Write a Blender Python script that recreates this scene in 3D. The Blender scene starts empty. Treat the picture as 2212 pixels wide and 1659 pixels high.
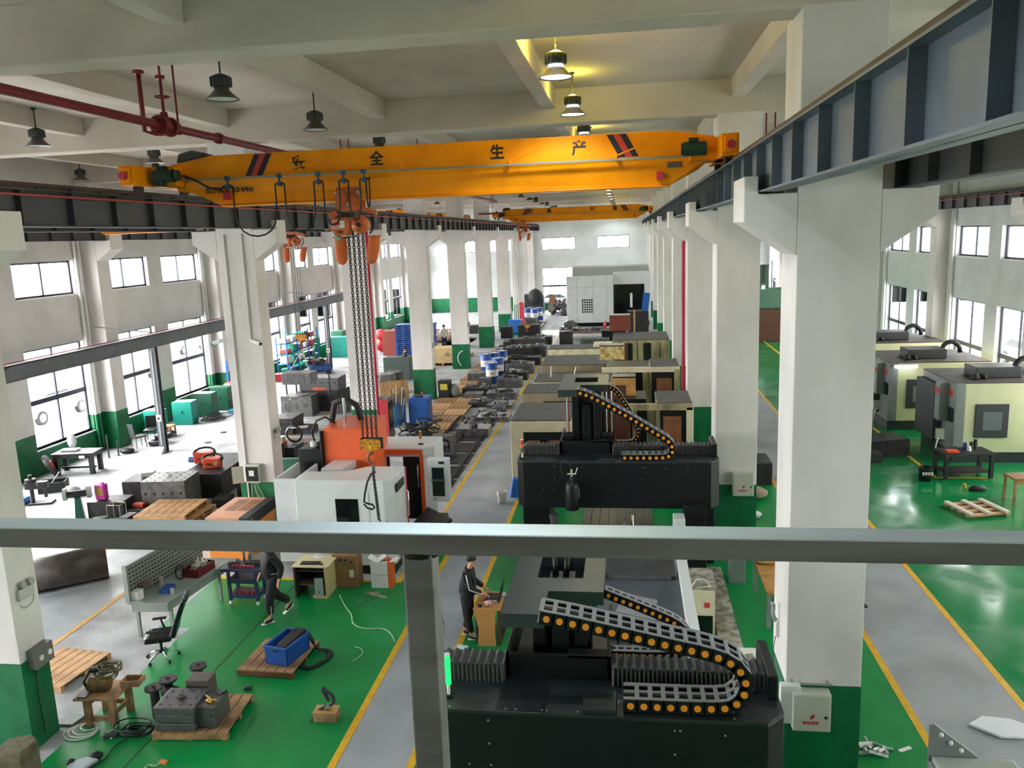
import bpy, bmesh, math, random
from mathutils import Vector, Matrix, Euler
random.seed(7)
C = bpy.context.scene.collection
scene = bpy.context.scene
PI = math.pi
# ---------------------------------------------------------------- camera
cam_d = bpy.data.cameras.new('camera')
cam = bpy.data.objects.new('camera', cam_d)
C.objects.link(cam)
CAMR = [[0.9899538, 0.1363629, -0.0373707], [0.0118268, 0.1835203, 0.9829448], [0.1408955, -0.9735119, 0.1800639]]          # rows: camera right, up, back
cam.matrix_world = Matrix.Translation((0, 0, 7.8)) @ Matrix(CAMR).transposed().to_4x4()
cam_d.sensor_width = 36.0
cam_d.lens = 1748.628 / 2212 * 36.0
cam_d.clip_end = 500
cam_d.clip_start = 0.05
scene.camera = cam
# ---------------------------------------------------------------- exposure / world
scene.view_settings.view_transform = 'Standard'
scene.view_settings.look = 'None'
scene.view_settings.exposure = 0.88
scene.view_settings.gamma = 1
scene.view_settings.use_curve_mapping = False
scene.cycles.max_bounces = 7
scene.cycles.diffuse_bounces = 6
scene.cycles.glossy_bounces = 3
scene.cycles.transmission_bounces = 4
scene.cycles.transparent_max_bounces = 8
scene.cycles.sample_clamp_indirect = 14
scene.cycles.caustics_reflective = False
scene.cycles.caustics_refractive = False
W = bpy.data.worlds.new('overcast_sky'); scene.world = W; W.use_nodes = True
bg = W.node_tree.nodes['Background']
bg.inputs[0].default_value = (1.0, 0.995, 0.99, 1)
# thin cloud, brighter towards the side of the parked cars, dimmer behind the camera
_n = W.node_tree.nodes; _l = W.node_tree.links
_tc = _n.new('ShaderNodeTexCoord'); _sx = _n.new('ShaderNodeSeparateXYZ'); _l.new(_tc.outputs['Generated'], _sx.inputs[0])
_mx = _n.new('ShaderNodeMapRange'); _mx.inputs[1].default_value = .2; _mx.inputs[2].default_value = -1.0; _mx.inputs[3].default_value = 8.0; _mx.inputs[4].default_value = 23.0
_my = _n.new('ShaderNodeMapRange'); _my.inputs[1].default_value = -.2; _my.inputs[2].default_value = -1.0; _my.inputs[3].default_value = 0.0; _my.inputs[4].default_value = -6.5
_ad = _n.new('ShaderNodeMath'); _ad.operation = 'ADD'
_l.new(_sx.outputs[0], _mx.inputs[0]); _l.new(_sx.outputs[1], _my.inputs[0]); _l.new(_mx.outputs[0], _ad.inputs[0]); _l.new(_my.outputs[0], _ad.inputs[1]); _l.new(_ad.outputs[0], bg.inputs[1])

def portal(loc, rot, sx, sy):
    d = bpy.data.lights.new('window_portal', 'AREA'); d.shape = 'RECTANGLE'; d.size = sx; d.size_y = sy
    d.cycles.is_portal = True
    o = bpy.data.objects.new('window_portal', d); o.location = loc; o.rotation_euler = rot; C.objects.link(o)
ROWS = [1.6 + 9.15*k for k in range(-1, 10)]        # column rows along the hall (front faces)
XL, XR, YF, YB = -20.8, 14.1, 84.4, -9.0
CEIL = 11.15
portal((XL-0.35, 38, 4.2), (0, -PI/2, 0), 7.2, 96)
portal((XR+0.35, 38, 4.2), (0, PI/2, 0), 7.2, 96)
portal((-3.3, YF+0.5, 4.2), (-PI/2, 0, 0), 34, 7.2)

# ---------------------------------------------------------------- materials
def lin(h):
    r = []
    for i in (0, 2, 4):
        v = int(h[i:i+2], 16)/255
        r.append(v/12.92 if v <= 0.04045 else ((v+0.055)/1.055)**2.4)
    return (r[0], r[1], r[2], 1)
MATS = {}
def mat(name, col, rough=0.6, metal=0.0, col2=None, scale=3.0, amt=0.5, bump=0.0, bscale=40.0, emit=None, estr=0.0,
        stretch=(1, 1, 1), coat=0.0, spec=0.5, rvar=0.0, lo=0.4, hi=0.65, detail=5):
    if name in MATS: return MATS[name]
    m = bpy.data.materials.new(name); m.use_nodes = True
    nt = m.node_tree; N = nt.nodes; L = nt.links; b = N['Principled BSDF']
    b.inputs['Base Color'].default_value = lin(col)
    b.inputs['Roughness'].default_value = rough; b.inputs['Metallic'].default_value = metal
    b.inputs['Coat Weight'].default_value = coat
    b.inputs['Specular IOR Level'].default_value = spec
    if col2 or bump or rvar:
        tc = N.new('ShaderNodeTexCoord'); mp = N.new('ShaderNodeMapping'); mp.inputs['Scale'].default_value = stretch
        L.new(tc.outputs['Object'], mp.inputs[0])
        ns = N.new('ShaderNodeTexNoise'); ns.inputs['Scale'].default_value = scale; ns.inputs['Detail'].default_value = detail
        L.new(mp.outputs[0], ns.inputs['Vector'])
        rp = N.new('ShaderNodeMapRange'); rp.inputs[1].default_value = lo; rp.inputs[2].default_value = hi
        L.new(ns.outputs[0], rp.inputs[0])
        if col2:
            mx = N.new('ShaderNodeMix'); mx.data_type = 'RGBA'
            mx.inputs[6].default_value = lin(col); mx.inputs[7].default_value = lin(col2)
            ml = N.new('ShaderNodeMath'); ml.operation = 'MULTIPLY'; ml.inputs[1].default_value = amt
            L.new(rp.outputs[0], ml.inputs[0]); L.new(ml.outputs[0], mx.inputs[0]); L.new(mx.outputs[2], b.inputs['Base Color'])
        if rvar:
            r2 = N.new('ShaderNodeMapRange'); r2.inputs[3].default_value = rough; r2.inputs[4].default_value = rough+rvar
            L.new(rp.outputs[0], r2.inputs[0]); L.new(r2.outputs[0], b.inputs['Roughness'])
        if bump:
            n2 = N.new('ShaderNodeTexNoise'); n2.inputs['Scale'].default_value = bscale; n2.inputs['Detail'].default_value = 3
            L.new(mp.outputs[0], n2.inputs['Vector'])
            bp = N.new('ShaderNodeBump'); bp.inputs['Strength'].default_value = bump; bp.inputs['Distance'].default_value = 0.02
            L.new(n2.outputs[0], bp.inputs['Height']); L.new(bp.outputs[0], b.inputs['Normal'])
    if emit:
        b.inputs['Emission Color'].default_value = lin(emit); b.inputs['Emission Strength'].default_value = estr
    MATS[name] = m
    return m
def glass_mat(name, tint='ffffff', refl=0.06):
    if name in MATS: return MATS[name]
    m = bpy.data.materials.new(name); m.use_nodes = True; nt = m.node_tree; N = nt.nodes; L = nt.links
    N.remove(N['Principled BSDF']); out = N['Material Output']
    t = N.new('ShaderNodeBsdfTransparent'); t.inputs[0].default_value = lin(tint)
    g = N.new('ShaderNodeBsdfGlossy'); g.inputs['Roughness'].default_value = 0.05
    mx = N.new('ShaderNodeMixShader'); mx.inputs[0].default_value = refl
    L.new(t.outputs[0], mx.inputs[1]); L.new(g.outputs[0], mx.inputs[2]); L.new(mx.outputs[0], out.inputs[0])
    MATS[name] = m
    return m
# ---------------------------------------------------------------- mesh builder
class MB:
    def __init__(s): s.v = []; s.f = []; s.mi = []; s.sm = []
    def add(s, vs, fs, m=0, sm=False):
        o = len(s.v); s.v += [tuple(v) for v in vs]
        for f in fs: s.f.append([i+o for i in f]); s.mi.append(m); s.sm.append(sm)
        return s
    def box(s, x0, x1, y0, y1, z0, z1, m=0):
        return s.add([(x0,y0,z0),(x1,y0,z0),(x1,y1,z0),(x0,y1,z0),(x0,y0,z1),(x1,y0,z1),(x1,y1,z1),(x0,y1,z1)],
                     [(0,3,2,1),(4,5,6,7),(0,1,5,4),(1,2,6,5),(2,3,7,6),(3,0,4,7)], m)
    def obox(s, c, sz, rot=(0,0,0), m=0, taper=1.0):
        R = Euler(rot).to_matrix(); hx, hy, hz = sz[0]/2, sz[1]/2, sz[2]/2; c = Vector(c); vs = []
        for z, t in ((-hz, 1), (hz, taper)):
            for x, y in ((-hx,-hy),(hx,-hy),(hx,hy),(-hx,hy)): vs.append(c + R @ Vector((x*t, y*t, z)))
        return s.add(vs, [(0,3,2,1),(4,5,6,7),(0,1,5,4),(1,2,6,5),(2,3,7,6),(3,0,4,7)], m)
    def bar(s, a, b, w, h, m=0, up=(0,0,1)):
        a = Vector(a); b = Vector(b); d = (b-a).normalized(); u = Vector(up)
        if abs(d.dot(u)) > .98: u = Vector((0,1,0))
        x = d.cross(u).normalized(); u = x.cross(d)
        vs = [p + x*i*w/2 + u*j*h/2 for p in (a, b) for i, j in ((-1,-1),(1,-1),(1,1),(-1,1))]
        return s.add(vs, [(0,3,2,1),(4,5,6,7),(0,1,5,4),(1,2,6,5),(2,3,7,6),(3,0,4,7)], m)
    def cyl(s, a, b, r, r2=None, n=12, m=0, caps=True, sm=True):
        a = Vector(a); b = Vector(b); r2 = r if r2 is None else r2
        d = (b-a).normalized(); u = Vector((0,0,1)) if abs(d.z) < .9 else Vector((1,0,0))
        x = d.cross(u).normalized(); y = d.cross(x)
        ra = [a + (x*math.cos(t)+y*math.sin(t))*r for t in [2*PI*i/n for i in range(n)]]
        rb = [b + (x*math.cos(t)+y*math.sin(t))*r2 for t in [2*PI*i/n for i in range(n)]]
        s.add(ra+rb, [(i, (i+1) % n, n+(i+1) % n, n+i) for i in range(n)], m, sm)
        if caps:
            s.add(ra, [tuple(range(n))[::-1]], m); s.add(rb, [tuple(range(n))], m)
        return s
    def lathe(s, prof, c=(0,0,0), n=20, m=0, axis='z', sm=True, close=False):
        c = Vector(c); vs = []
        for r, h in prof:
            for i in range(n):
                t = 2*PI*i/n; p = (r*math.cos(t), r*math.sin(t), h)
                if axis == 'x': p = (p[2], p[0], p[1])
                if axis == 'y': p = (p[0], p[2], -p[1])
                vs.append(c+Vector(p))
        fs = [(j*n+i, j*n+(i+1) % n, (j+1)*n+(i+1) % n, (j+1)*n+i) for j in range(len(prof)-1) for i in range(n)]
        s.add(vs, fs, m, sm)
        if close: s.add(vs[:n], [tuple(range(n))[::-1]], m); s.add(vs[-n:], [tuple(range(n))], m)
        return s
    def tube(s, pts, r, n=8, m=0, caps=True, closed=False):
        P = [Vector(p) for p in pts]; k = len(P); rings = []
        u = None
        for i in range(k):
            if closed: d = (P[(i+1) % k]-P[i-1]).normalized()
            else: d = (P[min(i+1, k-1)]-P[max(i-1, 0)]).normalized()
            if u is None: u = Vector((0,0,1)) if abs(d.z) < .9 else Vector((1,0,0))
            u = (u - d*u.dot(d)); u = u.normalized() if u.length > 1e-5 else d.orthogonal().normalized()
            v = d.cross(u); rr = r[i] if isinstance(r, (list, tuple)) else r
            rings += [P[i] + (u*math.cos(2*PI*j/n)+v*math.sin(2*PI*j/n))*rr for j in range(n)]
        fs = []
        for i in range(k if closed else k-1):
            a, b = i*n, ((i+1) % k)*n
            fs += [(a+j, b+j, b+(j+1) % n, a+(j+1) % n) for j in range(n)]
        if caps and not closed: fs += [tuple(range(n)), tuple(range((k-1)*n, k*n))[::-1]]
        return s.add(rings, fs, m, True)
    def prism(s, poly, a, b, axis='y', m=0):
        # poly: 2-D outline; axis x -> (y,z), y -> (x,z), z -> (x,y)
        def P(p, t): return {'x': (t, p[0], p[1]), 'y': (p[0], t, p[1]), 'z': (p[0], p[1], t)}[axis]
        n = len(poly); vs = [P(p, a) for p in poly]+[P(p, b) for p in poly]
        return s.add(vs, [tuple(range(n)), tuple(range(n, 2*n))[::-1]]+[(i, n+i, n+(i+1) % n, (i+1) % n) for i in range(n)], m)
    def sphere(s, c, r, n=12, m=0, sc=(1,1,1)):
        k = n//2; vs = []
        for j in range(k+1):
            th = PI*j/k
            for i in range(n):
                ph = 2*PI*i/n
                vs.append((c[0]+r*sc[0]*math.sin(th)*math.cos(ph), c[1]+r*sc[1]*math.sin(th)*math.sin(ph), c[2]+r*sc[2]*math.cos(th)))
        return s.add(vs, [(j*n+i, (j+1)*n+i, (j+1)*n+(i+1) % n, j*n+(i+1) % n) for j in range(k) for i in range(n)], m, True)
    def build(s, name, mats, parent=None, loc=None, rot=None, bevel=0, fix=True, w=0):
        if w:                                   # geometry given in room coordinates: make it local to the (unrotated) parent
            q = parent; off = Vector((0, 0, 0))
            while q: off += q.location; q = q.parent
            s.v = [(v[0]-off.x, v[1]-off.y, v[2]-off.z) for v in s.v]
        me = bpy.data.meshes.new(name)
        me.from_pydata(s.v, [], s.f)
        if not isinstance(mats, (list, tuple)): mats = [mats]
        for m in mats: me.materials.append(m)
        me.polygons.foreach_set('material_index', s.mi); me.polygons.foreach_set('use_smooth', s.sm)
        if fix:
            bm = bmesh.new(); bm.from_mesh(me); bmesh.ops.recalc_face_normals(bm, faces=bm.faces); bm.to_mesh(me); bm.free()
        me.update()
        o = bpy.data.objects.new(name, me); C.objects.link(o)
        if parent: o.parent = parent
        if loc: o.location = loc
        if rot: o.rotation_euler = rot
        if bevel:
            bv = o.modifiers.new('bevel', 'BEVEL'); bv.width = bevel; bv.segments = 2; bv.limit_method = 'ANGLE'; bv.angle_limit = 0.7
        return o
def tag(o, label, cat, group=None):
    o['label'] = label; o['category'] = cat
    if group: o['group'] = group
    return o
def thing(name, label, cat, loc=(0,0,0), rz=0, group=None):
    o = bpy.data.objects.new(name, None); C.objects.link(o); o.empty_display_size = 0.1
    o.location = loc; o.rotation_euler = (0, 0, rz)
    return tag(o, label, cat, group)
def struct(o): o['kind'] = 'structure'; return o
def dup(root, loc=None, rz=None, label=None, scale=None):
    def cp(o, par):
        c = o.copy(); C.objects.link(c)
        if par: c.parent = par
        for k in list(o.children): cp(k, c)
        return c
    r = cp(root, None)
    if loc is not None: r.location = loc
    if rz is not None: r.rotation_euler = (r.rotation_euler[0], r.rotation_euler[1], rz)
    if label: r['label'] = label
    if scale: r.scale = scale
    return r

def bx(x0, x1, y0, y1, z0, z1): return MB().box(x0, x1, y0, y1, z0, z1)
def rep(mb, name, m, parent, locs, bevel=0, rots=None):
    """the same small part repeated: one object each, shared mesh"""
    o = mb.build(name, m, parent, loc=locs[0], bevel=bevel)
    if rots: o.rotation_euler = rots[0]
    for i, l in enumerate(locs[1:]):
        c = o.copy(); C.objects.link(c); c.parent = parent; c.location = l
        if rots: c.rotation_euler = rots[i+1]
    return o

# ================================================================ SETTING
m_wall = mat('white_wall_paint', 'd0d0ce', .85, col2='bdb9b3', scale=.8, amt=.5, bump=.05)
m_wallR = mat('white_wall_paint_cool', 'd0d4d4', .85, col2='b9bdbd', scale=.8, amt=.5, bump=.05)
m_col = mat('column_paint', 'd8d4d1', .8, col2='bcb8b4', scale=1.2, amt=.45, bump=.06, stretch=(1,1,.5))
m_ceil = mat('ceiling_paint', 'c4bcb0', .9, col2='a8a094', scale=.5, amt=.5)
m_green_w = mat('green_dado_paint', '0f6a40', .5, spec=.3, col2='0b5232', scale=2, amt=.7)
m_epoxy = mat('green_epoxy_floor', '048842', .28, spec=.3, col2='086434', scale=.55, amt=.7, rvar=.25, lo=.35, hi=.75, detail=8)
m_epoxyR = mat('green_epoxy_floor_right', '087a40', .12, spec=.4, col2='1c6a42', scale=.7, amt=.8, rvar=.3, lo=.45, hi=.75, detail=8)
m_conc = mat('bare_concrete', 'adb0b2', .8, col2='6f7072', scale=1.1, amt=.75, bump=.3, bscale=16, detail=13, lo=.42, hi=.7)
m_aisle = mat('grey_aisle_paint', '969ba0', .55, col2='7f8488', scale=.9, amt=.8, bump=.05, detail=8)
m_aisleL = mat('worn_grey_aisle', 'a6aeb2', .3, col2='858c90', scale=.8, amt=.8, rvar=.3, detail=8)
m_yel = mat('yellow_line_paint', 'd9a915', .5, col2='c08f18', scale=6, amt=.6)
m_yelw = mat('worn_yellow_line_paint', 'cf9f50', .6, col2='a8906a', scale=4, amt=.7)
m_frame = mat('navy_window_frame', '20243a', .4)
m_glass = glass_mat('window_glass')
m_sill = mat('white_window_reveal', 'e4e4e2', .7)
m_ext = mat('outdoor_concrete_yard', 'c6c6c4', .9)

# floor: one concrete slab, thin paint coats on it
struct(MB().box(XL-.3, XR+.3, YB, YF+.3, -.3, 0).build('floor', m_conc))
def coat(x0, x1, y0, y1, z, m, n): return struct(MB().box(x0, x1, y0, y1, 0.0, z).build(n, m))
coat(-9.1, -4.5, YB, 17.1, .004, m_epoxy, 'floor')
coat(-9.8, -9.1, 14.6, 17.1, .004, m_epoxy, 'floor')
coat(-5.3, -4.5, 17.1, 19.6, .004, m_epoxy, 'floor')
coat(-4.5, -3.3, YB, 22.9, .003, m_aisle, 'floor')
coat(-5.3, -4.5, 19.6, 84, .003, m_aisle, 'floor')
coat(-4.5, -3.3, 22.9, 62, .003, m_aisle, 'floor')
coat(-3.3, 4.46, YB, 60, .004, m_epoxy, 'floor')
coat(4.46, 6.28, YB, YF, .003, m_aisle, 'floor')
coat(6.28, XR, YB, 70, .004, m_epoxyR, 'floor')
coat(-13.7, -11.6, YB, 62, .003, m_aisleL, 'floor')
coat(-9.6, -5.3, 62.6, 66.5, .004, m_epoxy, 'floor')
coat(-19, -5.3, 58.2, 62, .003, m_aisle, 'floor')
k = 0
for (x0, x1, y0, y1, m) in ((-4.56,-4.44,YB,19.6,m_yel), (-5.36,-5.24,17.04,84,m_yel), (-9.8,-5.36,17.04,17.16,m_yel), (4.4,4.52,YB,YF,m_yel), (6.22,6.34,YB,YF,m_yel),
        (-13.78,-13.66,YB,60,m_yelw), (-11.64,-11.52,YB,60,m_yelw), (-3.36,-3.24,YB,22.96,m_yel), (-3.24,-1.0,22.84,22.96,m_yel), (9.3,9.42,25.4,60,m_yel), (9.42,11,25.4,25.52,m_yel)):
    k += 1
    struct(MB().box(x0, x1, y0, y1, 0.0, .006).build('trim_%d' % k, m))

struct(bx(-7.72, -7.69, 9.0, 17.0, 0, .0055).build('trim_%d' % (k+1), mat('floor_joint', '123020', .7))); k += 1
# ---- walls with window openings
UP = (6.25, 7.5); LO = (.9, 4.45)
def wins():
    r = []
    for y in ROWS:
        c = y + .3 + 4.57
        for d in (-2.15, 2.15):
            if YB+1 < c+d-1.6 and c+d+1.6 < YF-.5: r.append((c+d-1.6, c+d+1.6))
    return sorted(r)
WY = wins()
def side_wall(xi, xo, name, m):
    w = MB(); g = MB(); x0, x1 = min(xi, xo), max(xi, xo)
    def seg(y0, y1, z0, z1):
        if y1-y0 < .01: return
        if z0 < 1.5:
            g.box(x0, x1, y0, y1, z0, min(z1, 1.5))
        if z1 > 1.5: w.box(x0, x1, y0, y1, max(z0, 1.5), z1)
    y = YB
    for (a, b) in WY:
        seg(y, a, 0, 11.6); y = b
        seg(a, b, 0, LO[0]); seg(a, b, LO[1], UP[0]); seg(a, b, UP[1], 11.6)
    seg(y, YF+.3, 0, 11.6)
    o = struct(w.build(name, m)); 
    d = struct(g.build('baseboard_'+name[5:], m_green_w))
side_wall(XL, XL-.3, 'wall_left', m_wall)
side_wall(XR, XR+.3, 'wall_right', m_wallR)
wn = [0]
def window(axis, c, a, b, z0, z1, rows, cols, flip):
    # axis 'x': window in a side wall at x=c between y=a..b ; axis 'y': in an end wall at y=c between x=a..b
    wn[0] += 1; f = MB(); s = .07; t = .06
    def B(u0, u1, v0, v1, d=t):
        if axis == 'x': f.box(c-d/2, c+d/2, u0, u1, v0, v1)
        else: f.box(u0, u1, c-d/2, c+d/2, v0, v1)
    B(a, b, z0, z0+s); B(a, b, z1-s, z1); B(a, a+s, z0, z1); B(b-s, b, z0, z1)
    for i in range(1, cols):
        u = a+(b-a)*i/cols; B(u-.035, u+.035, z0, z1)
    for zz in rows: B(a, b, zz-.09, zz+.09, t*1.3)
    o = struct(f.build('window_%d' % wn[0], m_frame))
    g = MB()
    if axis == 'x': g.box(c-.006, c+.006, a+s, b-s, z0+s, z1-s)
    else: g.box(a+s, b-s, c-.006, c+.006, z0+s, z1-s)
    g.build('glass', m_glass, o)
    q = MB(); d = .05*flip
    if axis == 'x': q.box(min(c+.22*flip, c), max(c+.22*flip, c), a-.05, b+.05, z0-.05, z0)
    else: q.box(a-.05, b+.05, min(c+.22*flip, c), max(c+.22*flip, c), z0-.05, z0)
    q.build('sill', m_sill, o)
for (a, b) in WY:
    for xi, fl in ((XL-.2, 1), (XR+.2, -1)):
        window('x', xi, a, b, UP[0], UP[1], (), 2, fl)
        window('x', xi, a, b, LO[0], LO[1], (2.55,), 2, fl)
# far wall
FW = [(-8.6, -5.1), (-2.9, .4), (4.6, 8.0), (-18.6, -15.2), (-14.2, -10.9), (9.6, 13.0)]
w = MB(); g = MB(); x = XL-.3
for (a, b) in sorted(FW):
    w.box(x, a, YF, YF+.3, 1.5, 11.6); g.box(x, a, YF, YF+.3, 0, 1.5); x = b
    w.box(a, b, YF, YF+.3, 7.45, 11.6); window('y', YF+.2, a, b, 6.2, 7.45, (), 4, -1)
    if a < -10: g.box(a, b, YF, YF+.3, 0, 1.5); w.box(a, b, YF, YF+.3, 1.5, 6.2); continue
    g.box(a, b, YF, YF+.3, 0, .8); w.box(a, b, YF, YF+.3, 4.4, 6.2); window('y', YF+.2, a, b, .8, 4.4, (2.5,), 4, -1)
w.box(x, XR+.3, YF, YF+.3, 1.5, 11.6); g.box(x, XR+.3, YF, YF+.3, 0, 1.5)
struct(w.build('wall_back', m_wallR)); struct(g.build('baseboard_back', m_green_w))
# wall behind the camera
struct(bx(XL-.3, XR+.3, YB-.3, YB, 1.5, 11.6).build('wall_front', m_wallR)); struct(bx(XL-.3, XR+.3, YB-.3, YB, 0, 1.5).build('baseboard_front', m_green_w))
# ceiling slab, beams
struct(MB().box(XL-.3, XR+.3, YB, YF+.3, CEIL, CEIL+.3).build('ceiling', m_ceil))
BW = .62
for y in ROWS:
    if y > YF-1: continue
    k += 1
    struct(MB().box(XL-.3, XR+.3, y, y+BW, 10.36, CEIL+.02).build('trim_%d' % k, m_ceil, bevel=.03))
SECX = [-18.0, -13.87, -9.93, -5.92, -1.77, 2.6, 6.4, 10.3]
for x in SECX:
    k += 1; b = MB(); 
    ys = [y for y in ROWS if y < YF-1]
    b.box(x-.16, x+.16, YB, ys[0], 10.72, CEIL+.02)
    for i, y in enumerate(ys):
        b.box(x-.16, x+.16, y+BW, (ys[i+1] if i+1 < len(ys) else YF), 10.72, CEIL+.02)
    struct(b.build('trim_%d' % k, m_ceil, bevel=.02))
# ---- colonnades
SEAT = 8.2
def corbel_poly(x0, x1, left, right):
    # column outline (x,z) from floor with corbels
    p = [(x0, 1.5), (x1, 1.5)]
    if right: p += [(x1, 7.42), (x1+.66, 7.86), (x1+.66, 8.42), (x1+.46, 8.42), (x1+.46, SEAT)]
    p += [(x1, SEAT if right else 10.4), (x1, 10.4)] if right else [(x1, 10.4)]
    p += [(x0, 10.4)]
    if left: p += [(x0, SEAT), (x0-.46, SEAT), (x0-.46, 8.42), (x0-.66, 8.42), (x0-.66, 7.86), (x0, 7.42)]
    return p
def column(x0, x1, y, name, left=True, right=True, d=.78):
    p = corbel_poly(x0, x1, left, right)
    # split the outline in convex pieces so that faces stay clean
    b = MB(); b.box(x0, x1, y, y+d, 1.5, 10.4)
    for side, on in ((-1, left), (1, right)):
        if not on: continue
        xe = x0 if side < 0 else x1
        q = [(xe, 7.42), (xe+side*.66, 7.86), (xe+side*.66, 8.42), (xe+side*.48, 8.42), (xe+side*.48, SEAT), (xe, SEAT)]
        if side < 0: q = q[::-1]
        b.prism(q, y, y+d, 'y')
    o = struct(b.build(name, m_col, bevel=.015))
    MB().box(x0-.004, x1+.004, y-.004, y+d+.004, 0, 1.5).build('painted_base', m_green_w, o)
    return o
nc = 0
for y in ROWS:
    if y > YF-1 or y < 0: continue
    column(-10.42, -9.42, y-(.3 if y < 12 else 0), 'column', d=.58)
    column(2.14, 3.14, y, 'column', d=1.0)
    # wall pilasters
    column(XL, XL+.62, y, 'column', left=False)
    column(XR-.62, XR, y, 'column', right=False)
# end-wall pilasters
for x in (-10.42, 2.14): column(x, x+1, YF-.7, 'column', False, False, .7)
# outside yard
struct(MB().box(-90, XL-.3, -40, 130, -.35, -.1).build('floor', m_ext))
struct(MB().box(XR+.3, 90, -40, 130, -.35, -.1).build('floor', m_ext))
struct(MB().box(-90, 90, YF+.3, 130, -.35, -.1).build('floor', m_ext))
struct(MB().box(XL-.3, XR+.3, -40, YB, -.35, -.02).build('floor', m_ext))

# ================================================================ STEEL OVERHEAD
m_gird = mat('blue_grey_girder_paint', '59646e', .5, col2='444c54', scale=1.5, amt=.5)
m_gird_d = mat('dark_grey_girder_shade', '3a3c40', .55, col2='2c2d31', scale=1.5, amt=.5)  # darker copy of the girder grey, backlit shade put into the colour
m_rail = mat('brown_rail_steel', '3a2a24', .6, metal=.3, col2='55453c', scale=4)
m_redc = mat('red_conductor_sleeve', 'a83a35', .5)
m_redp = mat('red_fire_pipe_paint', '7a1524', .45, col2='5c1119', scale=3)
m_black = mat('black_rubber', '17171a', .6)
m_ivory = mat('galvanised_strut', '8a8a84', .5, metal=.3)
def runway(x, z0, z1, w, label, m, cond=None, y0=YB+.3, y1=YF-.1, off=0.0):
    t = thing('runway_girder', label, 'crane rail girder', (x, y0, z0))
    b = MB(); L = y1-y0; H = z1-z0
    b.box(-w, w, 0, L, 0, .022); b.box(-w, w, 0, L, H-.022, H); b.box(-.008, .008, 0, L, 0, H)
    y = ROWS[1]-y0-9.15+.35+off
    while y < L:
        if y > 0: b.box(-w+.01, w-.01, y-.006, y+.006, .02, H-.02)
        y += 9.15/8
    b.build('girder', m, t)
    r = MB(); r.box(-.045, .045, 0, L, H, H+.012); r.box(-.012, .012, 0, L, H, H+.07); r.box(-.03, .03, 0, L, H+.06, H+.1)
    yy = .4
    while yy < L: r.box(-.07, .07, yy, yy+.05, H, H+.03); yy += 9.15/12
    r.build('rail', m_rail, t)
    if cond:
        c = MB(); c.cyl((cond*(w+.05), 0, H-.1), (cond*(w+.05), L, H-.1), .018, n=8)
        c.build('conductor_bar', m_redc, t)
        c = bx(min(0, cond*(w+.03)), max(0, cond*(w+.03)), 0, .03, H-.12, H-.09)
        rep(c, 'bracket', m_gird_d, t, [(0, .8+2.2875*i, 0) for i in range(40) if .8+2.2875*i < L])
    return t
runway(1.8, 8.22, 8.84, .13, 'blue-grey stiffened crane girder on the corbels beside the nearest white column', m_gird)
runway(-8.9, 8.2, 8.76, .12, 'dark crane girder with red conductor line carrying the near end of the first yellow crane', m_gird_d, cond=1)
runway(3.5, 8.2, 8.8, .13, 'dark crane girder on the far side of the nearest white column', m_gird_d)
runway(-10.95, 8.2, 8.6, .12, 'dark crane girder hidden partly behind the long central one over the side bay', m_gird_d)
runway(XL+1.1, 8.2, 8.62, .11, 'short-panelled dark crane girder along the daylit wall with the parked cars outside', m_gird_d)
runway(XR-1.1, 8.2, 8.66, .11, 'dark crane girder with red line along the wall above the grey turning machines', m_gird_d, cond=-1)

# ---------------------------------------------------------------- bridge cranes
m_cy = mat('crane_yellow_paint', 'ee9200', .42, spec=.25, col2='d87c00', scale=1.6, amt=.6)
m_navy = mat('navy_stripe_paint', '1c1830', .5); m_rstr = mat('red_stripe_paint', 'b8352b', .5)
m_dkgreen = mat('dark_green_motor_paint', '12382a', .5, col2='0d2a20', scale=5)
m_orange = mat('orange_hoist_paint', 'c8642c', .42, col2='9c4a22', scale=6, amt=.6)
m_bag = mat('orange_chain_bag_cloth', 'c75f22', .7, col2='a84c1c', scale=5, amt=.6, bump=.15, bscale=20)
m_bump = mat('red_buffer', 'b0263a', .5)
m_chain = mat('dark_chain_steel', '26262a', .4, metal=.6)
m_bolt = mat('bright_bolt_steel', 'c8c6b8', .3, metal=.7)
m_lab = mat('white_label', 'dcdad6', .6); m_labr = mat('red_print', 'c23a34', .6); m_labk = mat('black_print', '141418', .6)
m_blue = mat('blue_trolley_wheel', '27506e', .5)
def text(name, s, size, m, parent, loc, rot, ext=.002, align='CENTER', sx=1.0):
    cu = bpy.data.curves.new(name, 'FONT'); cu.body = s; cu.size = size; cu.extrude = ext; cu.offset = size*.022; cu.align_x = align; cu.align_y = 'CENTER'
    o = bpy.data.objects.new('tmp', cu); C.objects.link(o)
    dg = bpy.context.evaluated_depsgraph_get(); me = bpy.data.meshes.new_from_object(o.evaluated_get(dg))
    bpy.data.objects.remove(o); me.name = name; me.materials.clear(); me.materials.append(m)
    r = bpy.data.objects.new(name, me); C.objects.link(r); r.parent = parent; r.location = loc; r.rotation_euler = rot
    r.scale = (sx, 1, 1)
    return r
def chain(pts_a, pts_b, pitch=.062, L=.045, Wd=.028, r=.0105):
    b = MB(); a = Vector(pts_a); e = Vector(pts_b); n = max(2, int((e-a).length/pitch)); d = (e-a).normalized()
    u = d.orthogonal().normalized(); v = d.cross(u)
    for i in range(n):
        c = a+(e-a)*((i+.5)/n); s = u if i % 2 else v
        pts = [c + d*(math.sin(t)*L*.95) + s*(math.cos(t)*Wd) for t in [2*PI*k/8 for k in range(8)]]
        b.tube(pts, r, n=5, closed=True)
    return b
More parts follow.
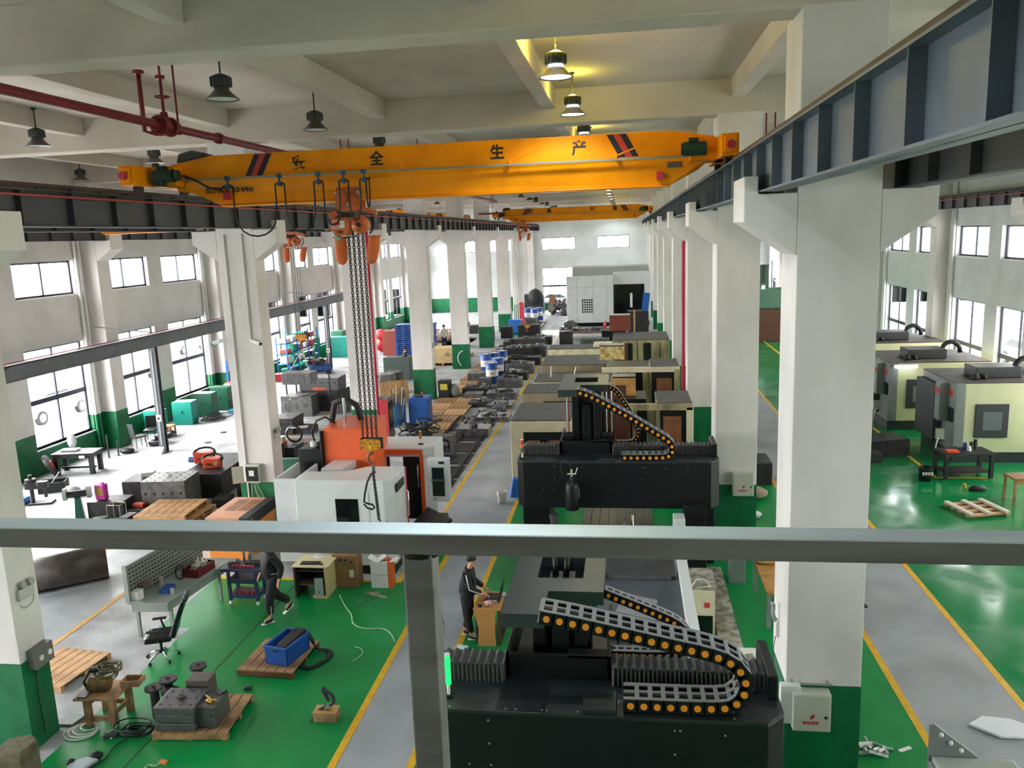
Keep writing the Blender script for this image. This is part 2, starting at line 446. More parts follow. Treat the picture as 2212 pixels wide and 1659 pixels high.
def hoist(parent_crane_x, y, zt, big=True, label='', drop=4.05, nch=4, group=None, block_label=''):
    """orange twin chain hoist hanging under a crane girder"""
    t = thing('chain_hoist', label, 'hoist', (parent_crane_x, y, zt), group=group); t.scale = (.86,)*3
    b = MB()
    for yy in (-.16, .1): 
        b.prism([(-.3, -.02), (-.26, .16), (.24, .16), (.3, .06), (.3, -.26), (.18, -.36), (-.18, -.36), (-.3, -.22)], yy, yy+.03, 'y')
    b.cyl((-.32, -.02, -.3), (.3, -.02, -.3), .05, n=12); b.cyl((-.12, -.3, -.1), (-.12, .2, -.1), .13, n=16); b.cyl((.1, -.24, -.14), (.1, .2, -.14), .09, n=16)
    b.bar((-.3, -.12, -.38), (-.48, -.12, -.44), .07, .12); b.bar((.22, -.1, -.3), (.62, -.1, -.42), .09, .1)
    b.build('trolley_frame', m_orange, t, bevel=.01)
    b = MB()
    for xx in (-.27, .24): b.cyl((xx, -.2, .04), (xx, .16, .04), .035, n=10)
    b.cyl((.0, -.22, -.2), (0, .1, -.2), .035, n=10); b.cyl((.28, -.2, -.02), (.28, -.1, -.02), .03, n=8)
    b.build('bolt', m_bolt, t)
    b = MB(); b.prism([(-.43, -.62), (-.36, -.5), (-.02, -.48), (.04, -.58), (.04, -.76), (-.06, -.88), (-.3, -.88), (-.43, -.74)], -.28, .1, 'y')
    h = b.build('hoist_body', m_orange, t, bevel=.02)
    b = MB(); b.box(-.36, -.08, -.292, -.284, -.72, -.56); b.build('rating_plate', m_lab, h)
    b = MB(); b.box(-.35, -.18, -.296, -.292, -.66, -.58); b.box(-.34, -.2, -.296, -.292, -.7, -.68); b.build('red_print', m_labr, h)
    b = MB(); b.box(-.25, -.13, -.292, -.284, -.82, -.78); b.build('socket', m_black, h)
    b = MB(); prof = [(.0, 0), (.16, 0), (.2, .05), (.2, .14), (.165, .16), (.165, .3), (.14, .36), (0, .36)]
    b.lathe([(r, hh-.3) for r, hh in prof], (.25, 0, -.66), 20, axis='y')
    for i in range(10):
        a = 2*PI*i/10; b.obox((.25+.12*math.cos(a), -.31, -.66+.12*math.sin(a)), (.06, .03, .02), (0, -a, 0))
    b.build('gearbox', m_orange, t)
    MB().cyl((.25, -.34, -.66), (.25, -.3, -.66), .05, n=12).build('shaft_cap', m_black, t)
    b = MB(); b.tube([(.46, -.1, -.5), (.54, -.1, -.6), (.53, -.1, -.72), (.42, -.1, -.86)], .02, 6); b.tube([(-.4, -.1, -.86), (-.1, -.16, -.94), (.1, -.1, -.9), (.2, -.1, -.8)], .012, 6)
    b.box(-.2, .1, -.14, 0, -.48, -.38)
    b.build('cable', m_black, t)
    for xx, tilt in ((-.29, .02), (.5, -.16)):
        g = MB(); rings = []; n = 14
        prof = [(.13, 0), (.135, -.1), (.14, -.3), (.13, -.5), (.08, -.6), (.0, -.63)]
        for j, (r, h_) in enumerate(prof):
            for i in range(n):
                a = 2*PI*i/n; rr = r*(1+.07*math.sin(3*a+j))
                rings.append((rr*math.cos(a)+tilt*h_*-1.0*(1 if 1 else 0), rr*.8*math.sin(a), h_))
        g.add(rings, [(j*n+i, j*n+(i+1) % n, (j+1)*n+(i+1) % n, (j+1)*n+i) for j in range(len(prof)-1) for i in range(n)], 0, True)
        g.box(-.13, .13, -.11, .11, -.03, .0)
        bg_ = g.build('chain_bag', m_bag, t, loc=(xx, -.05, -.9))
        if xx < 0:
            MB().box(-.07, .05, -.125, -.115, -.08, -.02).build('green_label', mat('green_label', '4fc08a', .6), bg_)
    xs = [-.09, .02, .13, .24][:nch]
    for i, xx in enumerate(xs):
        if big: cb = chain((xx, -.05, -.8), (xx, -.05, -.85-drop))
        else: cb = MB().cyl((xx, -.05, -.8), (xx, -.05, -.85-drop), .012, n=6)
        cb.build('load_chain', m_chain, t)
    # bottom block with hook
    zb = -.85-drop
    bx(-.16, -.13, -.1, .0, -.2, .03).box(.33, .37, -.1, .0, -.2, .05).box(-.14, .34, -.11, .01, .02, .05).build('block_guard', m_black, t, loc=(0, 0, zb))
    q = MB(); q.prism([(-.14, .02), (0, .04), (.3, .02), (.34, -.02), (.34, -.16), (.24, -.22), (.08, -.27), (-.08, -.2), (-.14, -.16)], -.13, .03, 'y')
    bl = q.build('bottom_block', mat('block_amber_paint', 'd8901c', .5, col2='b0701a', scale=8), t, loc=(0, 0, zb), bevel=.01)
    q = MB()
    for px_, pz in ((-.1, -.02), (-.1, -.07), (-.03, -.07), (.09, -.07), (.2, -.07), (.27, -.08), (-.08, -.15), (.27, -.16), (.05, -.01), (.2, 0)): q.cyl((px_, -.142, pz), (px_, -.128, pz), .013, n=8)
    q.build('bolt', m_black, bl)
    q = MB(); q.box(.06, .12, -.14, -.131, -.2, -.1); q.build('yellow_plate', mat('yellow_plate', 'd9c02c', .5), bl)
    q = MB(); pts = [(.12, -.05, -.24), (.12, -.05, -.32)] + [(.1+.11*math.cos(a), -.05, -.44+.12*math.sin(a)) for a in [1.5+i*.5 for i in range(9)]]
    q.tube(pts, [.03, .03, .04, .045, .045, .045, .045, .04, .035, .03, .02], 10)
    q.build('hook', mat('rusty_hook', '9c5a2c', .6, col2='6e3c22', scale=12), t, loc=(0, 0, zb))
    return t
def crane(x0, x1, y, zc, label, letters, seed, hx, hlabel, near=False, drop=4.05, hgroup=None):
    """single girder bridge crane; x0/x1 rail centres"""
    t = thing('bridge_crane', label, 'crane', (x0, y, zc))
    Wd = x1-x0
    X = lambda f: f
    # girder : upper box + tapering lower web with chamfered ends
    up = [(.6, .02), (1.35, .14), (Wd-1.05, .14), (Wd-.2, .0), (Wd-.2, -.3), (.55, -.3), (.55, -.02)]
    b = MB(); b.prism([(.42, .0), (1.2, .13), (Wd-.9, .13), (Wd-.15, .0), (Wd-.15, -.32), (.42, -.32)], 0, .5, 'y')
    lo = [(.42, -.32), (Wd-.15, -.32), (Wd-.42, -.54), (Wd-.92, -.79), (1.28, -.79), (.72, -.54), (.42, -.5)]
    # slanted lower part: two outlines (top at full depth, flange at reduced depth)
    n = len(lo); d = .1
    vs = [(p[0], 0 if p[1] > -.4 else d, p[1]) for p in lo] + [(p[0], .5 if p[1] > -.4 else .5-d, p[1]) for p in lo]
    b.add(vs, [tuple(range(n)), tuple(range(n, 2*n))[::-1]]+[(i, n+i, n+(i+1) % n, (i+1) % n) for i in range(n)])
    b.box(1.28, Wd-.92, .06, .44, -.82, -.79)
    b.build('main_girder', m_cy, t, bevel=.012)
    rnd = random.Random(seed)
    if near: rep(MB().obox((.05, -.05, -.28), (.03, .12, .09)).obox((.2, -.004, -.2), (.4, .01, .03), (0, -.35, 0)), 'rail_bracket', m_cy, t, [(xm, 0, 0) for xm in (2.6, 4.9, 6.9, 8.8)])
    for xs, sgn in ((2.15, 1), (Wd-1.75, -1)):
        for k, mm in ((0, m_navy), (1, m_rstr), (2, m_navy)):
            q = MB(); a = xs+(k-1)*.115; w2 = .0575; sh = -.11*sgn
            q.add([(a-w2-sh*-1*0+sh*1.0, -.004, -.28), (a+w2+sh, -.004, -.28), (a+w2-sh, -.004, .115), (a-w2-sh, -.004, .115),
                   (a-w2+sh, .0, -.28), (a+w2+sh, .0, -.28), (a+w2-sh, .0, .115), (a-w2-sh, .0, .115)],
                  [(0,1,2,3),(4,7,6,5),(0,4,5,1),(1,5,6,2),(2,6,7,3),(3,7,4,0)])
            q.build('stripe', mm, t)
    if letters:
        for (xx, s, sz) in letters: text('lettering', s, sz, m_labk, t, (xx, -.006, -.1), (PI/2, 0, 0))
    # end carriages
    for xe, nm in ((0, 1), (Wd, -1)):
        e = MB(); e.box(xe-.14, xe+.14, -.9, 1.4, -.42, -.06)
        e.box(xe-.1, xe+.1, -.96, -.9, -.36, -.1); 
        c = e.build('end_carriage', m_cy, t, bevel=.01)
        e = MB(); e.box(min(xe, xe+nm*.6), max(xe, xe+nm*.6), -.3 if near else 0, .5, -.42, -.05); e.build('joint_plate', m_cy, t, bevel=.01)
        e = MB(); e.cyl((xe, -1.04, -.25), (xe, -.96, -.25), .07, n=14); e.build('buffer', m_bump, c)
        rep(MB().cyl((-.05, 0, 0), (.05, 0, 0), .1, n=16), 'wheel', m_black, c, [(xe, yy, -.45) for yy in (-.55, 1.05)])
        e = MB(); xm = xe+nm*.5; e.cyl((xm-.22, -.42, -.24), (xm+.16, -.42, -.24), .12, n=14); e.box(xm-.14, xm+.02, -.5, -.36, -.14, -.06); e.cyl((xm+nm*.2, -.42, -.24), (xm+nm*.26, -.42, -.24), .1, n=14)
        if nm > 0: e.box(xm-.24, xm-.06, -.52, -.3, -.42, -.2)
        e.build('drive_motor', m_dkgreen, t, bevel=.01)
    e = MB(); e.prism([(.45, .04), (.5, .2), (.78, .26), (1.0, .2), (.95, .08)], .1, .5, 'y'); 
    e.build('control_box', m_gird_d, t); bx(.05, .14, -.1, 0, -.06, .04).build('relay_box', m_gird_d, t)
    e = MB(); e.cyl((1.3, -.02, -.6), (1.3, .02, -.6), .0, n=4)
    for xx in (1.45, Wd-1.1): 
        q = MB(); q.box(xx-.06, xx+.05, -.02, .12, -.7, -.56); q.build('stop_block', m_bump, t)
    # festoon rail with sliding cable
    q = MB(); q.bar((.62, -.1, -.31), (Wd-.6, -.1, -.33), .03, .035); q.build('festoon_rail', m_ivory, t)
    if near:
        xs = [1.55, 2.58, 3.34, 3.83, 4.23]
        for i, xx in enumerate(xs):
            q = MB(); q.cyl((xx-.02, -.14, -.31), (xx+.02, -.06, -.31), .045, n=10); q.box(xx-.012, xx+.012, -.12, -.08, -.42, -.31); q.cyl((xx, -.15, -.46), (xx, -.05, -.46), .045, n=10)
            q.build('cable_trolley', m_blue, t)
        q = MB()
        for i in range(len(xs)):
            a = xs[i]; e_ = xs[i+1] if i+1 < len(xs) else 4.35
            dp = (.95, .9, .8, .72, .5)[i]
            wdt = (e_-a)
            pts = [(a-.0, -.1, -.42)]
            for s_ in range(0, 13):
                f = s_/12; g_ = f*f*(3-2*f); g_ = g_*g_*(3-2*g_); xx = a+.09+(wdt-.18)*g_
                zz = -.46-dp*math.sin(PI*f)**.8
                pts.append((xx, -.1-.02*math.sin(PI*f), zz))
            pts.append((e_, -.1, -.42)); q.tube(pts, .016, 6)
        q.tube([(.8, -.35, -.24), (1.0, -.3, -.33), (1.2, -.14, -.48), (1.4, -.1, -.5), (1.55, -.1, -.42)], .02, 6)
        q.tube([(.45, -.1, .0), (.62, -.12, -.2), (.8, -.2, -.3), (.7, -.14, -.4), (.66, -.1, -.47)], .008, 5)
        q.build('festoon_cable', m_black, t)
    return t
cr1 = crane(-9.0, 1.72, 15.0, 9.38, 'large yellow overhead crane nearest the railing, lettered in black with striped ends',
      [(2.95, '安', .27), (4.46, '全', .27), (6.72, '生', .27), (8.2, '产', .27)], 1, -5.2, '', near=True)
text('serial_number', 'B21063J  10·64m', .14, m_labk, cr1, (1.5, .05, -.52), (PI/2+.2, 0, 0))
MBp = MB(); MBp.box(8.85+1.0-.1, 8.85+1.25-.1, .02, .06, -.5, -.4); MBp.build('grey_plate', mat('grey_plate', '5a5048', .6), cr1)
hoist(-5.17, 15.22, 8.68, True, 'orange twin chain hoist with two cloth chain bags under the nearest crane', drop=4.72)
# sling and chains hanging from the near hook
t = thing('lifting_chain_bundle', 'bunch of dark lifting chains hanging from the hook of the nearest hoist', 'chain', (-5.08, 15.17, 3.25))
rnd = random.Random(3)
for i in range(4):
    dx, dy = rnd.uniform(-.03, .03), rnd.uniform(-.03, .03)
    chain((dx, dy, .03), (.06+dx*1.4, dy, -.95-.1*(i % 2)), pitch=.04, L=.027, Wd=.016, r=.006).build('chain_leg', m_chain, t)
MB().tube([(.05, 0, -.95), (.07, 0, -1.06), (.1, 0, -1.12), (.16, 0, -1.1), (.22, 0, -1.08)], .012, 8).build('end_hook', m_chain, t)
MB().tube([(0, 0, .12), (0, 0, .0), (0, 0, -.06)], .04, 8).build('shackle', mat('steel_shackle', '55555a', .4, metal=.6), t)
tag(MB().tube([(-5.1, 15.1, 3.22), (-5.2, 15.1, 3.05), (-5.27, 15.1, 2.8), (-5.3, 15.1, 2.62), (-5.22, 15.1, 2.58), (-5.12, 15.1, 2.56), (-5.09, 15.1, 2.5), (-5.14, 15.1, 2.46), (-5.24, 15.1, 2.49), (-5.31, 15.1, 2.58)], .022, 6).build('lifting_sling', m_black),
    'black fabric lifting sling looped over the hook of the nearest hoist', 'sling')
crane(-9.0, 1.72, 57.5, 9.5, 'small-looking yellow overhead crane far down the hall with black lettering',
      [(2.45, '凯', .34), (3.75, '高', .34), (6.75, '起', .34), (8.3, '重', .34)], 2, -7, '')
hoist(-7.15, 57.7, 8.72, False, 'orange chain hoist under the farthest crane, its five chains hanging by the painted column', drop=7.6)
# side bay cranes
crane(-19.7, -10.95, 27.0, 9.2, 'yellow crane over the side bay, its striped end showing below the nearest crane', [], 4, 0, '')
hoist(-11.95, 28.4, 8.45, False, 'orange chain hoist of the side bay holding a drilled steel block', drop=3.75)
crane(-19.7, -10.95, 44.0, 9.3, 'yellow crane with black box over the side bay, between the second and third columns', [], 5, 0, '')
hoist(-11.3, 44.2, 8.6, False, 'orange chain hoist beside the red pipe, hook hanging in front of the blue pallet stack', drop=5.6)
crane(-19.7, -10.95, 56.0, 9.4, 'yellow crane farthest along the side bay', [], 6, 0, '')

# ---------------------------------------------------------------- pendant lamps
m_heat = mat('lamp_heatsink', '3a3d38', .5, col2='2a2c28', scale=20)
m_refl = mat('lamp_reflector', '6d665c', .35, col2='544c44', scale=8, metal=.2)
m_refl_in = mat('lamp_reflector_inside', 'c9d2d2', .4)
m_on = mat('lamp_lens_lit', 'ffffff', .4, emit='dff2ff', estr=6.0)
m_ring = mat('lamp_ring_lit', 'ffffff', .4, emit='e0ecff', estr=9.0)
def lamp(x, y, lit, label, z=10.3, group='high bay lamps'):
    t = thing('high_bay_lamp', label, 'lamp', (x, y, z), group=group)
    b = MB(); b.cyl((0, 0, .42), (0, 0, CEIL-z), .014, n=6); b.cyl((0, 0, CEIL-z-.04), (0, 0, CEIL-z), .05, r2=.06, n=10)
    b.build('rod', m_black, t)
    b = MB(); b.lathe([(0, .42), (.06, .4), (.15, .36), (.17, .34), (.17, .2), (.14, .18), (0, .18)], n=16)
    for i in range(14):
        a = 2*PI*i/14; b.obox((.165*math.cos(a), .165*math.sin(a), .27), (.03, .012, .15), (0, 0, a))
    b.build('heatsink', m_heat, t)
    b = MB(); b.lathe([(.125, .14), (.2, .06), (.27, .0), (.285, -.01), (.285, -.02), (.27, -.012), (.2, .05), (.12, .13)], n=24)
    b.build('reflector', m_refl, t)
    b = MB(); b.lathe([(.125, .19), (.125, .135)], n=20); b.build('collar', m_ring if lit else m_heat, t)
    b = MB(); b.lathe([(0, .03), (.12, .03), (.2, .02), (.245, -.002)] if lit else [(0, .1), (.12, .1), (.2, .04), (.25, -.002)], n=20); b.build('lens', m_on if lit else m_refl_in, t)
    if lit:
        d = bpy.data.lights.new('lamp_glow', 'POINT'); d.energy = (60 if y > 10 else 6) if y < 16 else 22; d.color = (1, .83, .12); d.shadow_soft_size = .1
        o = bpy.data.objects.new('lamp_glow', d); C.objects.link(o); o.location = (0, 0, .52); o.parent = t
        d = bpy.data.lights.new('lamp_beam', 'SPOT'); d.energy = 230 if y < 10 else 170; d.spot_size = 2.2; d.spot_blend = .4; d.color = (.8, .93, 1); d.shadow_soft_size = .15
        o = bpy.data.objects.new('lamp_beam', d); C.objects.link(o); o.location = (0, 0, -.06); o.parent = t
    return t
for kx, x in enumerate((-6.82, -1.08)):
    for i in range(-1 if kx else 0, 9):
        for j, y in enumerate((13.75, 18.05)):
            yy = y+9.15*i
            if yy > YF-2: continue
            lit = (kx == 1)
            if i == 0:
                nm = ['unlit high bay lamp over the nearest crane, the larger of the two dark ones', 'unlit high bay lamp just in front of the second ceiling beam',
                      'lit high bay lamp glowing yellow on the ceiling, the larger of the bright pair', 'lit high bay lamp hanging lower in view behind the brightest one'][kx*2+j]
            else: nm = ('lit' if lit else 'unlit')+' high bay lamp in the row beyond the nearest crane' if i > 0 else 'lit high bay lamp hanging above the railing bay'
            L_ = lamp(x, yy, lit, nm, group='high bay lamps of the middle bay' if i else None)
for x, y, nm in ((-13.65, 18.05, 'unlit pendant lamp below the thick red pipe at the picture edge'), (-13.65, 22.9, 'unlit pendant lamp just beside the black box on the crane end'),
                 (-19.1, 22.9, 'unlit pendant lamp cut off by the picture edge near the dark girder'), (-19.1, 27.2, 'unlit pendant lamp between the dark girder and the white side wall')):
    lamp(x, y, False, nm, group=None)
for i in range(2, 7):
    for x in (-13.65, -19.1): lamp(x, 13.75+9.15*i, False, 'unlit high bay lamp farther along the side bay', group='high bay lamps of the side bay')

# ---------------------------------------------------------------- red fire pipes
t = thing('fire_pipe', 'thick red fire pipe running under the ceiling above the first crane', 'pipe', (-8.1, YB+1, 9.95))
b = MB(); b.cyl((0, 0, 0), (0, 14.0, 0), .085, n=16); b.cyl((0, 14.3, 0), (0, 60, 0), .075, n=16)
for yy in (12.8, 24, 36, 48): 
    b.cyl((0, yy-.05, 0), (0, yy+.05, 0), .11, n=16)
b.build('pipe', m_redp, t)
rep(MB().cyl((0, 0, .05), (0, 0, 1.19), .02, n=8).box(-.04, .04, -.015, .015, -.1, .1), 'hanger', m_redp, t, [(0, yy, 0) for yy in (5, 9.3, 22.05, 22.5, 31.3, 32, 40.3, 41, 49, 50, 58, 59)])
v = thing('gate_valve', 'red gate valve with handwheel on the thick fire pipe', 'valve', (-8.1, 14.05, 9.95))
b = MB(); b.cyl((0, -.22, 0), (0, -.16, 0), .17, n=16); b.cyl((0, .12, 0), (0, .18, 0), .17, n=16); b.lathe([(.09, -.2), (.14, -.05), (.14, .02), (.09, .16)], axis='y', n=16)
b.cyl((0, 0, .05), (0, 0, .24), .09, r2=.06, n=12); b.cyl((0, 0, .2), (0, 0, .85), .028, n=8); b.cyl((0, 0, .8), (0, 0, .86), .08, n=10)
b.build('valve_body', m_redp, v, bevel=.005)
b = MB(); b.tube([(.12*math.cos(a), .12*math.sin(a), .5) for a in [2*PI*i/14 for i in range(14)]], .015, 6, closed=True)
for i in range(3): a = i*PI/3*2; b.cyl((0, 0, .5), (.12*math.cos(a), .12*math.sin(a), .5), .01, n=6)
b.build('handwheel', m_redp, v)
b = MB(); b.tube([(-.1, -.5, .85), (-.1, -.5, -.14), (-.02, -.3, -.16), (0, -.1, -.14)], .04, 10); b.cyl((-.1, -.5, .8), (-.1, -.5, .86), .09, n=12)
b.build('drop_pipe', m_redp, v)
tag(MB().tube([(-10, 56.2, 9.35), (-8.1, 56.2, 9.35)], .06, 8).cyl((-9, 56.2, 9.35), (-9, 56.2, 11.15), .02, n=6).build('fire_pipe', m_redp), 'thin red fire pipe crossing between far columns under the ceiling', 'pipe')
tag(MB().tube([(-9.3, 28.85, 9.4), (-9.3, 28.85, 0)], .05, 10).build('fire_riser', mat('crimson_riser_paint', 'b02444', .5)), 'crimson vertical fire pipe on the face of the second column behind the hoist chains', 'pipe')
tag(MB().tube([(2.0, 29.3, 7.4), (2.0, 29.3, 0)], .06, 10).build('fire_riser', mat('crimson_riser_paint', 'b02444', .5)), 'crimson vertical pipe on the column beyond the second white column, with two couplings', 'pipe')
tag(MB().tube([(-12.3, 47.5, 9), (-12.3, 47.5, 0)], .05, 8).build('fire_riser', mat('crimson_riser_paint', 'b02444', .5)), 'red vertical pipe in the side bay beside the drooping orange bag', 'pipe')
tag(MB().tube([(-10.9, 70, 9), (-10.9, 70, 0)], .06, 8).build('fire_riser', mat('crimson_riser_paint', 'b02444', .5)), 'thin crimson pipe standing beside the white ladder', 'pipe')
for xx in (3.25, 3.45): tag(MB().cyl((xx, 20.1, 9.2), (xx, 20.1, 10.36), .02, n=8).build('pipe_hanger', m_redp), 'thin red hanger rod in front of the beam above the right girder', 'pipe', 'red hanger rods')

# ---------------------------------------------------------------- mezzanine railing (in front of the camera, hand height)
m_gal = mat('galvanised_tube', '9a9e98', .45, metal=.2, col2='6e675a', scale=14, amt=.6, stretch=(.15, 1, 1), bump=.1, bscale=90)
t = thing('guard_railing', 'galvanised square-tube guard railing across the whole view', 'railing', (0, 1.2, 6.2))
m_zinc = mat('light_painted_zinc_top', 'e2eef2', .45, metal=.25, col2='b4c0c4', scale=10, amt=.6, stretch=(.15, 1, 1))  # paler than the tube sides: light falling on the top is painted in
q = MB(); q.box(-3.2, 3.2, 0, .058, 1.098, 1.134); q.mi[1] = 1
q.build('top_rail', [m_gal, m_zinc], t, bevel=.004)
for xx in (-.341, 1.46, -2.14):
    MB().box(xx-.025, xx+.025, .004, .054, .0, 1.098).build('post', m_gal, t, bevel=.004)
MB().sphere((-.341, .03, 1.095), .03, 10, sc=(1.3, 1.15, .4)).build('weld', mat('burnt_weld', '2a1a12', .7), t)
struct(MB().box(-6, 6, -3, 1.3, 6.05, 6.2).build('floor', m_conc))

# ================================================================ MACHINES
m_mblk = mat('black_machine_panel', '17191b', .4, spec=.3, col2='121416', scale=2)
m_mgry = mat('charcoal_top_panel', '22272a', .3, col2='2a2e31', scale=3, rvar=.15)
m_cap = mat('grey_green_cap_paint', '30383a', .35, col2='3b4242', scale=2)
m_bell = mat('grey_bellows_cloth', '4a4a48', .7, col2='34343a', scale=20, stretch=(1, .3, 1))
m_lat = mat('grey_chain_lattice', '808284', .5)
m_odot = mat('orange_chain_pin', 'e08a1c', .5)
m_steel = mat('machined_steel', '5e5e60', .38, metal=.4, col2='454548', scale=9, bump=.05)
m_iron = mat('dark_cast_iron', '34343a', .55, metal=.2, col2='4c4a48', scale=5, amt=.7, bump=.15, bscale=30)
m_white = mat('white_machine_paint', 'cfd3d4', .35, col2='c0c4c4', scale=1.5)
m_cream = mat('cream_machine_paint', 'd9d0b4', .5, col2='bdb08c', scale=2.2, amt=.6)
m_creamd = mat('soiled_cream_paint', 'a39a72', .6, col2='5c5238', scale=2.5, amt=.8, stretch=(1, 1, .35))
m_mbrn = mat('oily_brown_panel', '6b4030', .55, col2='3c261e', scale=3, stretch=(1, 1, .4))
m_rust = mat('tan_stained_paint', 'b98a4c', .6, col2='7a5128', scale=4)
m_pane = mat('tinted_brown_pane', '8a5a40', .2, col2='6b4430', scale=3)
m_dusty = mat('dusty_dark_roof', '55534f', .7, col2='3f3d3b', scale=3, amt=.8)
m_dglass = mat('dark_window_pane', '121416', .08)
m_chrome = mat('chrome', 'd8d8da', .12, metal=1)
m_orng = mat('orange_machine_paint', 'e2602a', .4, col2='c95222', scale=1.5)
m_screen = mat('dark_screen', '1a2426', .15)
def arcpath(pts, step):
    P = [Vector(p) for p in pts]; out = [P[0].copy()]; d = 0; acc = step
    for a, b in zip(P, P[1:]):
        L = (b-a).length
        while d+L >= acc: out.append(a+(b-a)*((acc-d)/L)); acc += step
        d += L
    return out
def smooth(pts, n=3):
    P = [Vector(p) for p in pts]
    for _ in range(n):
        Q = [P[0]]
        for a, b in zip(P, P[1:]): Q += [a*.75+b*.25, a*.25+b*.75]
        P = Q+[P[-1]]
    return P
def drag_chain(pts, yf, wd, h, step, cells, parent, light=m_lat, dot=.038):
    """cable chain: path of the dotted side centre (x,z); returns part"""
    P = arcpath([(x, 0, z) for x, z in smooth([Vector((x, z, 0)) for x, z in pts]) for x, z in [(x, z)]] if 0 else [(p.x, 0, p.y) for p in smooth([(x, z, 0) for x, z in pts])], step)
    b = MB()
    for a, c in zip(P, P[1:]):
        d = (c-a); an = math.atan2(d.z, d.x); m = (a+c)/2; L = d.length
        R_ = (0, -an, 0)
        for yy in (yf, yf+wd-.035): b.obox((m.x, yy+.0175, m.z), (L*1.12, .035, h), R_, 0)
        b.obox((m.x, yf+wd/2, m.z), (L*1.02, wd-.06, h*.5), R_, 0)
        nx, nz = -math.sin(an), math.cos(an)
        for s_ in (1, -1):
            cx_, cz_ = m.x+nx*s_*h*.46, m.z+nz*s_*h*.46
            b.obox((a.x+nx*s_*h*.46, yf+wd/2, a.z+nz*s_*h*.46), (L*.34, wd-.05, .018), R_, 1)
            for k_ in range(cells+1):
                b.obox((cx_, yf+.035+(wd-.07)*k_/cells, cz_), (L*1.05, .035 if 0 < k_ < cells else .05, .016), R_, 1)
        b.cyl((m.x-d.x*.0, yf-.012, m.z), (m.x, yf+.002, m.z), dot, n=12, m=2)
    return b.build('cable_chain', [m_mblk, light, m_odot], parent, w=1)
def bellows(x0, x1, y0, y1, z0, z1, parent, pitch=.05):
    b = MB(); n = max(2, int((x1-x0)/pitch)); poly = []
    for i in range(n+1):
        x = x0+(x1-x0)*i/n
        poly.append((x, z1 if i % 2 else z1-.05))
    b.prism([(x0, z0)]+[(p[0], p[1]) for p in poly]+[(x1, z0)], y0+.02, y1, 'y')
    # front pleats
    n2 = n
    for i in range(n2):
        xa = x0+(x1-x0)*i/n2; xb = x0+(x1-x0)*(i+1)/n2; xm = (xa+xb)/2
        b.add([(xa, y0+.02, z0), (xm, y0-.02, z0), (xm, y0-.02, z1-.02), (xa, y0+.02, z1-.03)], [(0,1,2,3)])
        b.add([(xm, y0-.02, z0), (xb, y0+.02, z0), (xb, y0+.02, z1-.03), (xm, y0-.02, z1-.02)], [(0,1,2,3)])
    return b.build('bellows', m_bell, parent, w=1)
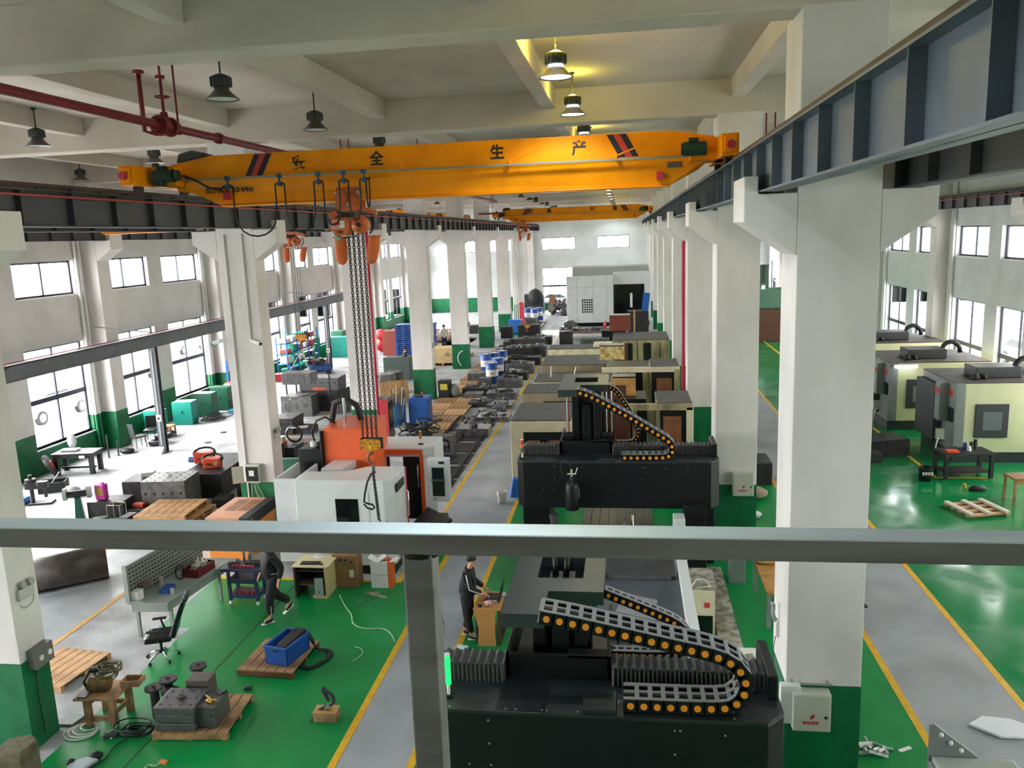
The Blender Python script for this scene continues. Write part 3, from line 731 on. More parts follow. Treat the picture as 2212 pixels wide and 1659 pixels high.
def gantry(label, xl, xr, yf, xs, zp, chain1, chain2, zlow, front_extra=None):
    t = thing('gantry_milling_machine', label, 'machine', ((xl+xr)/2, yf+1, 0))
    zt = 2.55
    # crossbeam housing
    q = MB(); q.prism([(xl+.16, yf), (xr-.2, yf), (xr, yf+.22), (xr, yf+1.05), (xl, yf+1.05), (xl, yf+.22)], 1.42, zt-.04, 'z'); q.build('crossbeam_cover', m_mblk, t, bevel=.01, w=1)
    q = MB(); q.prism([(xl+.16, yf-.005), (xr-.2, yf-.005), (xr, yf+.22), (xr, yf+1.05), (xl, yf+1.05), (xl, yf+.22)], zt-.04, zt, 'z'); q.build('top_panel', m_mgry, t, bevel=.006, w=1)
    q = bx(xs+.95, xs+1.33, yf+.02, yf+.42, zt, zt+.055); q.build('access_cover', m_mgry, t, bevel=.008, w=1)
    scr = [(xl+.9+.0, 2.43), (xl+.9, 2.14), (xs+1.96, 2.41), (xs+2.02, 2.41), (xs+2.5, 2.38), (xs+3.0, 2.38), (xs+1.96, 2.12), (xs-.35, 1.87), (xs-.1, 1.87)]
    rep(MB().cyl((0, -.006, 0), (0, .002, 0), .012, n=8), 'screw', m_bolt, t, [(x-t.location.x, yf-t.location.y, z) for x, z in scr if x < xr-.25])
    rep(MB().cyl((0, 0, -.002), (0, 0, .006), .011, n=8), 'screw', m_bolt, t, [(x-t.location.x, yf+.05-t.location.y, zt) for x in (xl+.45, xl+1.1, xs+.2, xs+.5, xs+.55, xs+.9, xs+2.6)])
    # rails hidden by bellows, saddle, ram
    bellows(xl+.1, xs-.01, yf+.6, yf+.95, zt, 2.79, t)
    bellows(xs+1.27, xr-.12, yf+.6, yf+.95, zt, 2.79, t)
    q = bx(xr-.14, xr-.02, yf+.45, yf+1.3, zt, 2.84); q.build('end_block', m_mblk, t, bevel=.02, w=1)
    q = MB(); x1 = xs+1.26; y0 = yf+.72; y1 = yf+2.1; zb = zt-.12; zs = 2.86
    q.box(xs, x1, y0, y0+.05, zb, zs); q.box(xs, xs+.05, y0, y1, zb, zs); q.box(x1-.05, x1, y0, y1, zb, zs); q.box(xs, x1, y0, y1, zb, zb+.1); q.box(xs+.75, x1, y0, y0+.16, zs-.04, zs+.01)
    q.build('saddle_tray', m_mblk, t, bevel=.006, w=1)
    q = MB(); q.box(xs+.28, xs+1.0, yf+1.15, yf+1.7, zb, zp-.16); q.box(xs+.3, xs+.46, yf+1.0, yf+1.2, zb+.4, zp-.3); q.box(xs+.82, xs+.98, yf+1.0, yf+1.2, zb+.4, zp-.3)
    q.box(xs+.55, xs+.75, yf+.98, yf+1.2, zb, zp-.5)
    q.build('ram_column', m_mblk, t, bevel=.01, w=1)
    if zp > 3.9:
        for xx, m in ((xs+.18, m_chrome), (xs+1.14, m_chrome), (xs+1.26, m_chrome)): MB().cyl((xx, yf+1.0, zb+.4), (xx, yf+1.0, zp-.17), .018, n=8).build('counterweight_rod', m, t, w=1)
        MB().cyl((xs+.215, yf+1.0, zb+.5), (xs+.215, yf+1.0, zp-.17), .012, n=8).build('red_hose', mat('crimson_hose', 'a82038', .5), t, w=1)
        for xx in (xs+.2, xs+1.16): MB().obox((xx, yf+1.0, zb+.42), (.18, .16, .3)).cyl((xx-.12, yf+1.0, zb+.5), (xx+.12, yf+1.0, zb+.5), .09, n=12).build('rod_bracket', m_mblk, t, w=1, bevel=.01)
        for xx in (xs+.3, xs+1.05, xs+1.35): MB().box(xx, xx+.26, yf+1.9, yf+1.95, zb, zp-.2).build('way_cover', m_mbrn, t, w=1)
    # head cap plate with notch and hole
    xa, xb, xn = xs+.03, xs+1.18, xs+.52; ya, yb, yn = yf+.3, yf+2.45, yf+.92; th = .17
    q = MB(); hx0, hx1, hy0, hy1 = xs+.35, xs+.92, yf+1.3, yf+1.95
    q.box(xa, xn, ya, hy0, zp-th, zp); q.box(xn, xb, yn, hy0, zp-th, zp); q.box(xa, hx0, hy0, hy1, zp-th, zp); q.box(hx1, xb, hy0, hy1, zp-th, zp); q.box(xa, xb, hy1, yb, zp-th, zp)
    q.build('ram_cap_plate', m_cap, t, w=1)
    q = MB(); q.box(hx0-.02, hx1+.02, hy0-.02, hy1+.02, zp-.5, zp-.14); q.build('ram_recess', m_dglass, t, w=1)
    if zp < 3.9:
        q = MB(); q.tube([(xs+.55, hy0+.3, zp-.14), (xs+.55, hy0+.35, zp+.1), (xs+.6, hy0+.5, zp+.2)], .04, 8); q.tube([(xs+.68, hy0+.28, zp-.14), (xs+.7, hy0+.33, zp+.1), (xs+.7, hy0+.5, zp+.22)], .04, 8); q.box(xs+.48, xs+.8, hy0+.2, hy0+.42, zp-.13, zp-.09); q.build('hose', m_mblk, t, w=1)
    drag_chain(chain1, yf+.06, .36, .15, .145, 2, t)
    if chain2: drag_chain(chain2, yf+1.12, .17, .1, .095, 1, t, dot=.023)
    # legs, bed, table
    for xx in (xl+.1, xr-.75): bx(xx, xx+.65, yf+.2, yf+1.5, 0, 1.42).build('portal_leg', m_mblk, t, bevel=.01, w=1)
    cx = (xl+xr)/2
    bx(cx-.75, cx+.75, yf-2.2, yf+4.6, 0, .62).build('bed', m_iron, t, bevel=.01, w=1)
    tb = MB(); x0 = cx-.85
    for i in range(8):
        tb.box(x0+i*.2125+.012, x0+(i+1)*.2125-.012, yf+zlow, yf+zlow+3.6, .78, .92)
    tb.box(x0, x0+1.7, yf+zlow, yf+zlow+3.6, .7, .85)
    tb.build('slotted_table', m_steel, t, w=1)
    return t
chA = [(-.98,3.66),(-.62,3.6),(-.34,3.54),(.22,3.42),(.5,3.36),(.85,3.29),(1.1,3.2),(1.24,3.02),(1.24,2.85),(1.13,2.68),(.95,2.645),(-.15,2.645)]
chA2 = [(-.3,3.46),(-.2,3.42),(.1,3.3),(.39,3.18),(.6,3.08),(.72,2.9),(.68,2.74),(.5,2.66),(-.35,2.66)]
gA = gantry('black gantry milling machine nearest the railing, green signal light glowing at its end', -2.5, 1.66, 8.17, -1.49, 3.58, chA, chA2, 1.5)
chB = [(-1.15,4.18),(-1.0,4.15),(-.68,4.0),(-.3,3.78),(.08,3.56),(.45,3.32),(.69,3.17),(.9,3.05),(1.02,2.9),(1.04,2.75),(.95,2.64),(.8,2.62),(-.2,2.62)]
chB2 = [(-.45,4.1),(-.3,4.04),(-.2,3.93),(-.1,3.75),(.04,3.53),(.18,3.19),(.27,3.0),(.22,2.79),(.1,2.7),(-.3,2.7)]
gB = gantry('black gantry milling machine with an air bottle on its front, beyond the railing', -2.62, 2.08, 18.3, -1.64, 4.2, chB, chB2, -.6)
# machine A side guards, table end wall
t = gA
bx(.95, 1.14, 11.6, 15.8, .0, 1.3).build('white_side_guard', m_white, t, bevel=.01, w=1)
bx(-.6, .94, 12.95, 15.0, .9, 1.12).build('blue_grey_way_cover', mat('blue_grey_panel', '3f4650', .35, col2='353b44', scale=3), t, bevel=.01, w=1)
MB().prism([(-.25, 13.6), (.45, 13.3), (.5, 14.1), (-.1, 14.4)], 1.121, 1.126, 'z').build('worn_patch', mat('pale_worn_metal', '85878a', .5, col2='5c6066', scale=6), t, w=1)
bx(-.5, .9, 15.1, 16.3, .9, 1.16).cyl((-.4, 15.05, 1.1), (.8, 15.05, 1.1), .08, n=12).build('way_cover_end', m_iron, t, w=1)
# signal towers
def signal(loc, cols, label, h=.36):
    s = thing('signal_tower', label, 'signal light', loc)
    MB().cyl((0, 0, 0), (0, 0, .16), .02, n=8).build('stem', m_lab, s)
    MB().box(-.06, .06, -.05, .05, 0, .03).build('foot', m_mblk, s)
    z = .16
    for nm, m in cols: MB().cyl((0, 0, z), (0, 0, z+h/len(cols)), .036, n=14).build(nm, m, s); z += h/len(cols)
    MB().cyl((0, 0, z), (0, 0, z+.015), .037, n=14).build('cap', m_lab, s)
    return s
signal((-2.1, 8.42, 2.55), [('green_light', mat('green_light_on', '1fd45a', .4, emit='10ff50', estr=1.6))], 'slim signal tower glowing bright green on the near black gantry machine')
signal((-2.5, 18.55, 2.55), [('green_light', mat('green_lens', '1a5a40', .3)), ('orange_light', mat('orange_lens', 'e06030', .3)), ('red_light', mat('red_lens', 'c02a2a', .3))], 'unlit red, orange and green signal tower on the farther black gantry machine', .3)
# air bottle on machine B
t = thing('air_bottle', 'black air bottle with valve hanging on the front of the farther gantry machine', 'gas bottle', (-1.3, 18.06, 1.46))
MB().lathe([(0, 0), (.15, .01), (.165, .05), (.165, .58), (.14, .66), (.06, .72), (.04, .74), (.04, .8)], n=20).build('bottle', m_mblk, t)
MB().cyl((0, 0, .8), (0, 0, .98), .025, n=8).cyl((-.1, 0, .86), (.1, 0, .86), .02, n=8).cyl((.09, 0, .86), (.14, 0, 1.02), .012, n=6).build('valve', m_bolt, t)
MB().tube([(0, 0, .95), (-.06, .02, 1.15), (-.2, .02, 1.22), (-.26, .02, 1.05), (-.22, .02, .85), (-.16, .05, .8)], .012, 6).build('hose', m_black, t)
bx(-.02, .02, .1, .26, .3, .36).box(-.15, .15, .15, .24, .5, .54).build('mount', m_mblk, t)
bx(.155, .175, -.05, 0, .3, .52).build('level_gauge', m_bolt, t)
# jacks and blocks at machine B foot
tag(bx(-2.3, -1.95, 17.5, 17.9, 0, 1.0).box(-2.2, -2.0, 17.55, 17.8, 1.0, 1.08).build('machine_pedestal', m_iron, bevel=.02), 'dark iron pedestal below the end of the farther gantry beam', 'machine part')
tag(MB().cyl((-1.72, 17.85, 0), (-1.72, 17.85, 1.4), .09, n=14).cyl((-1.72, 17.85, 1.34), (-1.72, 17.85, 1.42), .11, n=14).build('hydraulic_post', m_iron), 'round dark post with cap beside the air bottle', 'post')
tag(MB().obox((1.12, 17.75, .72), (.3, .5, 1.44), taper=.85).build('white_guard_post', m_white, bevel=.02), 'white guard post under the farther gantry beam near the column', 'post')
tag(bx(1.25, 1.75, 18.0, 18.28, 1.0, 1.6).box(1.25, 1.62, 17.97, 18.0, 1.52, 1.58).box(1.3, 1.7, 18.02, 18.26, 0, 1.0).build('black_cabinet', m_mblk, bevel=.01), 'black cabinet with grey nameplate under the farther gantry beam', 'cabinet')
tag(MB().tube([(-.08, 17.9, 1.02), (-.08, 17.9, 1.18), (-.08, 18.0, 1.3)], [.07, .05, .03], 10).build('clamp', m_steel), 'steel clamp standing on the slotted table of the farther gantry machine', 'clamp')
tag(MB().cyl((.07, 17.8, .95), (.07, 18.9, 1.0), .05, n=12).build('steel_rod', m_chrome), 'bright steel rod lying across the slotted table', 'rod')
# cabinet and dirt behind machine A
t = thing('coolant_unit', 'dirty cream control cabinet with a black panel beside the near gantry machine', 'cabinet', (1.4, 15.2, 0))
bx(1.17, 1.62, 14.9, 15.6, 0, .95).build('body', m_cream, t, bevel=.015, w=1)
bx(1.2, 1.58, 14.885, 14.9, .08, .45).build('black_panel', m_dglass, t, w=1)
bx(1.42, 1.52, 14.88, 14.9, .62, .72).build('switch', m_labr, t, w=1)
bx(1.15, 1.66, 14.95, 15.9, .95, 1.0).build('dirty_top', mat('pale_gritty_gutter', 'a5a092', .9, col2='57564c', scale=5, amt=.9), t, w=1)
MB().tube([(1.2, 15.0, 1.01), (1.3, 15.2, 1.06), (1.45, 15.3, 1.02), (1.55, 15.0, 1.01), (1.4, 14.93, 1.03)], .012, 5).build('wire', m_lab, t, w=1)
tag(bx(1.2, 1.6, 16.3, 16.8, 0, 1.15).build('black_box', m_mblk, bevel=.02), 'black box standing behind the dirty cream cabinet', 'box')
tag(MB().box(1.68, 2.1, 12.3, 18.2, .004, .05).build('chip_gutter', mat('pale_gritty_gutter', 'a5a092', .9, col2='57564c', scale=5, amt=.9)), 'pale gritty drainage strip beside the near gantry machine', 'gutter')

# ---- cream machining centres
def cabinet(t, x0, x1, y0, y1, z, wins_, m=m_cream, base=.25, roof=m_dusty):
    c = bx(x0, x1, y0, y1, base, z-.02).build('cabinet', m, t, bevel=.02, w=1)
    bx(x0+.02, x1-.02, y0+.02, y1-.02, z-.02, z+.02).build('roof', roof, t, w=1)
    bx(x0+.03, x1-.03, y0+.05, y1-.05, 0, base).build('plinth', m_mblk, t, w=1)
    for (a, b_, c_, d_, panes) in wins_:
        f = bx(a, b_, y0-.02, y0+.02, c_, d_).build('window_frame', m_mblk, c, w=1)
        for (p0, p1, q0, q1) in panes: bx(p0, p1, y0-.028, y0-.018, q0, q1).build('pane', m_pane, f, w=1)
    return c
def stripes(t, xs, y, z0, z1):
    for i, (a, b_, m) in enumerate(xs): bx(a, b_, y, y+.1, z0, z1).build('way_cover', m, t, w=1)
t = thing('machining_centre', 'cream machining centre with black framed brown windows just beyond the black gantry machines', 'machine', (-1, 24, 0))
cabinet(t, -3.52, -1.66, 23.6, 26.2, 2.3, [(-3.12, -1.7, .5, 1.95, [(-3.0, -2.62, 1.1, 1.7), (-2.35, -1.95, 1.1, 1.7)])])
cabinet(t, .9, 2.0, 25.0, 27.0, 2.5, [(1.0, 1.8, .6, 2.3, [(1.1, 1.65, 1.1, 2.1)])], m=m_creamd)
bx(-.3, 2.0, 24.9, 25.1, 2.3, 2.5).build('front_lintel', m_creamd, t, bevel=.01, w=1); bx(1.8, 2.02, 24.9, 25.2, 0, 2.4).build('corner_post', m_cream, t, bevel=.01, w=1)
stripes(t, [(-.5, -.2, m_mbrn), (-.15, .1, m_mbrn), (.15, .3, m_creamd), (.35, .6, m_mblk), (.62, .85, m_creamd)], 25.6, .6, 2.3)
bx(-1.5, .9, 24.4, 26.4, 0, .9).build('bed', m_iron, t, w=1)
MB().obox((-.1, 26.8, 2.75), (.75, .6, .6)).build('spindle_motor_cover', m_rust, t, bevel=.02, w=1); bx(-.48, .28, 26.5, 27.1, 3.05, 3.1).build('cover_lid', m_cap, t, w=1)
bx(-1.3, .6, 26.0, 27.4, .9, 2.45).build('column', m_mblk, t, w=1)
t = thing('machining_centre', 'soiled cream machining centre half hidden behind the plate with a square hole', 'machine', (-1, 30, 0))
cabinet(t, -3.7, -1.75, 27.9, 29.7, 2.3, [(-2.95, -1.9, .5, 2.0, [(-2.75, -2.1, .9, 1.75)])], m=mat('dull_tan_panel', '8c8068', .6, col2='77694e', scale=3))  # tan panel colour, mottled with a darker tan
cabinet(t, -3.6, -.6, 30.6, 32.6, 2.2, [], m=m_cream)
cabinet(t, .9, 2.05, 32.0, 34.0, 2.5, [(.95, 1.85, .6, 2.3, [(1.15, 1.75, 1.2, 2.05)])], m=m_creamd)
bx(-1.0, 2.05, 31.9, 32.1, 2.3, 2.5).build('front_lintel', m_cream, t, bevel=.01, w=1); bx(1.83, 2.07, 31.88, 32.2, 0, 2.4).build('corner_post', m_creamd, t, bevel=.01, w=1)
stripes(t, [(-.6, -.4, m_rust), (-.3, .0, m_rust), (.05, .3, m_creamd), (.35, .6, m_mblk), (.62, .88, m_creamd)], 32.6, .6, 2.3)
bx(-.85, .9, 33, 35, 0, 2.3).build('column', m_mblk, t, w=1)
b_ = MB(); b_.obox((-.6, 33.2, 2.95), (1.0, .7, .55)); b_.build('spindle_motor_cover', mat('rust_streaked_cream', 'd0bf82', .6, col2='8a5a20', scale=5, amt=.9), t, bevel=.02, w=1); bx(-1.1, -.1, 32.85, 33.55, 3.22, 3.27).build('cover_lid', m_cap, t, w=1)
MB().cyl((-3.0, 31.6, 2.2), (-3.0, 31.9, 2.6), .02, n=6).cyl((-2.1, 31.6, 2.2), (-2.0, 31.7, 2.6), .02, n=6).build('loose_pipe', m_bolt, t, w=1)
t = thing('machining_centre', 'tan machining centre with a long slot window, third from the black gantry machines', 'machine', (-2, 35, 0))
cabinet(t, -3.65, -.9, 34.0, 36.8, 2.3, [(-3.1, -1.4, 1.3, 2.0, [])], m=mat('dull_tan_panel', '8c8068', .6, col2='77694e', scale=3))
t = thing('machining_centre', 'long pale cream machining centre farthest of its row, red box on its roof', 'machine', (-1, 41, 0))
cabinet(t, -4.0, -1.0, 41.0, 42.6, 2.0, [], m=mat('pale_cream_panel', 'ddd3b2', .5, col2='b5a67c', scale=3, amt=.8))
bx(-1.7, -.75, 41.4, 42.6, 1.9, 2.15).build('side_box', m_cream, t, bevel=.02, w=1)
cabinet(t, -.7, 2.1, 40.2, 43.4, 2.5, [], m=m_creamd)
stripes(t, [(-.6, -.3, m_mbrn), (-.25, 0, m_mbrn), (.05, .25, m_mblk), (.3, .5, m_creamd), (.55, .8, m_creamd), (.85, 1.15, m_mblk), (1.2, 1.6, m_creamd), (1.65, 2.0, m_creamd)], 40.1, .6, 2.35)
MB().obox((-.35, 43.6, 3.0), (1.1, .8, .8)).build('gear_box', mat('rust_red_box', '7c3a28', .6, col2='5a2a20', scale=4), t, bevel=.02, w=1); bx(-.9, .2, 43.2, 44.0, 3.4, 3.45).build('box_lid', m_steel, t, w=1)
# ---- big white machine far down the hall
t = thing('boring_mill', 'large white enclosed machine with black double doors at the end of the hall', 'machine', (-1.4, 69, 0))
bx(-4.95, -1.08, 68.2, 73, .35, 4.25).build('white_enclosure', m_white, t, bevel=.03, w=1)
bx(-1.08, 2.05, 68.9, 73, .35, 4.5).build('white_enclosure', m_white, t, bevel=.03, w=1)
bx(-4.8, 1.9, 68.6, 72.8, 0, .35).build('plinth', m_mblk, t, w=1)
dd = bx(-1.02, 1.5, 68.84, 68.9, .6, 3.45).build('double_door', m_dglass, t, w=1)
bx(.32, .52, 68.78, 68.84, 1.5, 2.7).build('door_handle', m_white, dd, w=1)
bx(-4.5, 1.9, 69.2, 72.5, 4.25, 4.95).build('roof_box', mat('dusty_white_roof', '9a9c98', .7), t, bevel=.03, w=1)
rep(bx(0, .12, -.015, 0, 0, .13), 'vent_hole', m_dglass, t, [(-3.68+i*.19+1.4, 68.2-69, 1.2+j*.2) for i in range(5) for j in range(6)])
sm = MB()
for x in (-4.1, -2.75, -1.6): sm.box(x, x+.012, 68.192, 68.2, .4, 4.2)
sm.box(-4.9, -1.1, 68.192, 68.2, 3.3, 3.312); sm.build('panel_seam', m_dusty, t, w=1)
# ---- white/orange machine behind the railing
t = thing('milling_centre', 'white and orange machine with an open door, under the first hoist', 'machine', (-6.8, 19.5, 0))
zt = 2.34
q = MB(); q.prism([(-7.78, 17.4), (-5.62, 17.4), (-5.46, 17.56), (-5.42, 18.6), (-6.35, 18.6), (-6.75, 18.2), (-7.5, 18.15), (-7.78, 18.15)], .25, zt, 'z')
fb = q.build('front_enclosure', m_white, t, bevel=.02, w=1)
bx(-8.36, -7.78, 17.55, 17.62, .25, zt-.02).box(-8.36, -8.3, 17.6, 19.0, .25, zt-.02).box(-7.84, -7.78, 17.6, 18.9, .25, zt-.02).build('side_wing', m_white, t, bevel=.01, w=1)
bx(-7.0, -6.0, 17.385, 17.402, .5, 2.05).build('door_panel', m_white, fb, w=1)
bx(-6.92+.12, -6.25, 17.375, 17.39, .7, 1.9).build('dark_window', m_dglass, fb, w=1)
bx(-7.02, -6.98, 17.375, 17.39, 1.1, 1.35).box(-6.03, -5.99, 17.375, 17.39, 1.1, 1.35).build('door_pull', m_mblk, fb, w=1)
bx(-5.435, -5.405, 17.75, 18.4, 1.95, 2.15).build('status_display', m_screen, fb, w=1)
bx(-7.7, -5.5, 17.5, 18.5, 0, .25).build('plinth', m_mblk, t, w=1)
q = MB(); q.prism([(-8.0, 20.3), (-5.4, 20.3), (-5.15, 20.55), (-5.15, 21.6), (-8.0, 21.6)], 2.1, zt, 'z'); rc_ = q.build('rear_canopy', m_white, t, bevel=.02, w=1)
MB().prism([(-5.42, 20.3), (-5.15, 20.55), (-5.15, 21.6), (-5.42, 21.6)], .25, 2.1, 'z').build('rear_pillar', m_white, t, bevel=.01, w=1)
bx(-8.0, -6.9, 21.3, 21.6, .25, 2.1).build('rear_panel', m_white, t, w=1)
MB().prism([(-7.5, 18.4), (-6.95, 18.4), (-6.75, 20.4), (-7.4, 20.4)], 2.14, 2.33, 'z').build('roof_slope', m_white, t, bevel=.01, w=1)
bx(-6.8, -5.42, 20.26, 20.32, 2.18, 2.3).box(-5.5, -5.4, 20.26, 20.34, .3, 2.18).build('orange_door_frame', m_orng, t, w=1)
bx(-5.435, -5.405, 18.55, 18.62, .3, zt-.02).build('red_edge', mat('signal_red', 'c83c48', .45), fb, w=1)
bx(-5.98, -5.52, 20.36, 20.42, .35, 2.18).box(-6.8, -5.5, 20.33, 20.36, 2.1, 2.18).build('sliding_door', m_mblk, t, bevel=.01, w=1)
bx(-6.85, -6.4, 20.5, 20.56, .9, 2.12).build('inner_panel', m_mblk, t, bevel=.01, w=1)
MB().tube([(-5.56, 20.34, 1.25), (-5.56, 20.26, 1.3), (-5.56, 20.26, 1.85), (-5.56, 20.34, 1.9)], .02, 8).build('door_handle', m_chrome, t, w=1)
MB().tube([(-5.42, 18.45, 1.1), (-5.34, 18.45, 1.15), (-5.34, 18.45, 1.75), (-5.42, 18.45, 1.8)], .02, 8).build('door_handle', m_chrome, t, w=1)
cp = bx(-5.05, -4.5, 19.3, 19.55, 1.2, 2.32).build('control_panel', m_white, t, bevel=.02, w=1)
bx(-4.93, -4.62, 19.29, 19.3, 1.35, 2.1).build('screen', m_screen, cp, w=1)
bx(-4.75, -4.6, 19.285, 19.3, 2.2, 2.26).build('nameplate', m_mblk, cp, w=1)
bx(-4.95, -4.6, 19.26, 19.3, 1.75, 1.8).build('shelf', m_steel, cp, w=1)
MB().cyl((-4.88, 19.28, 1.28), (-4.88, 19.3, 1.28), .02, n=8).build('knob', m_black, cp, w=1)
MB().prism([(-7.7, 19.2), (-6.4, 19.2), (-6.35, 19.6), (-6.5, 20.8), (-7.6, 20.8), (-7.75, 19.7)], 1.2, 3.15, 'z').build('orange_tower', m_orng, t, bevel=.02, w=1)
bx(-7.7, -6.4, 19.3, 20.7, 0, 1.2).build('column_base', m_iron, t, w=1)
q = MB(); q.box(-8.38, -7.76, 19.15, 20.2, .3, 2.62); q.box(-7.76, -7.7, 19.1, 20.2, .3, 3.1); q.build('spindle_head', m_mblk, t, bevel=.02, w=1)
MB().cyl((-8.05, 19.5, 2.6), (-8.05, 19.5, 2.75), .13, n=16).build('white_cap', m_white, t, w=1)
MB().tube([(-8.05, 19.5, 2.74), (-8.12, 19.5, 3.0), (-7.98, 19.55, 3.28), (-7.75, 19.6, 3.36), (-7.5, 19.6, 3.2)], .025, 8).build('hose', m_black, t, w=1)
MB().tube([(-7.8, 20.2, 2.4), (-7.82, 20.2, 3.1), (-7.7, 20.2, 3.6), (-7.4, 20.2, 3.72), (-7.1, 20.2, 3.55), (-7.0, 20.2, 3.15)], .085, 10).build('cable_guide', m_black, t, w=1)
MB().cyl((-7.33, 19.9, 2.9), (-7.33, 19.9, 3.8), .045, n=12).build('bright_post', m_chrome, t, w=1)
MB().prism([(-5.4, 18.7), (-4.7, 18.5), (-4.45, 19.2), (-5.3, 20.1)], .7, .78, 'z').build('chip_tray', m_mblk, t, w=1)
bx(-5.3, -4.7, 18.8, 19.9, 0, .7).build('coolant_tank', m_mgry, t, bevel=.02, w=1)
signal((-5.55, 20.7, 2.34), [('amber_light', mat('amber_lens', 'b07040', .4))], 'small amber signal tower on the roof of the white and orange machine', .2)
text('name_letters', 'CNC', .2, mat('red_print', 'c23a34', .6), fb, (-5.402+1.4-1.4, 0, 0), (0, 0, 0)) if 0 else None

# ================================================================ PEOPLE
def skin(name, verts, edges, m, parent, sub=2, roots=(0,)):
    """verts: (x,y,z,r) or (x,y,z,rx,ry)"""
    me = bpy.data.meshes.new('tmp'); me.from_pydata([v[:3] for v in verts], edges, []); o = bpy.data.objects.new('tmp', me); C.objects.link(o)
    o.modifiers.new('s', 'SKIN'); sv = me.skin_vertices[0].data if me.skin_vertices else None
    if sv is None:
        bm = bmesh.new(); bm.from_mesh(me); bm.verts.layers.skin.verify(); bm.to_mesh(me); bm.free(); sv = me.skin_vertices[0].data
    for i, v in enumerate(verts):
        sv[i].radius = (v[3], v[4] if len(v) > 4 else v[3]); sv[i].use_root = i in roots
    s = o.modifiers.new('u', 'SUBSURF'); s.levels = sub; s.render_levels = sub
    dg = bpy.context.evaluated_depsgraph_get(); r = bpy.data.meshes.new_from_object(o.evaluated_get(dg))
    bpy.data.objects.remove(o); r.name = name; r.materials.clear(); r.materials.append(m)
    for p in r.polygons: p.use_smooth = True
    q = bpy.data.objects.new(name, r); C.objects.link(q); q.parent = parent
    return q
m_skin = mat('skin', 'c08a6c', .55); m_hair = mat('black_hair', '15120f', .6)
m_cloth = mat('black_tracksuit', '121214', .8, col2='1c1c20', scale=8); m_sole = mat('white_sole', 'dcdcdc', .6); m_shoe = mat('black_shoe', '18181b', .6)
m_wstripe = mat('white_trim', 'd8d8d8', .7)
def human(label, loc, rz, J, top, legs, hair=m_hair, scale=1.0, collar=True, extra=None, name='person', hairm=True, bulk=1.0):
    """J joints in a frame facing +X. keys: hip, chest, neck, head, and per side s: sh, el, wr, hp, kn, an"""
    t = thing(name, label, 'person', loc, rz); t.scale = (scale,)*3
    V = lambda k: Vector(J[k])
    hip, ch, nk, hd = V('hip'), V('chest'), V('neck'), V('head')
    face = Vector(J.get('face', (1, 0, -.1))).normalized()
    vs = [(*hip, .12, .145), (*(hip*.5+ch*.5), .105, .135), (*ch, .115, .16), (*(nk-Vector((0, 0, .03))), .055), (*nk, .05), (*(hd-Vector((0, 0, .05))+face*.01), .075, .07), (*(hd+Vector((0, 0, .05))), .085, .078), (*(hd+Vector((0, 0, .1))), .05)]
    es = [(0, 1), (1, 2), (2, 3), (3, 4), (4, 5), (5, 6), (6, 7)]
    for s in 'lr':
        sh, el, wr, hp, kn, an = (V(k+s) for k in ('sh', 'el', 'wr', 'hp', 'kn', 'an'))
        i = len(vs); vs += [(*sh, .055), (*el, .04), (*wr, .027)]; es += [(2, i), (i, i+1), (i+1, i+2)]
        d = (wr-el).normalized(); hb = wr+d*.05
        i2 = len(vs); vs += [(*hb, .036, .02), (*(hb+d*.04), .036, .018)]; es += [(i+2, i2), (i2, i2+1)]
        side = d.cross(Vector((0, 0, 1))); side = side.normalized() if side.length > .1 else Vector((0, 1, 0))
        dn = side.cross(d).normalized()
        if dn.z > 0: dn = -dn
        for k in range(4):
            o = side*((k-1.5)*.018); L = (.07, .08, .075, .06)[k]
            j = len(vs); vs += [(*(hb+d*.055+o), .009), (*(hb+d*(.055+L*.5)+o+dn*.008), .0085), (*(hb+d*(.055+L*.85)+o+dn*.03), .007)]; es += [(i2+1, j), (j, j+1), (j+1, j+2)]
        j = len(vs); vs += [(*(hb+side*.035+dn*.01), .011), (*(hb+side*.05+d*.04+dn*.025), .009)]; es += [(i2, j), (j, j+1)]
        i = len(vs); vs += [(*hp, .09), (*kn, .058), (*an, .038), (*(an+Vector(J.get('toe'+s, (.14, 0, -.04)))), .032)]; es += [(0, i), (i, i+1), (i+1, i+2), (i+2, i+3)]
    body = skin('body', vs, es, m_skin, t, 2)
    # face features
    up = Vector((0, 0, 1)); sd = face.cross(up).normalized(); fc = hd+face*.088
    f = MB(); f.sphere(fc+face*.012-up*.008, .016, 8, sc=(1, .8, 1.4)); f.build('nose', m_skin, t)
    f = MB(); f.sphere(fc-up*.05-face*.006, .02, 8, sc=(.5, 1.1, .35)); f.build('mouth', mat('lips', '96544a', .5), t)
    for q in (1, -1):
        f = MB(); f.sphere(fc+sd*.033*q+up*.018-face*.012, .012, 8); f.build('eye', mat('eye_dark', '1a1614', .2), t)
        f = MB(); f.sphere(hd+sd*.086*q, .022, 8, sc=(.6, .4, 1.2)); f.build('ear', m_skin, t)
    if hairm:
        f = MB(); f.sphere(hd+up*.05-face*.018, .105, 16, sc=(1, .92, .82)); f.build('hair', hair, t)
    # jacket and trousers
    vs = [(*(hip+Vector((0, 0, -.1))), .15, .185), (*(hip*.5+ch*.5), .135, .17), (*ch, .14, .185), (*(nk-Vector((0, 0, .03))), .075)]
    es = [(0, 1), (1, 2), (2, 3)]
    for s in 'lr':
        sh, el, wr = V('sh'+s), V('el'+s), V('wr'+s); i = len(vs); vs += [(*sh, .08), (*el, .062), (*(wr-(wr-el).normalized()*.02), .045)]; es += [(2, i), (i, i+1), (i+1, i+2)]
    vs = [v[:3]+tuple(r*bulk for r in v[3:]) for v in vs]; jk = skin('jacket', vs, es, top, t, 2)
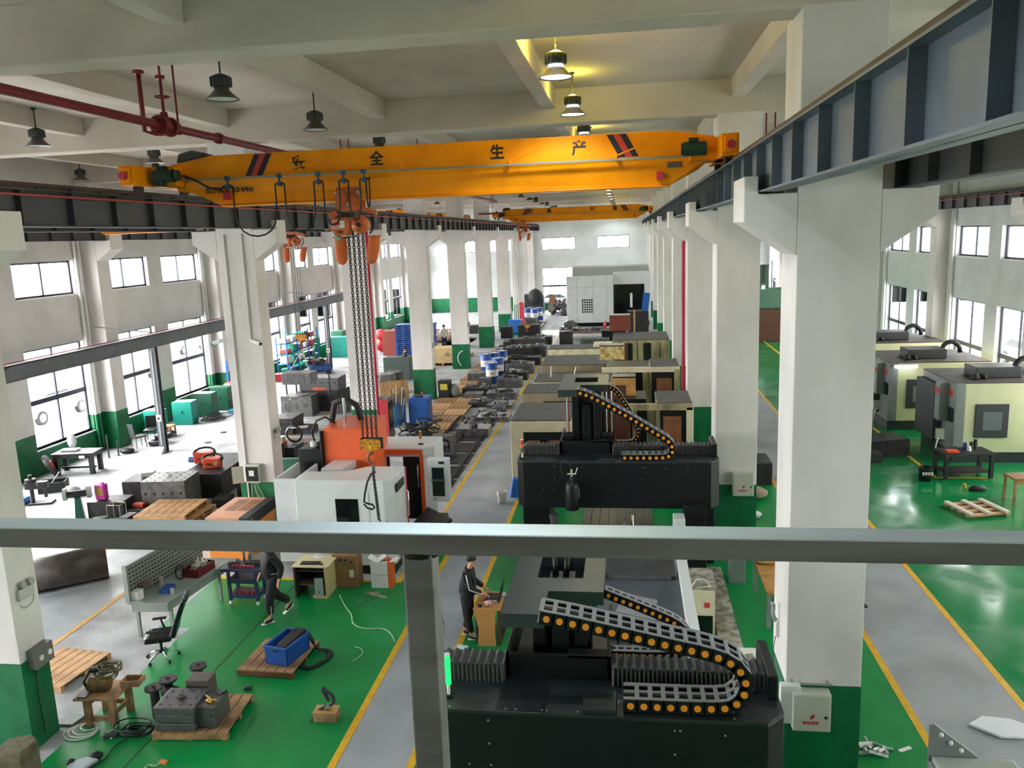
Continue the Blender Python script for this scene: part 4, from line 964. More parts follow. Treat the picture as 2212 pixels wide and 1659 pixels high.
    vs = [(*(hip+Vector((0, 0, .14))), .12, .15), (*(hip+Vector((0, 0, .0))), .135, .168)]; es = [(0, 1)]
    for s in 'lr':
        hp, kn, an = V('hp'+s), V('kn'+s), V('an'+s); i = len(vs); vs += [(*hp, .115), (*kn, .08), (*(an+Vector((0, 0, .05))), .062)]; es += [(1, i), (i, i+1), (i+1, i+2)]
    vs = [v[:3]+tuple(r*bulk for r in v[3:]) for v in vs]; tr = skin('trousers', vs, es, legs, t, 2)
    for s in 'lr':
        an = V('an'+s); to = Vector(J.get('toe'+s, (.14, 0, -.04))); L = to.normalized(); h = an+Vector((0, 0, -.035))
        vs = [(*(h-L*.05), .042, .04), (*(h+L*.05), .045), (*(h+to*.95), .036, .03)]
        so = skin('shoe', vs, [(0, 1), (1, 2)], m_shoe, t, 2)
        b = MB(); a_ = math.atan2(L.z+.2, L.x); c = h+to*.45-Vector((0, 0, .04)); b.obox(c, (.27, .085, .022), (0, -math.atan2(to.z+.04, abs(to.x)+.001), 0)); b.build('sole', m_sole, so, bevel=.008)
    if extra: extra(t, J, V, jk, tr)
    return t
def sleeve_stripe(t, J, V, jk, tr):
    for s, q in (('l', 1), ('r', -1)):
        sh, el, wr = V('sh'+s), V('el'+s), V('wr'+s); o = Vector((0, q, .0))
        pts = [sh+o*.075+Vector((0, 0, .03)), sh*.5+el*.5+o*.068, el+o*.06, el*.5+wr*.5+o*.052, wr+o*.044]
        MB().tube(pts, .011, 6).build('white_stripe', m_wstripe, jk)
def std(lx=0, **k):
    J = dict(hip=(0, 0, .92), chest=(.04, 0, 1.26), neck=(.08, 0, 1.48), head=(.13, 0, 1.6), face=(1, 0, -.55),
             shl=(.04, .18, 1.38), shr=(.04, -.18, 1.38), ell=(.1, .23, 1.12), elr=(.1, -.23, 1.12), wrl=(.33, .15, .99), wrr=(.33, -.15, .99),
             hpl=(0, .09, .85), hpr=(0, -.09, .85), knl=(.03, .1, .49), knr=(.0, -.1, .49), anl=(-.02, .11, .09), anr=(-.04, -.1, .09))
    J.update(k); return J
human('person in black tracksuit with white sleeve stripe, standing at the small chipboard desk, looking down', (-3.17, 14.62, 0), .05,
      std(anl=(-.08, .11, .09), anr=(.06, -.1, .09)), m_cloth, m_cloth, extra=sleeve_stripe, scale=1.0, bulk=1.12)
def leg_stripe(t, J, V, jk, tr):
    for s, q in (('l', 1), ('r', -1)):
        hp, kn, an = V('hp'+s), V('kn'+s), V('an'+s); o = Vector((0, q, 0))
        MB().tube([kn+o*.078, kn*.5+an*.5+o*.07, an+o*.058+Vector((0, 0, .08))], .014, 6).build('white_stripe', m_wstripe, tr)
    h = V('hip'); MB().tube([(h.x+.165*math.cos(a), .19*math.sin(a), h.z+.1) for a in [2*PI*i/16 for i in range(16)]], .008, 5, closed=True).build('hem_print', m_wstripe, jk)
human('person in black jacket and striped trousers walking past the tool trolley', (-7.42, 15.15, 0), PI+.75,
      std(hip=(.0, 0, .92), chest=(.03, 0, 1.26), head=(.08, 0, 1.61), face=(1, 0, -.1), ell=(-.1, .24, 1.14), wrl=(-.02, .26, .9), elr=(.05, -.24, 1.12), wrr=(.18, -.24, .92),
          knl=(.16, .1, .5), anl=(.16, .1, .09), knr=(-.02, -.09, .48), anr=(-.32, -.1, .2), toer=(.1, 0, -.11)), m_cloth, m_cloth, extra=leg_stripe, scale=1.05, bulk=1.28)
human('person in a pale shirt and dark trousers standing on the pallets between two far columns', (-12.7, 55.3, 0), -1.2, std(face=(1, 0, 0), head=(.08, 0, 1.6), wrl=(.1, .24, .88), wrr=(.1, -.24, .88)),
      mat('pale_shirt', 'c9c6c0', .8), mat('dark_jeans', '2a3444', .8), scale=1.08)
human('person in black standing behind the second column, next to the blue pallet stack', (-12.55, 44.2, 0), .5, std(face=(1, 0, -.3), wrl=(.1, .24, .88), wrr=(.2, -.2, 1.0)), m_cloth, m_cloth, scale=1.05)
human('person in black crouching by the steel blocks beside the painted column', (-13.6, 28.6, 0), .2,
      std(hip=(-.1, 0, .42), chest=(.05, 0, .72), neck=(.18, 0, .9), head=(.26, 0, .98), face=(1, 0, -.8), shl=(.1, .18, .84), shr=(.1, -.18, .84), ell=(.25, .2, .62), elr=(.25, -.2, .62), wrl=(.45, .1, .5), wrr=(.45, -.1, .5),
          hpl=(-.08, .1, .4), hpr=(-.08, -.1, .4), knl=(.3, .14, .48), knr=(.3, -.14, .48), anl=(.1, .13, .09), anr=(.1, -.13, .09)), m_cloth, m_cloth)

# ================================================================ NEAR FLOOR THINGS
m_wood = mat('pale_pallet_wood', 'c39a6c', .75, col2='96704a', scale=4, amt=.7, stretch=(1, 1, 1), bump=.1)
m_woodd = mat('weathered_pallet_wood', 'a8845c', .8, col2='6b4e34', scale=4, amt=.8, bump=.15)
m_woodr = mat('reddish_board', '7a4a30', .75, col2='5c3a28', scale=5)
m_cardb = mat('brown_cardboard', '8f6a48', .8, col2='7a583a', scale=3)
m_bluep = mat('blue_plastic', '1c4fa0', .4, col2='173f86', scale=4)
m_navyp = mat('navy_enamel', '1a2c55', .4)
m_gpl = mat('grey_green_enamel', '8b9690', .45, col2='77817c', scale=3)
m_gold = mat('yellow_grip', 'd9a31c', .5)
BLK = []
def pallet_mb(w, d, h=.13, n=6, gap=.02):
    top = MB(); pw = (w-gap*(n-1))/n
    return pw
def pallet(loc, rz, w, d, label, n=6, h=.13, m=None, group=None, along='y', m2=None):
    t = thing('pallet', label, 'pallet', loc, rz, group); m = m or m_wood; BLK.append((loc[0], loc[1], w/2, d/2))
    pw = (w-.02*(n-1))/n
    rep(bx(0, pw, 0, d, h-.022, h), 'deck_board', m, t, [(-w/2+i*(pw+.02), -d/2, 0) for i in range(n)])
    rep(bx(-w/2, w/2, -.045, .045, .02, h-.022), 'stringer', m2 or m, t, [(0, yy, 0) for yy in (-d/2+.045, 0, d/2-.045)])
    rep(bx(-.05, .05, -.05, .05, 0, .02), 'foot_board', m2 or m, t, [(xx, yy, 0) for yy in (-d/2+.05, d/2-.05) for xx in (-w/2+.05, 0, w/2-.05)])
    return t
def block(loc, rz, w, d, h, label, layers=1, holes=(3, 2), m=None, group=None, name='mould_block', eye=True, cat='steel block', side=True):
    BLK.append((loc[0], loc[1], w/2, d/2)) if loc[2] == 0 else None
    """machined steel mould block, stacked plates with bolt holes"""
    t = thing(name, label, cat, loc, rz, group); m = m or m_iron
    z = 0; hh = h/layers
    for i in range(layers):
        ins = .012*(i % 2)
        bx(-w/2+ins, w/2-ins, -d/2+ins, d/2-ins, z, z+hh-.006).build('plate', m, t, bevel=min(.012, hh*.2)); z += hh
    hm = MB(); r = min(w, d)*.03+.006
    nx, ny = holes
    for i in range(nx):
        for j in range(ny):
            x = -w/2+w*(i+.5)/nx; y = -d/2+d*(j+.5)/ny; hm.cyl((x, y, h-.006), (x, y, h-.003), r, n=10)
    if side:
        for i in range(nx): x = -w/2+w*(i+.5)/nx; hm.cyl((x, -d/2-.002, h*.6), (x, -d/2+.002, h*.6), r*1.2, n=10)
    hm.build('hole_pattern', m_black, t)
    if eye: MB().tube([(.03*math.cos(a), 0, h+.03+.03*math.sin(a)) for a in [2*PI*k_/10 for k_ in range(10)]], .009, 5, closed=True).build('lifting_eye', m_iron, t)
    return t
pallet((-7.09, 11.5, 0), .08, 1.25, 1.15, 'pallet under the big drilled steel block on the green floor', n=7, m=m_woodd)
b1 = block((-7.3, 11.25, .135), .06, .68, .6, .42, 'large layered steel mould block with twelve bolt holes in its top, on the near pallet', layers=3, holes=(4, 3), m=m_steel, side=False)
MB().cyl((0, 0, .42), (0, 0, .45), .06, n=16).build('centre_bush', m_iron, b1)
block((-6.82, 11.33, .135), .05, .34, .5, .38, 'smaller steel block with a clamp and yellow handled tool on top, on the near pallet', layers=1, holes=(2, 1), m=m_steel, eye=False)
block((-7.25, 11.78, .135), .06, .4, .3, .5, 'worn brown steel block standing behind the big drilled block on the pallet', holes=(1, 1), m=mat('brown_worn_steel', '5a524c', .6, col2='44403c', scale=5), eye=False)
t = thing('hand_tool', 'tool with yellow grips lying on the smaller steel block', 'tool', (-6.85, 11.3, .515)); MB().bar((-.1, .08, .02), (0, 0, .02), .03, .015).build('jaw', m_bolt, t); MB().tube([(0, 0, .02), (.06, -.06, .02), (.16, -.04, .02)], .018, 6).tube([(0, 0, .02), (.0, -.07, .02), (.1, -.12, .02)], .018, 6).build('yellow_grip', m_gold, t)
t = thing('hand_tool', 'grey bench clamp lying on the smaller steel block', 'tool', (-6.76, 11.45, .515)); MB().bar((-.06, .06, .03), (.08, -.02, .03), .05, .04).bar((.08, -.02, .03), (.12, .06, .03), .03, .05).build('clamp', m_iron, t)
for i, (x, y, h, lb) in enumerate(((-7.98, 11.55, .5, 'dark flanged steel pin standing at the corner of the near pallet'), (-7.86, 11.78, .52, 'dark flanged steel pin with a wide four hole disc behind the first one'), (-7.66, 12.4, .42, 'dark flanged steel pin farthest behind the drilled steel block'), (-7.74, 11.62, .4, 'half hidden flanged steel pin between two others by the pallet'))):
    t = thing('flanged_pin', lb, 'steel pin', (x, y, 0)); MB().cyl((0, 0, 0), (0, 0, h), .075, n=16).build('shaft', m_iron, t)
    fl = MB().cyl((0, 0, h), (0, 0, h+.04), .15, n=24).build('flange', m_iron, t, bevel=.005); MB().cyl((0, 0, h+.04), (0, 0, h+.075), .03, n=10).build('stud', m_iron, t)
    rep(MB().cyl((0, 0, 0), (0, 0, .004), .015, n=8), 'bolt_hole', m_black, fl, [(.11*math.cos(a), .11*math.sin(a), h+.038) for a in (.7, 2.3, 3.9, 5.4)])
tag(MB().obox((-6.78, 12.45, .03), (.14, .09, .06), (0, 0, .4)).build('metal_scrap', m_iron, bevel=.02), 'small dark scrap piece on the green floor behind the near pallet', 'scrap')
# pallet C with crate
pallet((-6.62, 13.45, 0), -.04, 1.1, 1.2, 'pallet carrying the blue plastic crate on the green floor', n=6, m=m_woodd, m2=m_woodr)
t = thing('plastic_crate', 'blue plastic crate filled with black belts, on a pallet', 'crate', (-6.42, 13.42, .135), -.22)
for (x0, x1, y0, y1) in ((-.24, -.215, -.36, .36), (.215, .24, -.36, .36), (-.24, .24, -.36, -.335), (-.24, .24, .335, .36)): bx(x0, x1, y0, y1, 0, .36).build('wall', m_bluep, t, bevel=.008)
bx(-.24, .24, -.36, .36, 0, .02).build('base', m_bluep, t); 
MB().box(-.26, .26, -.38, -.35, .32, .36).box(-.26, .26, .35, .38, .32, .36).box(-.26, -.235, -.38, .38, .32, .36).box(.235, .26, -.38, .38, .32, .36).build('rim', m_bluep, t, bevel=.006)
bx(-.05, .05, -.385, -.378, .27, .3).build('grip_slot', m_black, t)
t = thing('rubber_belt', 'wide black belt looping out of the blue crate', 'belt', (-6.3, 13.45, .4))
MB().obox((-.05, .0, .06), (.24, .62, .1), (.15, 0, -.3)).build('folded_belt', m_black, t, bevel=.03)
bl = MB(); pts = smooth([(-.1, .2, .14), (.1, .32, .12), (.25, .28, -.1), (.3, .3, -.3), (.45, .4, -.36), (.62, .3, -.37), (.58, .0, -.37), (.4, -.3, -.37), (.2, -.22, -.36), (.1, -.1, -.3)], 2)
for a, c in zip(pts, pts[1:]): bl.bar(a, c+(c-a)*.15, .09, .02)
bl.build('belt_loop', m_black, t)
# box with rag
t = thing('wooden_box', 'small tan wooden box alone on the green floor', 'box', (-5.02, 11.7, 0), .05); bx(-.2, .2, -.12, .12, 0, .16).build('body', m_woodd, t, bevel=.01); bx(-.2, .2, -.12, .12, .16, .175).build('lid', mat('yellowish_wood', 'b08a50', .7), t)
t = thing('cloth_strap', 'dark crumpled strap standing up from the small wooden box', 'strap', (-5.0, 11.7, .176))
MB().tube(smooth([(-.25, -.1, -.16), (-.18, -.05, -.05), (-.08, 0, .02), (.04, .02, .06), (.12, .02, .12), (.1, .02, .24), (-.02, .02, .33), (-.08, .02, .38), (-.05, .02, .3), (.02, .02, .14)], 2), .032, 6).build('strap', mat('dark_webbing', '34343a', .8), t)
MB().cyl((-.02, -.06, .03), (.05, -.02, .06), .03, n=10).build('buckle', m_chrome, t)
# cables on floor
def cable(name, pts, r, m, label, cat='cable', n=3): return tag(MB().tube(smooth(pts, n), r, 6).build(name, m), label, cat)
m_pcab = mat('pale_green_cable', 'a9c4a8', .6)
cable('floor_cable', [(-6.45, 16.3, .015), (-6.1, 15.7, .015), (-5.85, 15.4, .015), (-5.7, 14.95, .015), (-5.35, 14.75, .015), (-5.0, 14.85, .015), (-4.75, 14.6, .015), (-4.6, 14.3, .015)], .012, m_pcab, 'pale cable wandering over the green floor from the computer desk')
cable('string_offcut', [(-5.33, 14.05, .012), (-5.15, 13.98, .012), (-5.08, 13.75, .012), (-5.2, 13.5, .012)], .01, m_pcab, 'short pale curved offcut lying alone on the green floor', 'string')
cable('wire_tangle', [(-6.3, 16.4, .01), (-6.0, 16.2, .01), (-5.7, 16.5, .01), (-5.9, 16.0, .01), (-5.6, 15.9, .01), (-6.1, 15.8, .01), (-5.5, 16.3, .01)], .008, mat('grey_wire', '5c6a60', .6), 'thin tangled wires on the floor before the orange striped box', 'wire')
tag(MB().obox((-5.55, 16.3, .02), (.45, .05, .03), (0, 0, -.35)).obox((-5.7, 16.42, .03), (.3, .04, .03), (0, 0, .2)).build('wood_strip', mat('grey_batten', '9a8f80', .7)), 'two grey battens lying before the white and orange boxes', 'wood strip')
# computer desk
t = thing('computer_desk', 'beige computer desk with dark open underside', 'desk', (-7.02, 16.4, 0), -.02)
bx(-.42, .42, -.3, .38, .73, .76).build('desktop', mat('cream_laminate', 'cfc39a', .5), t, bevel=.004)
m_brn = mat('dark_brown_laminate', '3a2826', .6)
bx(.32, .36, -.27, .35, 0, .73).build('side_panel', mat('beige_side', 'b5a878', .55), t); bx(-.4, -.36, -.27, .35, 0, .73).build('side_panel', m_brn, t)
bx(-.36, .32, .3, .32, .2, .73).build('back_panel', m_brn, t); bx(-.38, .34, -.24, .2, .62, .64).build('keyboard_shelf', m_brn, t); bx(-.36, .02, -.2, .3, .28, .3).build('shelf', mat('brown_shelf', '5c4a40', .6), t); bx(.02, .32, -.27, .3, 0, .07).build('kick_board', mat('beige_side', 'b5a878', .55), t)
t = thing('keyboard', 'black keyboard on the beige computer desk', 'keyboard', (-7.06, 16.28, .762), .03); bx(-.22, .22, -.08, .08, 0, .02).build('case', m_black, t); 
kb = MB(); [kb.box(-.21+i*.028, -.187+i*.028, -.07+j*.03, -.046+j*.03, .02, .028) for i in range(15) for j in range(5)]; kb.build('keys', mat('key_grey', '3a3a3e', .6), t)
tag(MB().sphere((-6.78, 16.22, .775), .035, 10, sc=(1, 1.5, .6)).build('mouse', m_black), 'black mouse beside the keyboard on the beige desk', 'mouse')
t = thing('monitor', 'white-edged monitor on the beige desk, cut off by the railing', 'monitor', (-7.03, 16.62, .762)); bx(-.24, .24, .0, .04, .09, .42).build('frame', m_lab, t, bevel=.01); bx(-.215, .215, -.003, .0, .12, .4).build('screen', m_dglass, t); MB().cyl((0, .03, 0), (0, .03, .12), .03, n=10).cyl((0, .03, 0), (0, .03, .015), .12, n=20).build('stand', m_lab, t)
t = thing('computer_tower', 'grey computer tower under the beige desk', 'computer', (-6.83, 16.3, .075)); bx(-.1, .1, -.2, .2, 0, .42).build('case', m_black, t, bevel=.008); bx(-.1, .1, -.215, -.2, 0, .42).build('front_panel', mat('tower_grey', '8a9490', .4), t, bevel=.01); MB().cyl((0, -.22, .1), (0, -.214, .1), .02, n=10).build('button', m_black, t)
# boxes
t = thing('cardboard_box', 'tall brown cardboard box between the desk and the white machine', 'box', (-6.44, 17.08-.0, 0)); 
t.location = (-6.42, 16.98-.35+.25, 0)
bx(-.28, .28, -.2, .2, 0, .78).build('carton', m_cardb, t, bevel=.01); bx(-.3, .28, -.22, .2, .78, .8).build('flap', m_cardb, t); MB().box(.1, .2, -.204, -.2, .28, .45).build('label', m_lab, t); MB().box(-.12, -.06, -.203, -.2, .66, .7).box(.0, .06, -.203, -.2, .66, .7).box(.12, .18, -.203, -.2, .62, .66).build('printed_marks', m_black, t)
tag(MB().obox((-6.35, 16.9, .86), (.42, .2, .12), (0, 0, .05)).build('yellow_package', mat('yellow_wrap', 'c8c820', .4), bevel=.03), 'bright yellow package on top of the cardboard box', 'package')
for i, (z, lb) in enumerate(((0, 'white carton with orange corner, lower of the stacked two'), (.32, 'white carton with orange corner, upper of the stacked two, flaps open'))):
    t = thing('carton', lb, 'box', (-5.6, 16.9-.0, z)); t.location = (-5.6, 16.86, z)
    bx(-.24, .16, -.13, .13, 0, .31).build('white_side', m_lab, t, bevel=.006); bx(.16, .26, -.13, .13, 0, .31).build('orange_side', mat('orange_print', 'd9642c', .6), t, bevel=.006)
    if i: MB().obox((-.2, -.02, .36), (.2, .24, .008), (0, .5, 0)).obox((.0, -.02, .37), (.24, .2, .008), (.1, -.5, .4)).obox((.3, 0, .33), (.16, .26, .008), (0, -.2, 0)).build('flap', m_lab, t)
tag(MB().sphere((-5.5, 16.86, .67), .09, 10, sc=(1.3, 1, .5)).build('crumpled_paper', mat('red_tissue', 'b86a5a', .7)), 'crumpled reddish paper in the open white carton', 'paper')
# tool trolley
t = thing('tool_trolley', 'dark blue tool trolley with red sockets, behind the walking person', 'trolley', (-8.42, 15.9, 0), -.02)
for z in (.16, .5): bx(-.34, .34, -.2, .2, z, z+.1).build('tray', m_navyp, t, bevel=.008)
bx(-.46, .46, -.27, .27, .8, .86).build('top_tray', m_navyp, t, bevel=.01)
for (x, y) in ((-.32, -.18), (.32, -.18), (-.32, .18), (.32, .18)):
    bx(x-.03, x+.03, y-.03, y+.03, .1, .8).build('post', m_navyp, t)
    MB().cyl((x-.02, y, .05), (x+.02, y, .05), .05, n=14).build('caster', m_lab, t)
rep(MB().cyl((0, 0, 0), (0, 0, .05), .035, n=12), 'red_socket', mat('red_cap', 'b02830', .4), t, [(-.2+.09*i, -.14, .86) for i in range(6)]+[(-.2+.1*i, -.14, .26) for i in range(5)])
t = thing('tool_set', 'grey open tool case on top of the blue trolley', 'tool case', (-8.25, 15.98, .865)); MB().obox((0, 0, .03), (.34, .18, .06), (0, 0, .1)).build('case', m_iron, t); MB().obox((0, .09, .1), (.34, .02, .16), (-.5, 0, .1)).build('lid', mat('grey_lid', '8a8a80', .5), t)
tag(MB().obox((-8.7, 15.95, .9), (.22, .26, .05), (0, 0, .3)).cyl((-8.75, 15.8, .93), (-8.6, 16.0, .93), .02, n=8).cyl((-8.62, 15.82, .95), (-8.7, 16.02, .95), .015, n=8).build('spanner_pile', m_steel), 'heap of steel spanners on one end of the blue trolley', 'tools')
for xx, hh in ((-8.5, .16), (-8.36, .16)): tag(MB().cyl((xx, 16.05, .86), (xx, 16.05, .86+hh+.1), .03, n=10).cyl((xx, 16.05, .86+hh+.1), (xx, 16.05, .86+hh+.12), .035, n=10).build('chrome_bottle', m_chrome), 'small shiny cylinder standing at the rear of the blue trolley', 'bottle', 'shiny cylinders on the trolley')
# workbench with perforated board
t = thing('workbench', 'grey-green workbench with a perforated back board', 'workbench', (-9.6, 14.9, 0))
q = MB(); q.prism([(-10.05, 14.05), (-9.2, 14.1), (-8.95, 16.4), (-9.75, 16.4)], .76, .8, 'z'); q.build('bench_top', m_gpl, t, w=1)
q = MB(); q.prism([(-10.0, 14.1), (-9.25, 14.15), (-9.0, 16.35), (-9.7, 16.35)], .58, .76, 'z'); q.build('apron', m_gpl, t, w=1)
for (x, y) in ((-9.95, 14.2), (-9.25, 14.25), (-9.07, 15.9)): bx(x-.03, x+.03, y-.03, y+.03, 0, .6).build('leg', m_gpl, t, w=1)
bd = MB(); bd.prism([(-10.08, 14.05), (-10.03, 14.05), (-9.72, 16.45), (-9.77, 16.45)], .8, 1.55, 'z'); bo = bd.build('perforated_board', mat('grey_pegboard', '777c74', .5, col2='6a6f68', scale=8), t, w=1)
pg = MB()
for i in range(26):
    for j in range(8):
        f = (i+.5)/26; x = -10.03+.31*f; y = 14.05+2.4*f; pg.obox((x+.002, y, .86+j*.085), (.004, .05, .028), (0, 0, -.128))
pg.build('mesh_pattern', m_black, bo, w=1)
MB().prism([(-10.06, 14.03), (-9.98, 14.03), (-9.98, 14.06), (-10.06, 14.06)], .8, 1.6, 'z').bar((-10.02, 14.05, .82), (-9.7, 14.08, .8), .03, .05).build('board_frame', m_gpl, t, w=1)
MB().prism([(-10.0, 14.1), (-9.85, 14.12), (-9.84, 14.3), (-9.98, 14.3)], .8, 1.0, 'z').build('white_tray', m_lab, t, w=1)
t = thing('tool_box', 'dark red open toolbox heaped with steel fittings on the grey workbench', 'toolbox', (-9.35, 15.6, .8), 1.45)
MB().box(-.3, .3, -.2, -.18, 0, .18).box(-.3, .3, .18, .2, 0, .18).box(-.3, -.28, -.2, .2, 0, .18).box(.28, .3, -.2, .2, 0, .18).box(-.3, .3, -.2, .2, 0, .02).build('box', mat('dark_red_enamel', '6a1c20', .45), t)
rr = random.Random(5); fm = MB()
for i in range(14): a, c = rr.uniform(-.22, .22), rr.uniform(-.13, .13); fm.cyl((a, c, .08+rr.random()*.1), (a+rr.uniform(-.1, .1), c+rr.uniform(-.08, .08), .16+rr.random()*.12), rr.uniform(.025, .06), n=10)
o = fm.build('fittings', m_bolt, t); o['kind'] = 'stuff'
t = thing('hose_loop', 'black hose ring standing on the toolbox end of the workbench', 'hose', (-9.55, 15.15, .8)); MB().tube([(.0+.12*math.cos(a)*.6, .05+.05*math.cos(a), .17+.16*math.sin(a)) for a in [2*PI*i/16 for i in range(16)]], .014, 6, closed=True).build('ring', m_black, t)
tag(bx(-9.62, -9.42, 14.5, 14.78, .8, .9).build('blue_bin', m_bluep, bevel=.01), 'small blue bin on the grey workbench', 'bin')
tag(MB().cyl((-9.33, 14.5, .8), (-9.33, 14.5, .92), .04, n=12).build('paper_cup', mat('grey_cup', 'a8b0b0', .5)), 'pale cup near the front corner of the grey workbench', 'cup')
tag(MB().cyl((-9.8, 14.85, .8), (-9.78, 14.85, 1.0), .045, n=12).build('white_cup', mat('beige_cup', 'a8a090', .5)), 'beige cup against the perforated board', 'cup')
tag(MB().lathe([(.0, .0), (.12, .0), (.14, .03), (.12, .05), (0, .05)], (-9.9, 14.45, 1.02), 16).build('brown_disc', mat('brown_disc', '6a4a48', .6)), 'brown disc on the white tray of the workbench', 'disc')
# office chair
t = thing('office_chair', 'black leather swivel chair with chrome star base beside the workbench', 'chair', (-8.98, 13.38, 0), .35)
m_leath = mat('black_leather', '15151a', .3)
for i in range(5):
    a = 2*PI*i/5+.3; x, y = .3*math.cos(a), .3*math.sin(a)
    MB().tube([(0, 0, .16), (x*.5, y*.5, .14), (x, y, .08)], [.03, .024, .018], 8).build('chair_leg', m_chrome, t)
    MB().cyl((x-.02*math.sin(a), y+.02*math.cos(a), .03), (x+.02*math.sin(a), y-.02*math.cos(a), .03), .03, n=10).build('caster', m_black, t)
MB().cyl((0, 0, .12), (0, 0, .42), .028, n=10).build('gas_lift', m_black, t)
se = MB(); se.obox((0, 0, .48), (.5, .52, .11)); se.build('seat', m_leath, t, bevel=.045)
rep(bx(-.24, -.23, -.24, .24, .54, .545), 'white_piping', m_lab, t, [(0, 0, 0), (.06, 0, .003)])
ba = MB(); pr = [(.22, .5), (.3, .75), (.42, 1.05), (.5, 1.22), (.56, 1.2), (.5, 1.0), (.38, .72), (.32, .48)]; ba.prism(pr, -.25, .25, 'y'); ba.build('backrest', m_leath, t, bevel=.03)
MB().obox((.56, 0, 1.22), (.1, .26, .16), (0, .4, 0)).build('headrest', mat('grey_headrest', '4a4e50', .6), t, bevel=.03)
for s in (-1, 1):
    MB().tube([(.05, s*.27, .46), (.0, s*.29, .6), (-.02, s*.29, .68)], .02, 6).build('arm_post', m_black, t); MB().obox((-.04, s*.29, .7), (.26, .08, .035)).build('armrest', m_black, t, bevel=.015)
# steel pipe shell
t = thing('steel_shell', 'large dark rolled steel tube lying on the worn floor', 'tube', (-13.3, 16.6, 0))
sh = MB(); a0 = Vector((-13.95, 15.95, .42)); a1 = Vector((-12.55, 17.0, .42)); n = 28; d = (a1-a0).normalized(); x = d.cross(Vector((0, 0, 1))).normalized()
ang = [-.9+2*PI*.97*i/n for i in range(n+1)]
ring = lambda c, r: [c + x*math.cos(a)*r+Vector((0, 0, 1))*math.sin(a)*r*.98 for a in ang]
vs = ring(a0, .42)+ring(a1, .42)+ring(a0, .39)+ring(a1, .39); k_ = n+1
fs = [(i, i+1, k_+i+1, k_+i) for i in range(n)]+[(2*k_+i, 3*k_+i, 3*k_+i+1, 2*k_+i+1) for i in range(n)]+[(i, 2*k_+i, 2*k_+i+1, i+1) for i in range(n)]+[(k_+i, k_+i+1, 3*k_+i+1, 3*k_+i) for i in range(n)]
sh.add(vs, fs, 0, True); sh.build('shell', mat('dark_rolled_steel', '35302e', .45, metal=.2, col2='57504c', scale=3, amt=.8), t, w=1)
# pallet beside column
pallet((-10.65, 12.75, 0), -.12, 1.15, 1.25, 'bare pale pallet on the concrete by the first painted column', n=6)
# stool with motor and coil
t = thing('wooden_stand', 'rough wooden stand of heavy timbers carrying a dirty motor', 'stand', (-8.72, 11.4, 0), .1)
for (x, y) in ((-.26, -.2), (.16, -.2), (-.2, .22), (.22, .22)): bx(x-.05, x+.05, y-.05, y+.05, 0, .52).build('stand_leg', m_woodd, t, bevel=.006)
for (a, c) in (((-.26, -.2, .14), (.16, -.2, .14)), ((-.2, .22, .2), (.22, .22, .2)), ((.16, -.2, .22), (.22, .22, .22)), ((-.26, -.2, .4), (-.2, .22, .4))): MB().bar(a, c, .04, .08).build('crosspiece', m_woodd, t)
bx(-.42, .3, -.32, .26, .52, .57).build('top_board', m_woodd, t, bevel=.006); bx(-.35, -.2, -.32, .26, .57, .6).build('tray_edge', m_iron, t)
t2 = thing('open_wooden_tray', 'shallow open wooden tray on the corner of the timber stand', 'tray', (-8.36, 11.56, .575), .1)
for q_ in (bx(-.16, .16, -.12, -.1, 0, .1), bx(-.16, .16, .1, .12, 0, .1), bx(-.16, -.14, -.1, .1, 0, .1), bx(.14, .16, -.1, .1, 0, .1), bx(-.14, .14, -.1, .1, 0, .01)): q_.build('tray_side', m_woodd, t2)
t = thing('electric_motor', 'oily motor with yellow cover on the timber stand', 'motor', (-8.82, 11.4, .575), .1)
MB().cyl((-.14, -.08, .12), (.18, -.08, .12), .12, n=16).build('motor_body', mat('oily_yellow_paint', '7a5a1c', .5, col2='2a241c', scale=7, amt=.9), t); MB().tube([(-.18, -.1, .02), (-.24, -.1, .16), (-.16, -.04, .32), (-.06, .0, .34)], .022, 8).build('hose', m_black, t); MB().cyl((-.16, 0, .32), (.0, 0, .34), .05, n=10).build('connector', m_black, t)
t = thing('rope_coil', 'yellowish coiled rope heaped over the oily motor', 'rope', (-8.68, 11.45, .78), .1)
rc = MB(); rr = random.Random(9)
for i in range(9): r_ = .09+.09*rr.random(); cx_, cy_, cz_ = rr.uniform(-.05, .05), rr.uniform(-.05, .05), .02+.02*i; rc.tube([(cx_+r_*math.cos(a)*1.2, cy_+r_*math.sin(a), cz_+.03*math.sin(2*a+i)) for a in [2*PI*k/14 for k in range(14)]], .013, 5, closed=True)
rc.build('coil', mat('dirty_rope', '6a6038', .8, col2='3a3622', scale=12), t)
